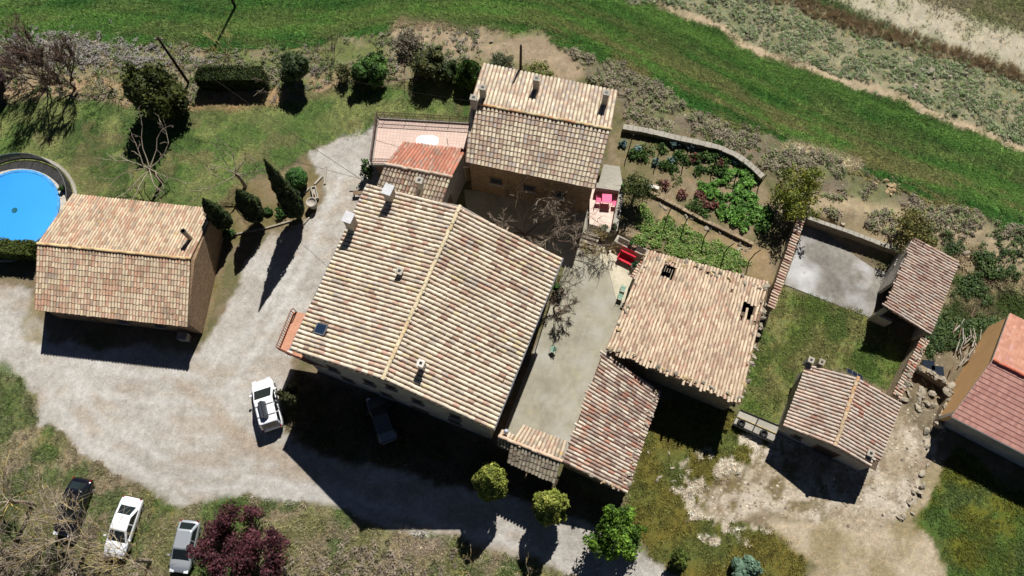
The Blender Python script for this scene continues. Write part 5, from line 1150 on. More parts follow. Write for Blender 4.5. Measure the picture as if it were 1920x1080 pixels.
# ------------------------------------------------------------------ plants of the vegetable garden, one by one
ORD = ['leftmost'] + [w + ' from the left' for w in 'second third fourth fifth sixth seventh eighth ninth tenth eleventh twelfth thirteenth fourteenth fifteenth sixteenth seventeenth'.split()] + ['rightmost']
def nth(i, n): return 'rightmost' if i == n - 1 else ORD[i]
def clump(name, label, cat, px, r, h, pal, n, leaf, seed, group, mat='leaf'):
    b = G(*px); e = empty(name, b, label=label, category=cat, group=group)
    crown('foliage', e, [((b.x, b.y, b.z + h * .5), (r, r, h * .6))], n, leaf, pal, seed, nclump=16, cr=(.25, .4), mat=mat); return e
for i, p in enumerate(sorted([(1168, 272), (1196, 280), (1263, 272), (1272, 268), (1258, 302), (1297, 277), (1352, 288), (1379, 305), (1228, 305)])):
    clump('cabbage', 'blue-green leafy cabbage in the upper vegetable bed, ' + nth(i, 9), 'plant', p, .42, .45, [(112, 140, 132), (92, 120, 108), (130, 154, 148)], 170, .14, 200 + i, 'cabbages in the vegetable garden')
for i, p in enumerate(sorted([(1185, 292), (1205, 296), (1212, 285), (1245, 312), (1270, 292), (1262, 315), (1280, 300), (1305, 298), (1322, 295), (1335, 292), (1312, 318), (1340, 315), (1362, 312), (1355, 325), (1300, 390), (1318, 400), (1345, 270), (1240, 280)])):
    clump('herb_bush', 'mid-green bushy herb in the vegetable garden, ' + nth(i, 18), 'plant', p, .62 + .2 * (i % 3), .5, [(70, 100, 46), (86, 112, 54), (56, 84, 40)], 260, .1, 220 + i, 'herb bushes in the vegetable garden')
for i, p in enumerate(sorted([(1298, 298), (1352, 308), (1246, 346), (1278, 366), (1312, 368), (1325, 388), (1340, 385)])):
    clump('red_shrub', 'reddish-brown low shrub among the garden beds, ' + nth(i, 7), 'plant', p, .62, .5, [(128, 84, 76), (108, 70, 64), (146, 104, 92)], 240, .09, 240 + i, 'red-brown shrubs in the garden')
def mass(name, pts, r, h, pal, n, leaf, seed):
    rng = np.random.default_rng(seed); Vs = []; Qs = []; Cs = []; off = 0; pl = [lin(c) for c in pal]
    for p in pts:
        b = G(*p); rr = r * rng.uniform(.7, 1.25); P, N, ci, _ = blob_pts((b.x, b.y, b.z + h * .4), (rr, rr, h * rng.uniform(.4, .7)), 12, n, rng, (.25, .42)); v, q = quads_at(P, N + np.array([0, 0, .5]), leaf, rng)
        pc = np.array([pl[k] for k in rng.choice(len(pl), 12)]); cc = np.clip(pc[ci] * (1 + rng.normal(0, .22, (n, 1))), .004, .8); Vs.append(v); Qs.append(q + off); Cs.append(np.repeat(cc, 4, 0)); off += len(v)
    link(name, mesh_np(name, np.concatenate(Vs), quads=np.concatenate(Qs), col=np.concatenate(Cs)), M['leaf'], kind='stuff')
mass('squash_foliage', [(1335, 352), (1350, 342), (1365, 332), (1378, 325), (1392, 322), (1332, 365), (1345, 370), (1390, 345), (1405, 350), (1382, 360), (1398, 365), (1412, 372), (1372, 372), (1385, 382), (1402, 388), (1420, 395), (1370, 395), (1388, 402), (1408, 410), (1425, 412), (1352, 385), (1362, 405), (1378, 415), (1395, 425), (1430, 425), (1320, 352), (1410, 335), (1350, 395), (1440, 400), (1400, 330)], .75, .5, [(86, 128, 50), (104, 148, 60), (70, 108, 44), (124, 164, 84)], 300, .12, 261)
rg = np.random.default_rng(5); WP = []
for i in range(150):
    u, v = rg.random(), rg.random(); a = lerp(lerp(Vector((1206, 384, 0)), Vector((1404, 492, 0)), u), lerp(Vector((1190, 448, 0)), Vector((1372, 520, 0)), u), v); WP.append((a.x, a.y))
mass('weeds', WP, .6, .3, [(122, 152, 74), (138, 162, 84), (102, 134, 64), (148, 156, 102)], 130, .09, 262)
WP = [(1225 + 200 * rg.random(), 250 + 100 * rg.random()) for i in range(60)]; WP = [p for p in WP if p[1] < 260 + (p[0] - 1165) * .45 + 70]
mass('low_weeds', WP, .4, .15, [(104, 118, 66), (120, 126, 78), (90, 108, 58)], 60, .07, 263)
# ------------------------------------------------------------------ ground cover that nobody could count
PX, PY = proj(V); INV = (PX > -60) & (PX < 1980) & (PY > -60) & (PY < 1140)
BLD = np.zeros(len(X), bool)
for q in (cF, cU, cA, cB, cS, cR, cK, cM, c4, [tuple(t[:2]) for t in (t1, t2, t3, t4)]): BLD |= sdf(q, X, Y) > -.1
_pp = at(27, 394, .12); BLD |= np.hypot(X - _pp.x, Y - _pp.y) < 5.3
def scatter(name, mask, count, tv, tf, size, shade, seed, mat='leaf', up=1.0, extra_pal=None, tri=True, jz=0.):
    rng = np.random.default_rng(seed); w = mask * INV * ~BLD; s_ = w.sum()
    if s_ <= 0: return
    i = rng.choice(len(X), count, p=w / s_); x = X[i] + rng.uniform(-.5, .5, count) * STEP; y = Y[i] + rng.uniform(-.5, .5, count) * STEP
    a = rng.random(count) * 6.283; sc_ = rng.uniform(*size, count); ca, sa = np.cos(a) * sc_, np.sin(a) * sc_
    tv = np.array(tv); P = np.empty((count, len(tv), 3))
    P[:, :, 0] = x[:, None] + tv[None, :, 0] * ca[:, None] - tv[None, :, 1] * sa[:, None]; P[:, :, 1] = y[:, None] + tv[None, :, 0] * sa[:, None] + tv[None, :, 1] * ca[:, None]
    P[:, :, 2] = ZH[i][:, None] - .01 + tv[None, :, 2] * (sc_ * up)[:, None]
    if extra_pal is None: cc = col[i] * shade * (1 + rng.normal(0, .28, (count, 1)))
    else: pl = np.array([lin(c) for c in extra_pal]); cc = pl[rng.choice(len(pl), count)] * (1 + rng.normal(0, .2, (count, 1)))
    cc = np.clip(cc, .004, .85); F_ = (np.array(tf)[None] + (np.arange(count) * len(tv))[:, None, None]).reshape(-1, len(tf[0]))
    vj = np.clip(1 + rng.normal(0, .12, (count, len(tv), 1)), .5, 1.5)
    me = mesh_np(name, P.reshape(-1, 3), quads=F_ if len(tf[0]) == 4 else None, tris=F_ if len(tf[0]) == 3 else None, col=(cc[:, None] * vj).reshape(-1, 3))
    return link(name, me, M[mat], kind='stuff')
tv, tf = [], []
for k in range(5):
    a = 6.283 * k / 5 + .3 * (k % 2); L_ = .16 + .05 * (k % 3); b = len(tv); tv += [(math.cos(a + 1.57) * .03, math.sin(a + 1.57) * .03, 0), (math.cos(a - 1.57) * .03, math.sin(a - 1.57) * .03, 0), (math.cos(a) * L_, math.sin(a) * L_, .14 + .04 * (k % 2))]; tf.append((b, b + 1, b + 2))
rb = np.random.default_rng(77); bp_, bn_, _, _ = blob_pts((0, 0, .2), (.5, .5, .28), 9, 30, rb, (.3, .5)); bv, bq = quads_at(bp_, bn_ + np.array([0, 0, .8]), .085, rb)
GRN = lambda nm: ZD[nm] * (1 - np.clip(stn, 0, 1) * .8)
later = 1 - np.clip(ZD['gravel_yard'] + ZD['bare_rock_ground'] + ZD['earth_track'], 0, 1)
dens = sstep((fbm(X, Y, .9, 201) - .3) / .4)
FM = ZD['crop_field'] * (1 - WPATH) * (1 - ZD['field_margin']) * (1 - ZD['hedge_bank']) * (1 - ZD['scrub_bank'])
scatter('crop_plants', FM * (.35 + band), 52000, tv, tf, (.8, 1.6), 1.5, 301)
scatter('lawn_grass', ZD['lawn'] * (.25 + dens), 26000, tv, tf, (.5, 1.2), 1.45, 302, up=.6)
scatter('meadow_grass', np.clip(ZD['roadside_grass'] + ZD['orchard_grass'] + ZD['south_meadow'] + ZD['east_meadow'] + ZD['mossy_ground'] * .6 + ZD['front_bed'] * .5, 0, 1) * later * (.15 + dens), 30000, tv, tf, (.6, 1.5), 1.45, 303)
scatter('stubble_plants', ZD['stubble_field'] * (1 - WTRACK) ** 2, 9000, tv, tf, (.6, 1.3), 1.3, 304)
scatter('scrub', ZD['scrub_bank'] * (.06 + dens ** 1.5) * (1 - WREED) * (1 - WPATH) ** 2, 6200, bv, bq, (.2, .72), 1, 305, extra_pal=[(146, 158, 118), (130, 146, 102), (162, 168, 132), (112, 136, 78), (152, 146, 122)])
scatter('scrub', (ZD['field_margin'] * (1 - ZD['garden_soil'])) * sstep((fbm(X, Y, .5, 207) - .42) / .2) * (1 - np.clip(stn - .5, 0, .5) * 2), 2600, bv, bq, (.3, 1.05), 1, 306, extra_pal=[(144, 134, 114), (132, 122, 104), (156, 146, 122), (122, 134, 86), (138, 138, 100)])
scatter('scrub', ZD['hedge_bank'] * sstep((fbm(X, Y, .6, 209) - .4) / .2) * (PX < 900), 2200, bv, bq, (.3, .95), 1, 307, extra_pal=[(150, 142, 128), (138, 130, 116), (124, 134, 88), (132, 134, 92), (110, 126, 74)])
scatter('lavender', np.exp(-((PX - 90) / 110) ** 2 - ((PY - 95) / 22) ** 2) + .6 * np.exp(-((PX - 260) / 90) ** 2 - ((PY - 112) / 14) ** 2), 1000, bv, bq, (.4, 1.15), 1, 308, extra_pal=[(156, 150, 146), (142, 137, 132), (164, 157, 148), (132, 140, 106)])
scatter('dark_weeds', np.clip(ZD['east_meadow'] * .8 + .5 * np.exp(-((PX - 1860) / 60) ** 2 - ((PY - 455) / 30) ** 2), 0, 1) * sstep((fbm(X, Y, .5, 211) - .45) / .15), 900, bv, bq, (.4, 1.2), 1, 309, extra_pal=[(70, 92, 46), (84, 104, 54), (58, 80, 42)])
scatter('undergrowth', (np.exp(-((PX - 60) / 130) ** 2 - ((PY - 1070) / 45) ** 2) + np.exp(-((PX - 660) / 110) ** 2 - ((PY - 1070) / 40) ** 2)) * ZD['roadside_grass'], 520, bv, bq, (.4, 1.2), 1, 315, extra_pal=[(150, 138, 120), (134, 122, 104), (160, 148, 130), (120, 116, 84)])
rv, rt = [], []
for k in range(7):
    a = 6.283 * k / 7; b = len(rv); rv += [(math.cos(a) * .06 - .03, math.sin(a) * .06, 0), (math.cos(a) * .06 + .03, math.sin(a) * .06, 0), (math.cos(a) * .3, math.sin(a) * .3, 1.2 + .2 * (k % 3))]; rt.append((b, b + 1, b + 2))
scatter('reeds', WREED ** 2, 1700, rv, rt, (.5, 1.0), 1, 310, up=.4, extra_pal=[(176, 156, 126), (160, 138, 110), (186, 168, 138), (146, 140, 104)])
# grit and small stones on bare ground
gv, gf = [(-.5, -.4, -.1), (.5, -.45, -.1), (.45, .5, -.1), (-.5, .45, -.1), (-.28, -.2, .42), (.26, -.25, .38), (.24, .28, .42), (-.3, .22, .36)], [(4, 5, 6, 7), (0, 1, 5, 4), (1, 2, 6, 5), (2, 3, 7, 6), (3, 0, 4, 7)]
scatter('stones', np.clip(ZD['bare_rock_ground'] + ZD['rubble_yard'] + ZD['mossy_ground'] * .015 + .08 * ZD['field_margin'] + .5 * np.exp(-((PX - 880) / 70) ** 2 - ((PY - 80) / 20) ** 2), 0, 1), 750, gv, gf, (.05, .3), 1, 311, up=.4, mat='stone_chip', extra_pal=[(160, 150, 130), (146, 135, 115), (170, 160, 142), (134, 122, 104)])
scatter('gravel', ZD['gravel_yard'], 9000, gv, gf, (.03, .08), 1, 312, up=.6, mat='stone_chip', extra_pal=[(176, 173, 167), (164, 160, 152), (184, 181, 175), (150, 144, 134)])
# ------------------------------------------------------------------ paved courts
def slab(name, pts, z0, z1, mat, parent=None, **props):
    P_ = [at(a, b, z1) for a, b in pts]; return MB().prism([tuple(p[:2]) for p in P_], z0, z1).build(name, mat if not isinstance(mat, str) else M[mat], parent, **props)
court = surf('courtyard_concrete', lin((148, 143, 126)), rough=.9, var=.2, scale=.28, fine=2.2, fvar=.14, bump=.1, bscale=14, spots=[(lin((166, 164, 156)), .35, .5, .75), (lin((150, 144, 112)), .5, .6, .8)])
slab('courtyard_paving', [(870, 355), (1112, 385), (1108, 430), (1165, 452), (1222, 480), (1190, 525), (1140, 655), (1062, 868), (940, 820), (1060, 500), (880, 440)], -.3, .045, court, kind='structure')
slab('courtyard_paving', [(1112, 470), (1152, 440), (1160, 455), (1218, 482), (1192, 520), (1170, 570), (1155, 560), (1140, 500)], .02, .07, surf('pale_screed', lin((186, 178, 156)), var=.15, scale=.6, fine=4, fvar=.12), kind='structure')
padm = surf('pad_concrete', lin((128, 124, 116)), rough=.92, var=.3, scale=.3, fine=2.5, fvar=.22, bump=.15, bscale=9, spots=[(lin((190, 190, 190)), .22, .5, .7), (lin((108, 100, 90)), .8, .62, .75)])
slab('concrete_pad', [(1511, 417), (1684, 478), (1660, 530), (1632, 596), (1470, 533)], -.3, .06, padm, kind='structure')
def wall_line(name, label, pts, z0, z1, width, mat, cat='wall', px=True):
    """low wall along points; one mesh of mitred segments"""
    P_ = [at(a, b, z1) if px else Vector(a) for a, b in pts] if px else [Vector(p) for p in pts]
    c_ = sum(P_, Vector()) / len(P_); c_.z = 0; e = empty(name, c_, label=label, category=cat)
    L_, R_ = [], []
    for i, p in enumerate(P_):
        d = (P_[min(i + 1, len(P_) - 1)] - P_[max(i - 1, 0)]); d.z = 0; d.normalize(); s_ = Vector((-d.y, d.x, 0)) * width / 2; L_.append(p + s_); R_.append(p - s_)
    mb = MB(); vs = []
    for l_, r_ in zip(L_, R_): vs += [(l_.x, l_.y, z0), (r_.x, r_.y, z0), (r_.x, r_.y, z1), (l_.x, l_.y, z1)]
    fs = []
    for i in range(len(P_) - 1):
        a = i * 4; b = a + 4; fs += [(a + 3, a + 2, b + 2, b + 3), (a, a + 3, b + 3, b), (a + 2, a + 1, b + 1, b + 2)]
    k = (len(P_) - 1) * 4; fs += [(0, 1, 2, 3), (k + 3, k + 2, k + 1, k)]
    mb.add(vs, fs).build('wall', M[mat], e)
    return e, P_
def coping(e, P_, z1, width, step=.42, mat='rock', name='coping_stone', h=.1):
    for a, b in zip(P_[:-1], P_[1:]):
        n_ = max(1, round((b - a).length / step)); d = (b - a); d.z = 0; L = d.length; d.normalize(); s_ = Vector((-d.y, d.x, 0))
        for i in range(n_):
            p = lerp(a, b, (i + .5) / n_); MB().box((p.x, p.y, z1 + h / 2 + random.uniform(-.01, .03)), L / n_ - .03, width * random.uniform(.9, 1.12), h, ax=(d, s_, Vector((0, 0, 1)))).build(name, M[mat], e)
e, P_ = wall_line('pad_wall', 'low mossy wall along the north side of the concrete pad', [(1513, 408), (1600, 438), (1700, 476)], -.3, 1.15, .35, 'stone_wall'); coping(e, P_, 1.15, .36, .5, 'concrete')
e, P_ = wall_line('garden_wall', 'curved pale stone wall along the north of the vegetable garden', [(1168, 238), (1215, 246), (1265, 258), (1310, 268), (1345, 276), (1378, 290), (1402, 306), (1430, 332)], .5, 1.55, .45, 'stone_wall'); coping(e, P_, 1.55, .5, .5, 'concrete')
e, P_ = wall_line('terrace_bank_wall', 'rough stone bank wall between upper and lower garden plots', [(1215, 358), (1262, 382), (1310, 408), (1360, 432), (1412, 458)], .5, 1.22, .26, 'brown_wall'); coping(e, P_, 1.22, .28, .45, 'stone_wall')
for i in range(26):
    p = lerp(G(1215, 362), G(1415, 465), random.random()); put_rock((p.x + random.gauss(0, .35), p.y - .4 + random.gauss(0, .25), 1.02), random.uniform(.1, .24), None, 'bank_stone', None, label='pale stone fallen from the garden bank wall', category='stone', group='stones along the garden bank wall')

# ------------------------------------------------------------------ sitting terrace with pink table
fz, wz = .62, 1.55
tp1 = [at(1106, 352, fz), at(1166, 356, fz), at(1152, 432, fz), at(1105, 420, fz)]
tbs = sum(tp1, Vector()) / 4; tbs.z = 0
pat = empty('terrace', tbs, label='raised pink-paved sitting terrace with grey parapet beside the upper house', category='terrace')
pinkf = M['pink_tile']
fa, fb, fc, fd = tp1; NT = 5; MT = 7      # large paving slabs
for i in range(NT):
    for j in range(MT):
        q = [lerp(lerp(fa, fb, (i + du) / NT), lerp(fd, fc, (i + du) / NT), (j + dv) / MT) for du, dv in ((.015, .015), (.985, .015), (.985, .985), (.015, .985))]
        MB().prism([tuple(p[:2]) for p in q], fz - .1, fz + random.uniform(0, .006)).build('paving_slab', bpy.data.materials.get('pink_slab') or surf('pink_slab', lin((220, 196, 182)), rough=.8, var=.08, scale=1.5, fine=8, fvar=.08), pat)
MB().prism([tuple(p[:2]) for p in tp1], -.5, fz - .02).build('base', M['concrete'], pat)
def parapet(a, b, w, h0, h1, nm='parapet'):
    a = Vector(a); b = Vector(b); d = b - a; d.z = 0; L = d.length; d.normalize(); c_ = (a + b) / 2
    MB().box((c_.x, c_.y, (h0 + h1) / 2), L, w, h1 - h0, ax=(d, Vector((-d.y, d.x, 0)), Vector((0, 0, 1)))).build(nm, M['concrete'], pat)
n1, n2, n3 = at(1118, 347, wz), at(1168, 354, wz), at(1152, 432, wz); n4 = at(1130, 424, wz)
parapet(n1, n2, .5, -.3, wz); parapet(n2 + Vector((0, .25, 0)), n3, .5, -.3, wz - .003); 
parapet(n3, n4, .4, -.3, wz - .35)
slab('garden_path', [(1132, 308), (1162, 312), (1168, 348), (1122, 344)], .6, 1.1, 'concrete', kind='structure')
# stone steps down to the courtyard
st0, st1 = at(1096, 452, .5), at(1120, 460, .5); dirs = Vector((st0 - st1)); dirs.z = 0; dirs.normalize(); dn = Vector((-dirs.y, dirs.x, 0)); dn = dn if dn.y < 0 else -dn
stp = empty('stone_steps', ((st0 + st1) / 2).xy.to_3d(), label='four pale stone steps leading down from the terrace', category='steps')
top_c = at(1110, 436, fz)
for k in range(4):
    c_ = top_c + dn * (.15 + k * .36); hh = fz - .02 - k * .13; MB().box((c_.x, c_.y, (hh - .1) / 2), 1.5, .345, hh + .1, ax=(dirs, dn, Vector((0, 0, 1)))).build('step', M['concrete'], stp); MB().box((c_.x, c_.y, hh + .022), 1.56, .31, .045, ax=(dirs, dn, Vector((0, 0, 1)))).build('tread', M['rock'], stp)
pinkm = surf('pink_lacquer', lin((232, 62, 122)), rough=.4, var=.05, fvar=.05); redm = surf('red_cloth', lin((226, 36, 62)), rough=.7, var=.08, fvar=.08)
pt = at(1138, 372, fz + .74); prz = math.atan2((fb - fa).y, (fb - fa).x)
tb = empty('patio_table', (pt.x, pt.y, fz), prz, label='square pink garden table on the sitting terrace', category='table')
ax2 = (Vector((math.cos(prz), math.sin(prz), 0)), Vector((-math.sin(prz), math.cos(prz), 0)), Vector((0, 0, 1)))
MB().box((pt.x, pt.y, fz + .73), .85, .85, .04, prz).build('table_top', pinkm, tb)
for sx in (-1, 1):
    for sy in (-1, 1): p = pt + ax2[0] * sx * .36 + ax2[1] * sy * .36; MB().tube([(p.x, p.y, fz + .01), (p.x, p.y, fz + .72)], .025, 6).build('leg', pinkm, tb)
def chair(name, label, p, z, rz, mat, cat='chair', group=None, s=1.):
    e = empty(name, (p[0], p[1], z), rz, label=label, category=cat)
    if group: e['group'] = group
    ax = (Vector((math.cos(rz), math.sin(rz), 0)), Vector((-math.sin(rz), math.cos(rz), 0)), Vector((0, 0, 1))); o = Vector((p[0], p[1], z))
    def P3(a, b, c): return o + ax[0] * a * s + ax[1] * b * s + ax[2] * c * s
    MB().box(P3(0, 0, .45), .44 * s, .44 * s, .03 * s, ax=ax).build('seat', mat, e)
    bk = MB()
    for k in range(5): bk.box(P3(-.21, -.16 + k * .08, .68), .02 * s, .035 * s, .4 * s, ax=ax)
    bk.box(P3(-.21, 0, .9), .03 * s, .42 * s, .05 * s, ax=ax); bk.build('backrest', mat, e)
    for sx in (-1, 1):
        for sy in (-1, 1): MB().tube([P3(sx * .19, sy * .19, .01), P3(sx * .19, sy * .19, .45)], .016 * s, 5).build('leg', mat, e)
    for sy in (-1, 1): MB().tube([P3(-.2, sy * .21, .64), P3(.16, sy * .21, .64), P3(.18, sy * .2, .45)], .014 * s, 5).build('armrest', mat, e)
    return e
chair('patio_chair', 'pink metal chair on the house side of the pink table', pt - ax2[0] * .72 + ax2[1] * (-.1), fz, prz, pinkm)
chair('patio_chair', 'pink metal chair between the pink table and the parapet', pt + ax2[0] * .75 - ax2[1] * .3, fz, prz + math.pi, pinkm)
def pot(name, label, p, z, r, h, mat, plant=None, seed=0, group=None, cat='plant pot', n=260):
    e = empty(name, (p[0], p[1], z), label=label, category=cat)
    if group: e['group'] = group
    MB().lathe((p[0], p[1], z), [(r * .7, 0), (r * .95, h * .7), (r, h * .96), (r, h), (r * .86, h), (r * .82, h * .85), (0, h * .83)], 16).build('pot', mat if not isinstance(mat, str) else M[mat], e, smooth=True)
    if plant: crown('plant', e, [((p[0], p[1], z + h + r * .75), (r * 1.25, r * 1.25, r))], n, .07, plant, seed, nclump=12)
    return e
GRP = [(66, 104, 46), (82, 120, 56), (52, 86, 40)]
p_ = at(1168, 353, wz); pot('potted_plant', 'round green plant in a dark pot on the parapet corner', p_, wz, .24, .3, 'black', GRP, 401)
p_ = at(1152, 424, wz + .3); pot('potted_plant', 'dark urn at the lower end of the parapet', p_, wz - .35, .28, .45, 'black', [(90, 96, 66), (74, 82, 54)], 402)
p_ = at(1133, 428, fz + .5); pot('potted_plant', 'grey-green plant in a pot by the top of the steps', p_, fz, .3, .4, 'concrete', [(120, 132, 104), (100, 114, 86)], 403)
# planter wall and red bench
e, P_ = wall_line('planter_wall', 'pale wall with sunken planters behind the red bench', [(1155, 446), (1182, 460), (1212, 474)], -.3, .95, .7, 'plaster')
for t in (.25, .8):
    p = lerp(P_[0], P_[-1], t); d = (P_[-1] - P_[0]).normalized(); MB().box((p.x, p.y, .96), 1.0, .45, .06, ax=(d, Vector((-d.y, d.x, 0)), Vector((0, 0, 1)))).build('planter', M['dark_wood'], e)
for k, t in enumerate((.47, .6)):
    p = lerp(P_[0], P_[-1], t); pot('clay_pot', ['small dark clay pot on the planter wall, left of its neighbour', 'small ringed clay pot on the planter wall, right of its neighbour'][k], p, .95, .2, .28, M['wood'], GRP if k == 0 else None, 405 + k)
bc = at(1173, 486, .45); bd = (P_[-1] - P_[0]); bd.z = 0; bd.normalize(); bn = Vector((-bd.y, bd.x, 0)); bn = bn if bn.y > 0 else -bn; up3 = Vector((0, 0, 1))
bench = empty('red_bench', (bc.x, bc.y, .05), label='bright red cushioned bench in front of the planter wall', category='bench')
MB().box((bc.x, bc.y, .44), 1.45, .62, .14, ax=(bd, bn, up3)).build('seat', redm, bench)
q = bc + bn * .42; MB().box((q.x, q.y, .75), 1.45, .12, .62, ax=(bd, (bn + up3 * .2).normalized(), (up3 - bn * .2).normalized())).build('backrest', redm, bench)
for sx in (-1, 1):
    for sy in (-1, 1): p = bc + bd * sx * .64 + bn * sy * .24; MB().box((p.x, p.y, .2), .06, .06, .34, ax=(bd, bn, up3)).build('leg', M['dark_metal'], bench)
p_ = at(1190, 496, .7); pot('potted_plant', 'dark green round plant in a pot at the end of the red bench', p_, .07, .3, .45, M['white_plaster'], [(40, 84, 52), (52, 100, 62)], 408)
gm = surf('green_paint', lin((118, 152, 132)), rough=.5, var=.1, fvar=.12)
c1 = at(1168, 541, .5); c2 = at(1163, 556, .5)
chair('courtyard_chair', 'pale green metal chair by the ruined barn, nearer the red bench', c1, .06, -.4, gm); chair('courtyard_chair', 'pale green metal chair by the ruined barn, farther from the red bench', c2, .06, -.4, gm)
c3 = at(1032, 604, .6); c4_ = at(1024, 655, .5); chair('courtyard_chair', 'green chair against the farmhouse wall below the leafless small tree', c4_ + Vector((.6, 0, 0)), .06, math.pi + .5, gm)
p_ = at(1046, 552, .6); pot('potted_plant', 'white flowering pot plant by the farmhouse east wall', p_ + Vector((.15, 0, 0)), .05, .28, .4, 'concrete', [(150, 160, 140), (120, 140, 110)], 409)
p_ = at(1052, 528, .8); tree('wall_plant', 'green climbing plant on the farmhouse east wall', 'plant', (1044, 545), 1.6, .5, .8, GRP, 500, .09, 410, lobes=2, tr=.03)
# lamp globe at the gatehouse
lp = at(949, 809, 4.5); e = empty('gate_lamp', (lp.x, lp.y, 4.0), label='round grey lamp globe on the gatehouse corner', category='lamp')
MB().tube([(lp.x, lp.y, 3.6), (lp.x, lp.y, 4.4)], .035, 6).build('post', M['dark_metal'], e)
MB().lathe((lp.x, lp.y, 4.55), [(.02, -.2), (.13, -.15), (.19, 0), (.14, .13), (.02, .2)], 14).build('globe', surf('opal_globe', lin((176, 180, 190)), rough=.3, var=.02, fvar=.02), e, smooth=True)

# ------------------------------------------------------------------ pool
pc = at(27, 394, .12); PR = 3.85; pz = .19
pe = empty('swimming_pool', (pc.x, pc.y, 0), label='round swimming pool under a bright blue cover left of the barn', category='pool')
m_, n, l, b = nodes('pool_cover'); tc = n.new('ShaderNodeTexCoord')
t1_ = n.new('ShaderNodeTexNoise'); t1_.inputs['Scale'].default_value = .16; t1_.inputs['Detail'].default_value = 0.5; l.new(tc.outputs['Object'], t1_.inputs['Vector'])
cr = n.new('ShaderNodeMix'); cr.data_type = 'RGBA'; l.new(t1_.outputs['Fac'], cr.inputs[0]); cr.inputs[6].default_value = (*lin((36, 140, 232)), 1); cr.inputs[7].default_value = (*lin((70, 172, 242)), 1); l.new(cr.outputs[2], b.inputs['Base Color']); b.inputs['Roughness'].default_value = .4
wv = n.new('ShaderNodeTexNoise'); wv.inputs['Scale'].default_value = .9; wv.inputs['Distortion'].default_value = .6; l.new(tc.outputs['Object'], wv.inputs['Vector']); bp2 = n.new('ShaderNodeBump'); bp2.inputs['Strength'].default_value = .05; bp2.inputs['Distance'].default_value = .1; l.new(wv.outputs['Fac'], bp2.inputs['Height']); 
cv = []; rings = 14; sg = 56; vs = [(pc.x, pc.y, pz - .1)]; fs = []
for i in range(1, rings + 1):
    r = PR * i / rings
    for k in range(sg):
        a = 6.28318 * k / sg; vs.append((pc.x + r * math.cos(a), pc.y + r * math.sin(a), pz - .1 * (1 - (i / rings) ** 2) + .01 * math.sin(a * 14) * max(0, i / rings - .75) * 4))
fs += [(0, 1 + k, 1 + (k + 1) % sg) for k in range(sg)]
for i in range(rings - 1): fs += [(1 + i * sg + k, 1 + (i + 1) * sg + k, 1 + (i + 1) * sg + (k + 1) % sg, 1 + i * sg + (k + 1) % sg) for k in range(sg)]
MB().add(vs, fs).build('cover', m_, pe, smooth=True)
MB().lathe((pc.x, pc.y, pz - .095), [(0, 0), (.26, 0), (.26, .02), (0, .02)][::-1], 18).build('drain', surf('green_drain', lin((22, 96, 110))), pe)
MB().lathe((pc.x, pc.y, 0), [(PR - .02, -.3), (PR - .02, .22), (PR + .22, .22), (PR + .22, .1)], 64, cap=False).build('rim', surf('pool_rim', lin((74, 150, 210)), rough=.5), pe)
decks = surf('deck_stone', lin((186, 178, 164)), rough=.85, var=.1, scale=1, fine=5, fvar=.15)
for k in range(44):                              # paving stones round the pool
    a0 = 6.28318 * (k + .02) / 44; a1 = 6.28318 * (k + .98) / 44; r0, r1 = PR + .225, PR + 1.15
    MB().prism([(pc.x + r * math.cos(a), pc.y + r * math.sin(a)) for r, a in ((r0, a0), (r1, a0), (r1, a1), (r0, a1))], -.1, .1).build('paving_slab', decks, pe)
fe = empty('pool_fence', (pc.x, pc.y, 0), label='curved black mesh safety fence round the north side of the pool', category='fence')
m_, n, l, b = nodes('black_mesh'); b.inputs['Base Color'].default_value = (.012, .012, .014, 1); b.inputs['Alpha'].default_value = .9; b.inputs['Roughness'].default_value = .6
FR = PR + 1.35; fh = 1.25; a_0, a_1 = R(8), R(165); nn_ = 13
for k in range(nn_):
    q0 = a_0 + (a_1 - a_0) * k / nn_; q1 = a_0 + (a_1 - a_0) * (k + 1) / nn_; vs = []
    for j in range(4):
        a = q0 + (q1 - q0) * j / 3; vs += [(pc.x + FR * math.cos(a), pc.y + FR * math.sin(a), .1), (pc.x + FR * math.cos(a), pc.y + FR * math.sin(a), fh)]
    MB().add(vs, [(2 * j, 2 * j + 2, 2 * j + 3, 2 * j + 1) for j in range(3)]).build('mesh_panel', m_, fe)
for k in range(nn_ + 1):
    a = a_0 + (a_1 - a_0) * k / nn_; MB().tube([(pc.x + FR * math.cos(a), pc.y + FR * math.sin(a), 0), (pc.x + FR * math.cos(a), pc.y + FR * math.sin(a), fh + .06)], .025, 6).build('post', M['grey_metal'] if k < 4 else M['black'], fe)
for hh in (.12, fh): MB().tube([(pc.x + FR * math.cos(a_0 + (a_1 - a_0) * j / 39), pc.y + FR * math.sin(a_0 + (a_1 - a_0) * j / 39), hh) for j in range(40)], .028, 5).build('rail', M['grey_metal'] if hh > 1 else M['black'], fe)
ring = []
for r in (FR + .12, FR + .4):
    ring.append([(pc.x + r * math.cos(a_0 + (a_1 - a_0) * j / 47), pc.y + r * math.sin(a_0 + (a_1 - a_0) * j / 47)) for j in range(48)])
MB().prism(ring[0] + ring[1][::-1], -.2, .09).build('kerb', M['concrete'], fe)
p_ = at(118, 355, .3); pot('potted_plant', 'small round bush in a pot on the pool surround', p_, .1, .26, .3, 'black', GRP, 411)

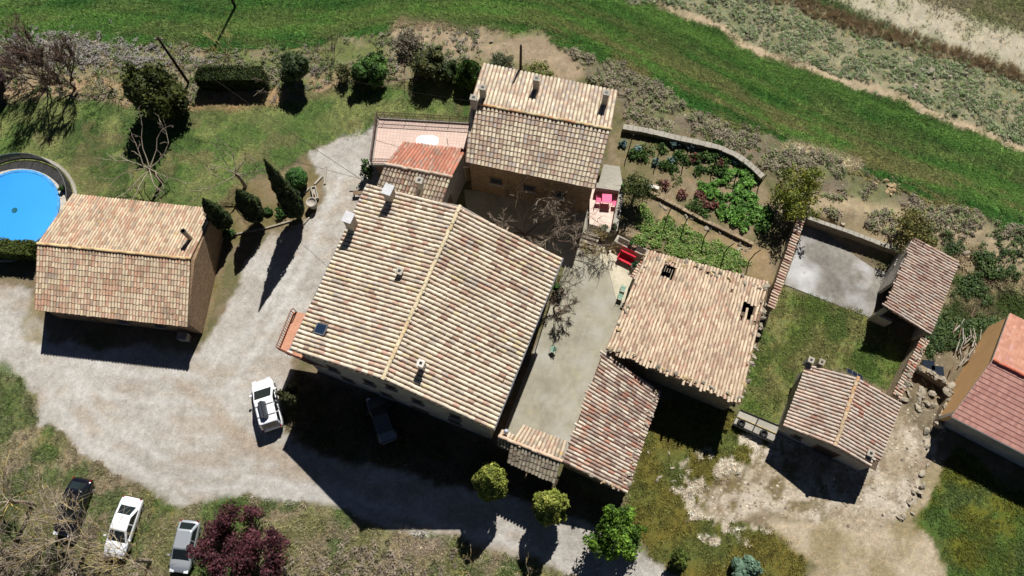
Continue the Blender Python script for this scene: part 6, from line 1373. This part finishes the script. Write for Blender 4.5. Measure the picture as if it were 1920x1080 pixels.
# ------------------------------------------------------------------ cars
tyre = surf('tyre_rubber', lin((24, 24, 26)), rough=.8, var=.05, fvar=.1)
def paint(name, c, rough=.25, metal=0.):
    m, n, l, b = nodes(name); b.inputs['Base Color'].default_value = (*lin(c), 1); b.inputs['Roughness'].default_value = rough; b.inputs['Metallic'].default_value = metal; b.inputs['Coat Weight'].default_value = .6; b.inputs['Coat Roughness'].default_value = .06
    return m
cglass = glass('car_glass', (.015, .022, .022), .04)
def car(name, label, cat, c, z0, rz, L, Wd, Hh, hood, deckl, belt, pm, wsl=.75, rsl=.5, boxy=.0, roofbox=False):
    """c: ground centre; rz: heading of its front; hood / deckl: lengths ahead of and behind the cabin at belt height"""
    e = empty(name, (c[0], c[1], z0), rz, label=label, category=cat)
    ax = (Vector((math.cos(rz), math.sin(rz), 0)), Vector((-math.sin(rz), math.cos(rz), 0)), Vector((0, 0, 1))); o = Vector((c[0], c[1], z0))
    def P3(p): return o + ax[0] * p[0] + ax[1] * p[1] + ax[2] * p[2]
    h = L / 2; w = Wd / 2; hz_ = belt - .06
    # lower body: stations from tail to nose (x, half width, bottom, shoulder z, crown z)
    S_ = [(-h, w * .80, .42, .72, .80), (-h + .06, w * .90, .30, belt * .86, belt * .9), (-h + .3, w * .97, .24, belt * .95, belt), (-h + .9, w, .2, belt * .96, belt + .01), (0, w, .2, belt * .96, belt + .02), (h - hood - .15, w, .2, belt * .95, belt + .01), (h - hood * .5, w * .985, .22, belt * .9, hz_), (h - .35, w * .95, .24, belt * .82, hz_ - .07), (h - .1, w * .86, .28, belt * .72, hz_ - .2), (h, w * .70, .40, .58, .62)]
    vs = []; fs = []; K = 9
    for x, ww, zb, zs, zt in S_:
        half = [(ww * .92, zb), (ww, zb + .16), (ww * 1.0, zs - .1), (ww * .965, zs), (0, zt)]
        ring = [(x, y, z) for y, z in half[:4]] + [(x, ww * .55, (zt * 2 + zs) / 3 + .02 if zt > zs else zt), ] + [(x, -ww * .55, (zt * 2 + zs) / 3 + .02 if zt > zs else zt)] + [(x, -y, z) for y, z in half[:4][::-1]]
        vs += [P3(p) for p in ring]
    K = 10
    for i in range(len(S_) - 1):
        for k in range(K): fs.append((i * K + k, i * K + (k + 1) % K, (i + 1) * K + (k + 1) % K, (i + 1) * K + k))
    fs += [tuple(range(K))[::-1], tuple((len(S_) - 1) * K + k for k in range(K))]
    body = MB().add(vs, fs).build('body', pm, e, smooth=True); body.modifiers.new('round', 'SUBSURF').render_levels = 1
    # cabin
    xf, xr = h - hood, -h + deckl; xf2, xr2 = xf - wsl, xr + rsl; wb, wr = w * .93, w * (.76 + .1 * boxy); zr = Hh
    bot = [(xf, wb * .9), (xf - .12, wb), (xr + .1, wb), (xr, wb * .86), (xr, -wb * .86), (xr + .1, -wb), (xf - .12, -wb), (xf, -wb * .9)]; top = [(xf2, wr * .92), (xf2 - .12, wr), (xr2 + .1, wr * .98), (xr2, wr * .84), (xr2, -wr * .84), (xr2 + .1, -wr * .98), (xf2 - .12, -wr), (xf2, -wr * .92)]
    vb = [P3((x, y, belt - .04)) for x, y in bot]; vt = [P3((x, y, zr - .06)) for x, y in top]; vi = [P3((x * .93 + (xf2 + xr2) / 2 * .07, y * .86, zr)) for x, y in top]
    MB().add(vb + vt + vi, [(k, (k + 1) % 8, 8 + (k + 1) % 8, 8 + k) for k in range(8)] + [(8 + k, 8 + (k + 1) % 8, 16 + (k + 1) % 8, 16 + k) for k in range(8)] + [tuple(range(16, 24))]).build('cabin', pm, e, smooth=False).modifiers.new('round', 'BEVEL').width = .05
    def pane(nm, a, b_, c_, d_, inset=.08, off=.012):
        a, b_, c_, d_ = (Vector(p) for p in (a, b_, c_, d_)); m_ = (a + b_ + c_ + d_) / 4; nr = (b_ - a).cross(d_ - a).normalized(); nr = nr if nr.dot(m_ - P3((0, 0, belt))) > 0 else -nr
        q = [lerp(p, m_, inset) + nr * off for p in (a, b_, c_, d_)]; q2 = [p - nr * .03 for p in q]
        MB().add(q + q2, [(0, 1, 2, 3), (7, 6, 5, 4), (0, 4, 5, 1), (1, 5, 6, 2), (2, 6, 7, 3), (3, 7, 4, 0)]).build(nm, cglass, e)
    pane('windshield', vb[7], vb[0], vt[0], vt[7], .07); pane('rear_window', vb[3], vb[4], vt[4], vt[3], .12)
    for s0, s1 in ((1, 2), (6, 5)):
        nw = 3 if boxy else 2
        for k in range(nw): u0, u1 = k / nw, (k + 1) / nw; pane('side_window', lerp(vb[s0], vb[s1], u0), lerp(vb[s0], vb[s1], u1), lerp(vt[s0], vt[s1], u1), lerp(vt[s0], vt[s1], u0), .1)
    wr_ = .31
    for sx in (h - .82, -h + .78):
        for sy in (-1, 1):
            c_ = P3((sx, sy * (w - .1), wr_)); mb = MB(); mb.tube([c_ - ax[1] * .11, c_ + ax[1] * .11], wr_, 18); wh = mb.build('wheel', tyre, e)
            MB().tube([c_ + ax[1] * sy * .1, c_ + ax[1] * sy * .125], wr_ * .62, 12).build('rim', M['grey_metal'], wh)
    lm = bpy.data.materials.get('lamp_lens') or surf('lamp_lens', lin((210, 214, 218)), rough=.15, var=.02, fvar=.02); rm = bpy.data.materials.get('tail_lens') or surf('tail_lens', lin((150, 20, 20)), rough=.2, var=.02, fvar=.02)
    for sy in (-1, 1):
        MB().box(P3((h - .14, sy * w * .66, hz_ - .22)), .26, .34, .12, ax=ax).build('headlight', lm, e); MB().box(P3((-h + .06, sy * w * .78, belt * .82)), .1, .12, .18, ax=ax).build('tail_light', rm, e)
        MB().box(P3((xf - .3, sy * (w + .1), belt + .06)), .12, .2, .14, ax=ax).build('mirror', pm, e)
    MB().box(P3((h - .03, 0, .42)), .1, Wd * .66, .16, ax=ax).build('bumper', M['black'], e); MB().box(P3((-h + .02, 0, .42)), .1, Wd * .7, .16, ax=ax).build('bumper', M['black'], e)
    if roofbox:
        for sx in (-.25, -1.15): MB().tube([P3((sx, -wr, zr + .06)), P3((sx, wr, zr + .06))], .025, 5).build('roof_bar', M['black'], e)
        bt_ = [(-.05, .32, .12), (.1, .0, .12), (-.05, -.32, .12), (-1.35, -.30, .12), (-1.45, 0, .12), (-1.35, .30, .12)]; tp__ = [(x * .94 - .03, y * .8, .42) for x, y, _ in bt_]
        vs = [P3((x, y + .1, zr + z)) for x, y, z in bt_] + [P3((x, y + .1, zr + z)) for x, y, z in tp__]; bx_ = empty('roof_box', P3((-.7, .1, zr + .1)), label='dark grey roof box carried on the white van', category='roof box')
        MB().add(vs, [tuple(range(6))[::-1], tuple(range(6, 12))] + [(k, (k + 1) % 6, 6 + (k + 1) % 6, 6 + k) for k in range(6)]).build('shell', surf('roofbox_plastic', lin((58, 62, 68)), rough=.35, var=.05, fvar=.05), bx_)
        MB().tube([P3((-.1, .1, zr + .43)), P3((-1.3, .1, zr + .43))], .03, 4).build('rib', M['black'], bx_)
    return e
def heading(a, b, z): p, q = at(*a, z), at(*b, z); return math.atan2((p - q).y, (p - q).x)
white = paint('white_paint', (236, 238, 240)); silver = paint('silver_paint', (196, 202, 208), .3, .55); blackp = paint('black_paint', (16, 18, 26), .18); greyp = paint('grey_paint', (70, 73, 78), .4, .2)
cc = at(499, 757, 1.0); car('parked_van', 'white high-roofed van with a roof box parked in the gravel yard', 'van', cc, gz(cc.x, cc.y), heading((492, 712), (513, 800), 1.2), 4.35, 1.82, 1.82, 0.9, .12, 1.12, white, wsl=.95, rsl=.25, boxy=1, roofbox=True)
cc = at(222, 987, .7); car('parked_car', 'white saloon car parked under the bare trees', 'car', cc, gz(cc.x, cc.y), heading((206, 1035), (240, 938), .8), 4.6, 1.82, 1.46, 1.15, .65, .95, white, wsl=.85, rsl=.75)
cc = at(337, 1024, .7); car('parked_car', 'silver hatchback parked beside the purple plum tree', 'car', cc, gz(cc.x, cc.y), heading((327, 1068), (347, 982), .8), 3.95, 1.7, 1.46, .95, .18, .95, silver, wsl=.8, rsl=.55)
cc = at(130, 950, .7); car('parked_car', 'black car parked under the bare trees, leftmost of the row', 'car', cc, gz(cc.x, cc.y), heading((112, 1000), (150, 897), .8), 4.5, 1.82, 1.55, 1.1, .3, 1.0, blackp, wsl=.8, rsl=.6)
cc = at(716, 785, .8); car('parked_car', 'grey car standing in the deep shadow of the farmhouse gable', 'car', cc, gz(cc.x, cc.y), heading((708, 768), (728, 830), .8), 4.1, 1.74, 1.5, 1.0, .2, .96, greyp, wsl=.8, rsl=.5)

# ------------------------------------------------------------------ poles, wires, fence posts
def upole(label, b, h, arms=True):
    e = empty('utility_pole', b, label=label, category='pole'); MB().tube([b + Vector((0, 0, -.4)), b + Vector((0, 0, h))], [.15, .1], 8).build('shaft', M['dark_wood'], e)
    if arms:
        MB().box(b + Vector((0, 0, h - .3)), .7, .08, .08).build('crossarm', M['dark_metal'], e)
        for s_ in (-1, 1): MB().lathe((b.x + s_ * .3, b.y, b.z + h - .26), [(.04, 0), (.06, .06), (.03, .14), (0, .15)], 8).build('insulator', M['white_plaster'], e)
    return b + Vector((0, 0, h))
w1 = upole('tall dark utility pole behind the upper house roof', G(975, 186), 8.2, False)
w2 = upole('leaning-looking dark utility pole behind the big evergreen tree', G(354, 156), 7.0)
w3 = upole('utility pole at the top edge of the crop field casting a thin shadow', G(442, 14), 6.2)
def wire(label, a, b, sag=.5):
    a = Vector(a); b = Vector(b); pts = []
    for i in range(15): t = i / 14; p = lerp(a, b, t); p.z -= sag * 4 * t * (1 - t); pts.append(p)
    MB().tube(pts, .018, 4).build('overhead_wire', M['dark_metal'], label=label, category='wire')
wire('overhead wire from the evergreen-side pole to the farmhouse roof corner', w2 + Vector((0, 0, -.2)), mNW + Vector((.3, -.3, .3)), .6)
wire('overhead wire from the evergreen-side pole to the field pole', w2, w3, .4)
wire('overhead wire ending at the upper house chimney corner', w2 + Vector((.3, 0, -.2)), at(884, 190, 7.6), .7)
PN = [((1180, 277), 'post'), ((1234, 292), 0), ((1285, 296), 0), ((1340, 305), 0), ((1381, 326), 0), ((1422, 350), 0)]
def fpost(label, px, h, group, bend=0.):
    b = G(*px); e = empty('fence_post', b, label=label, category='post', group=group); pts = [b + Vector((0, 0, -.2)), b + Vector((0, 0, h * .8)), b + Vector((bend, bend * .4, h))]
    MB().tube(pts, .045, 6).build('shaft', M['dark_metal'], e)
    for k in (.35, .65): MB().tube([b + Vector((-.05, 0, h * k)), b + Vector((.05, 0, h * k))], .014, 4).build('wire_clip', M['grey_metal'], e)
for i, (p, _) in enumerate(PN): fpost('dark straight metal post along the curved garden wall, ' + nth(i, 6), p, 2.3, 'metal posts by the curved garden wall', .05)
for i, p in enumerate([(1250, 408), (1282, 424), (1320, 446), (1356, 478), (1404, 490)]): fpost('dark bent-topped metal post in the plot below the garden bank, ' + nth(i, 5), p, 2.3, 'bent metal posts in the lower plot', .35)

# ------------------------------------------------------------------ yard odds and ends
p0, p1 = at(398, 500, .45), at(380, 577, .45); d = p1 - p0; L = d.length; d.normalize(); s_ = Vector((-d.y, d.x, 0)); c_ = (p0 + p1) / 2
tr_ = empty('stone_bench', (c_.x, c_.y, 0), label='long grey stone bench along the barn east wall', category='bench'); MB().box((c_.x, c_.y, .36), L, .42, .16, ax=(d, s_, Vector((0, 0, 1)))).build('seat', M['concrete'], tr_)
for t in (.08, .5, .92): p = lerp(p0, p1, t); MB().box((p.x, p.y, .12), .3, .36, .32, ax=(d, s_, Vector((0, 0, 1)))).build('support', M['concrete'], tr_)
p_ = at(345, 632, .5); bxx = empty('utility_box', (p_.x, p_.y, 0), label='pale utility box in the shadow at the barn corner', category='box'); MB().box((p_.x, p_.y, .45), .8, .6, .9, -.1).build('body', M['concrete'], bxx); MB().box((p_.x, p_.y, .92), .86, .66, .05, -.1).build('lid', M['grey_metal'], bxx)
p_ = at(584, 380, .8); pot('stone_urn', 'big pale stone jar at the corner of the cypress bed', p_, 0, .48, .95, M['plaster'], None, cat='jar')
p0, p1 = at(587, 349, .4), at(592, 372, .4); d = p1 - p0; L = d.length; d.normalize(); s_ = Vector((-d.y, d.x, 0)); c_ = (p0 + p1) / 2
tg = empty('stone_trough', (c_.x, c_.y, 0), label='narrow stone trough with flowers next to the stone jar', category='trough'); mb = MB()
for sx in (-1, 1): mb.box(c_ + s_ * sx * .2 + Vector((0, 0, -.18)), L, .09, .42, ax=(d, s_, up3)); mb.box(c_ + d * sx * (L / 2 - .05) + Vector((0, 0, -.18)), .1, .3, .4, ax=(d, s_, up3))
mb.box(c_ + Vector((0, 0, -.25)), L - .2, .3, .2, ax=(d, s_, up3)); mb.build('basin', M['plaster'], tg); crown('plant', tg, [((c_.x, c_.y - .3, .35), (.18, .25, .15))], 120, .05, [(150, 90, 80), (110, 120, 70)], 420, nclump=6)
for k, (a, b_) in enumerate((((611, 312), (609, 345)), ((604, 330), (590, 345)), ((580, 352), (570, 362)))):
    a = at(*a, .1); b_ = at(*b_, .1); d = b_ - a; L = d.length; d.normalize(); c_ = (a + b_) / 2
    MB().box((c_.x, c_.y, .08), L, .16, .14, ax=(d, Vector((-d.y, d.x, 0)), up3)).build('timber_edging', M['plaster'], label=['straight pale edging beam beside the gravel', 'slanting pale edging beam above the trough', 'short edging beam under the green ball bush'][k], category='beam')
for k, pts in enumerate(([(412, 448), (440, 440), (500, 428), (545, 415)], [(588, 400), (570, 420), (545, 428)])):
    P_ = [G(*p) + Vector((0, 0, .06)) for p in pts]; e = empty('bed_edging', P_[0], label=['low stone edging along the cypress bed', 'curved stone edging at the east end of the cypress bed'][k], category='edging')
    for a, b_ in zip(P_[:-1], P_[1:]):
        n_ = max(1, round((b_ - a).length / .4)); d = (b_ - a).normalized()
        for i in range(n_): p = lerp(a, b_, (i + .5) / n_); MB().box(p, .37, .14, .16, ax=(d, Vector((-d.y, d.x, 0)), up3)).build('edging_stone', M['rock'], e)
p_ = at(672, 361, .5); tb2 = empty('wooden_bench', (p_.x, p_.y, 0), label='small wooden bench below the roof terrace wall', category='bench'); MB().box((p_.x, p_.y, .44), 1.0, .35, .05, .05).build('seat', M['wood'], tb2)
for sx in (-1, 1): MB().box((p_.x + sx * .42, p_.y, .21), .06, .3, .42, .05).build('leg', M['wood'], tb2)
slab('doorstep', [(655, 346), (690, 344), (690, 356), (655, 358)], -.1, .1, 'concrete', kind='structure')

# ------------------------------------------------------------------ passage between ruined barn and small shed
pa = [at(1388, 768, .5), at(1466, 800, .5), at(1452, 830, .5), at(1375, 795, .5)]
pe2 = empty('tank_platform', sum(pa, Vector()) / 4, label='low concrete platform with pipes between ruined barn and small shed', category='platform')
pe2.location.z = 0
MB().prism([tuple(p[:2]) for p in pa], -.3, .5).build('slab', M['concrete'], pe2)
for t in (.02, .5, .98): a, b_ = lerp(pa[0], pa[3], t), lerp(pa[1], pa[2], t); MB().tube([a + Vector((0, 0, .06)), b_ + Vector((0, 0, .06))], .045, 6).build('pipe', surf('ochre_pipe', lin((170, 150, 96))) if t == .5 else M['black'], pe2)
a, b_ = lerp(pa[0], pa[1], .45), lerp(pa[3], pa[2], .45); MB().tube([a + Vector((0, 0, .08)), b_ + Vector((0, 0, .08))], .05, 6).build('pipe', M['black'], pe2)
for k, px_ in enumerate(((1390, 793), (1432, 813))):
    p = at(*px_, .6); MB().lathe((p.x, p.y, .5), [(.3, 0), (.34, .12), (.3, .22), (.18, .22), (.16, .1), (0, .09)], 18).build('old_tyre', M['black'], smooth=True, label=['old black tyre on the platform, nearer the ruined barn', 'old black tyre on the platform, nearer the small shed'][k], category='tyre')

# ------------------------------------------------------------------ rubble yard by the modern house
e, P_ = wall_line('rubble_wall', 'broken dry stone wall in front of the tan gable', [(1724, 688), (1752, 704), (1778, 722), (1785, 742), (1772, 770), (1762, 800)], -.4, .8, .5, 'stone_wall')
for a, b_ in zip(P_[:-1], P_[1:]):
    for i in range(4): p = lerp(a, b_, (i + .5) / 4); put_rock((p.x + random.gauss(0, .1), p.y + random.gauss(0, .1), .88), random.uniform(.22, .4), e, 'coping_stone')
for k, px_ in enumerate(((1741, 684), (1758, 695))):
    p = at(*px_, .35); MB().prism([(p.x - .55, p.y - .3), (p.x + .5, p.y - .45), (p.x + .55, p.y + .35), (p.x - .4, p.y + .45)], .1, .34).build('water_basin', surf('dark_water_%d' % k, (.02, .028, .04), rough=.1, var=.02, fvar=.02), label=['dark water basin beside the broken wall, farther from the tan gable', 'dark water basin beside the broken wall, nearer the tan gable'][k], category='basin')
lp0 = at(1812, 650, .3); fw_ = empty('firewood_pile', (lp0.x, lp0.y, 0), label='heap of weathered sticks against the tan gable', category='woodpile')
for k in range(46):
    a = random.uniform(.6, 1.7); c_ = lp0 + Vector((random.gauss(0, .55), random.gauss(0, 1.1), random.uniform(-.15, .35))); L = random.uniform(.5, 1.2); MB().tube([c_ - Vector((math.cos(a), math.sin(a), 0)) * L / 2, c_ + Vector((math.cos(a), math.sin(a), random.gauss(0, .15))) * L / 2], random.uniform(.03, .07), 5).build('stick', M['plaster'] if k % 3 else M['wood'], fw_)
def rocks(label, group, pts, n, spread, size, pool=None):
    for i in range(n):
        t = (i + random.random()) / n * (len(pts) - 1); k = min(len(pts) - 2, int(t)); a = lerp(Vector((*pts[k], 0)), Vector((*pts[k + 1], 0)), t - k); p = G(a.x, a.y); s_ = random.uniform(*size)
        x, y = p.x + random.gauss(0, spread), p.y + random.gauss(0, spread); put_rock((x, y, gz(x, y) + s_ * .2), s_, None, 'rock', pool, label=label, category='rock', group=group)
rocks('weathered limestone rock edging the earth track', 'rocks edging the earth track', [(1762, 810), (1748, 850), (1728, 900), (1712, 940), (1692, 980)], 20, .25, (.14, .34))
rocks('pale limestone rock lying in the rubble yard', 'rocks in the rubble yard', [(1715, 700), (1735, 730), (1760, 740), (1700, 770), (1730, 760)], 22, .8, (.14, .4))
rocks('small white stone lying on the mossy ground', 'white stones on the mossy ground', [(1230, 905), (1270, 900), (1340, 860), (1360, 840), (1290, 960), (1250, 880)], 16, 1.2, (.1, .24))
rocks('pale rock on the dry bank above the concrete pad', 'rocks on the dry bank', [(1530, 400), (1640, 405), (1760, 440), (1850, 455), (1900, 480)], 26, .9, (.12, .34))
rocks('pale stone on the rubble heap behind the hedge bank', 'stones on the rubble heap', [(830, 72), (880, 78), (940, 80), (985, 95)], 18, .9, (.1, .25))
rocks('ochre stone in the heap beside the field', 'ochre stones by the field', [(1655, 352), (1680, 356)], 12, .5, (.15, .32), OCHRE_ROCKS)
p_ = G(1746, 133); put_rock((p_.x, p_.y, p_.z + .1), .45, None, 'boulder', label='big pale boulder on the scrub bank', category='boulder')
rocks('scattered pale stone on the scrub bank', 'stones on the scrub bank', [(1700, 140), (1760, 150), (1800, 170), (1700, 135)], 18, 1.6, (.12, .3))
p_ = at(1222, 349, 1.2); MB().box((p_.x, p_.y, 1.15), 1.3, .3, .25, -.35).build('stone_block', M['white_plaster'], label='white stone block at the foot of the olive tree', category='block')
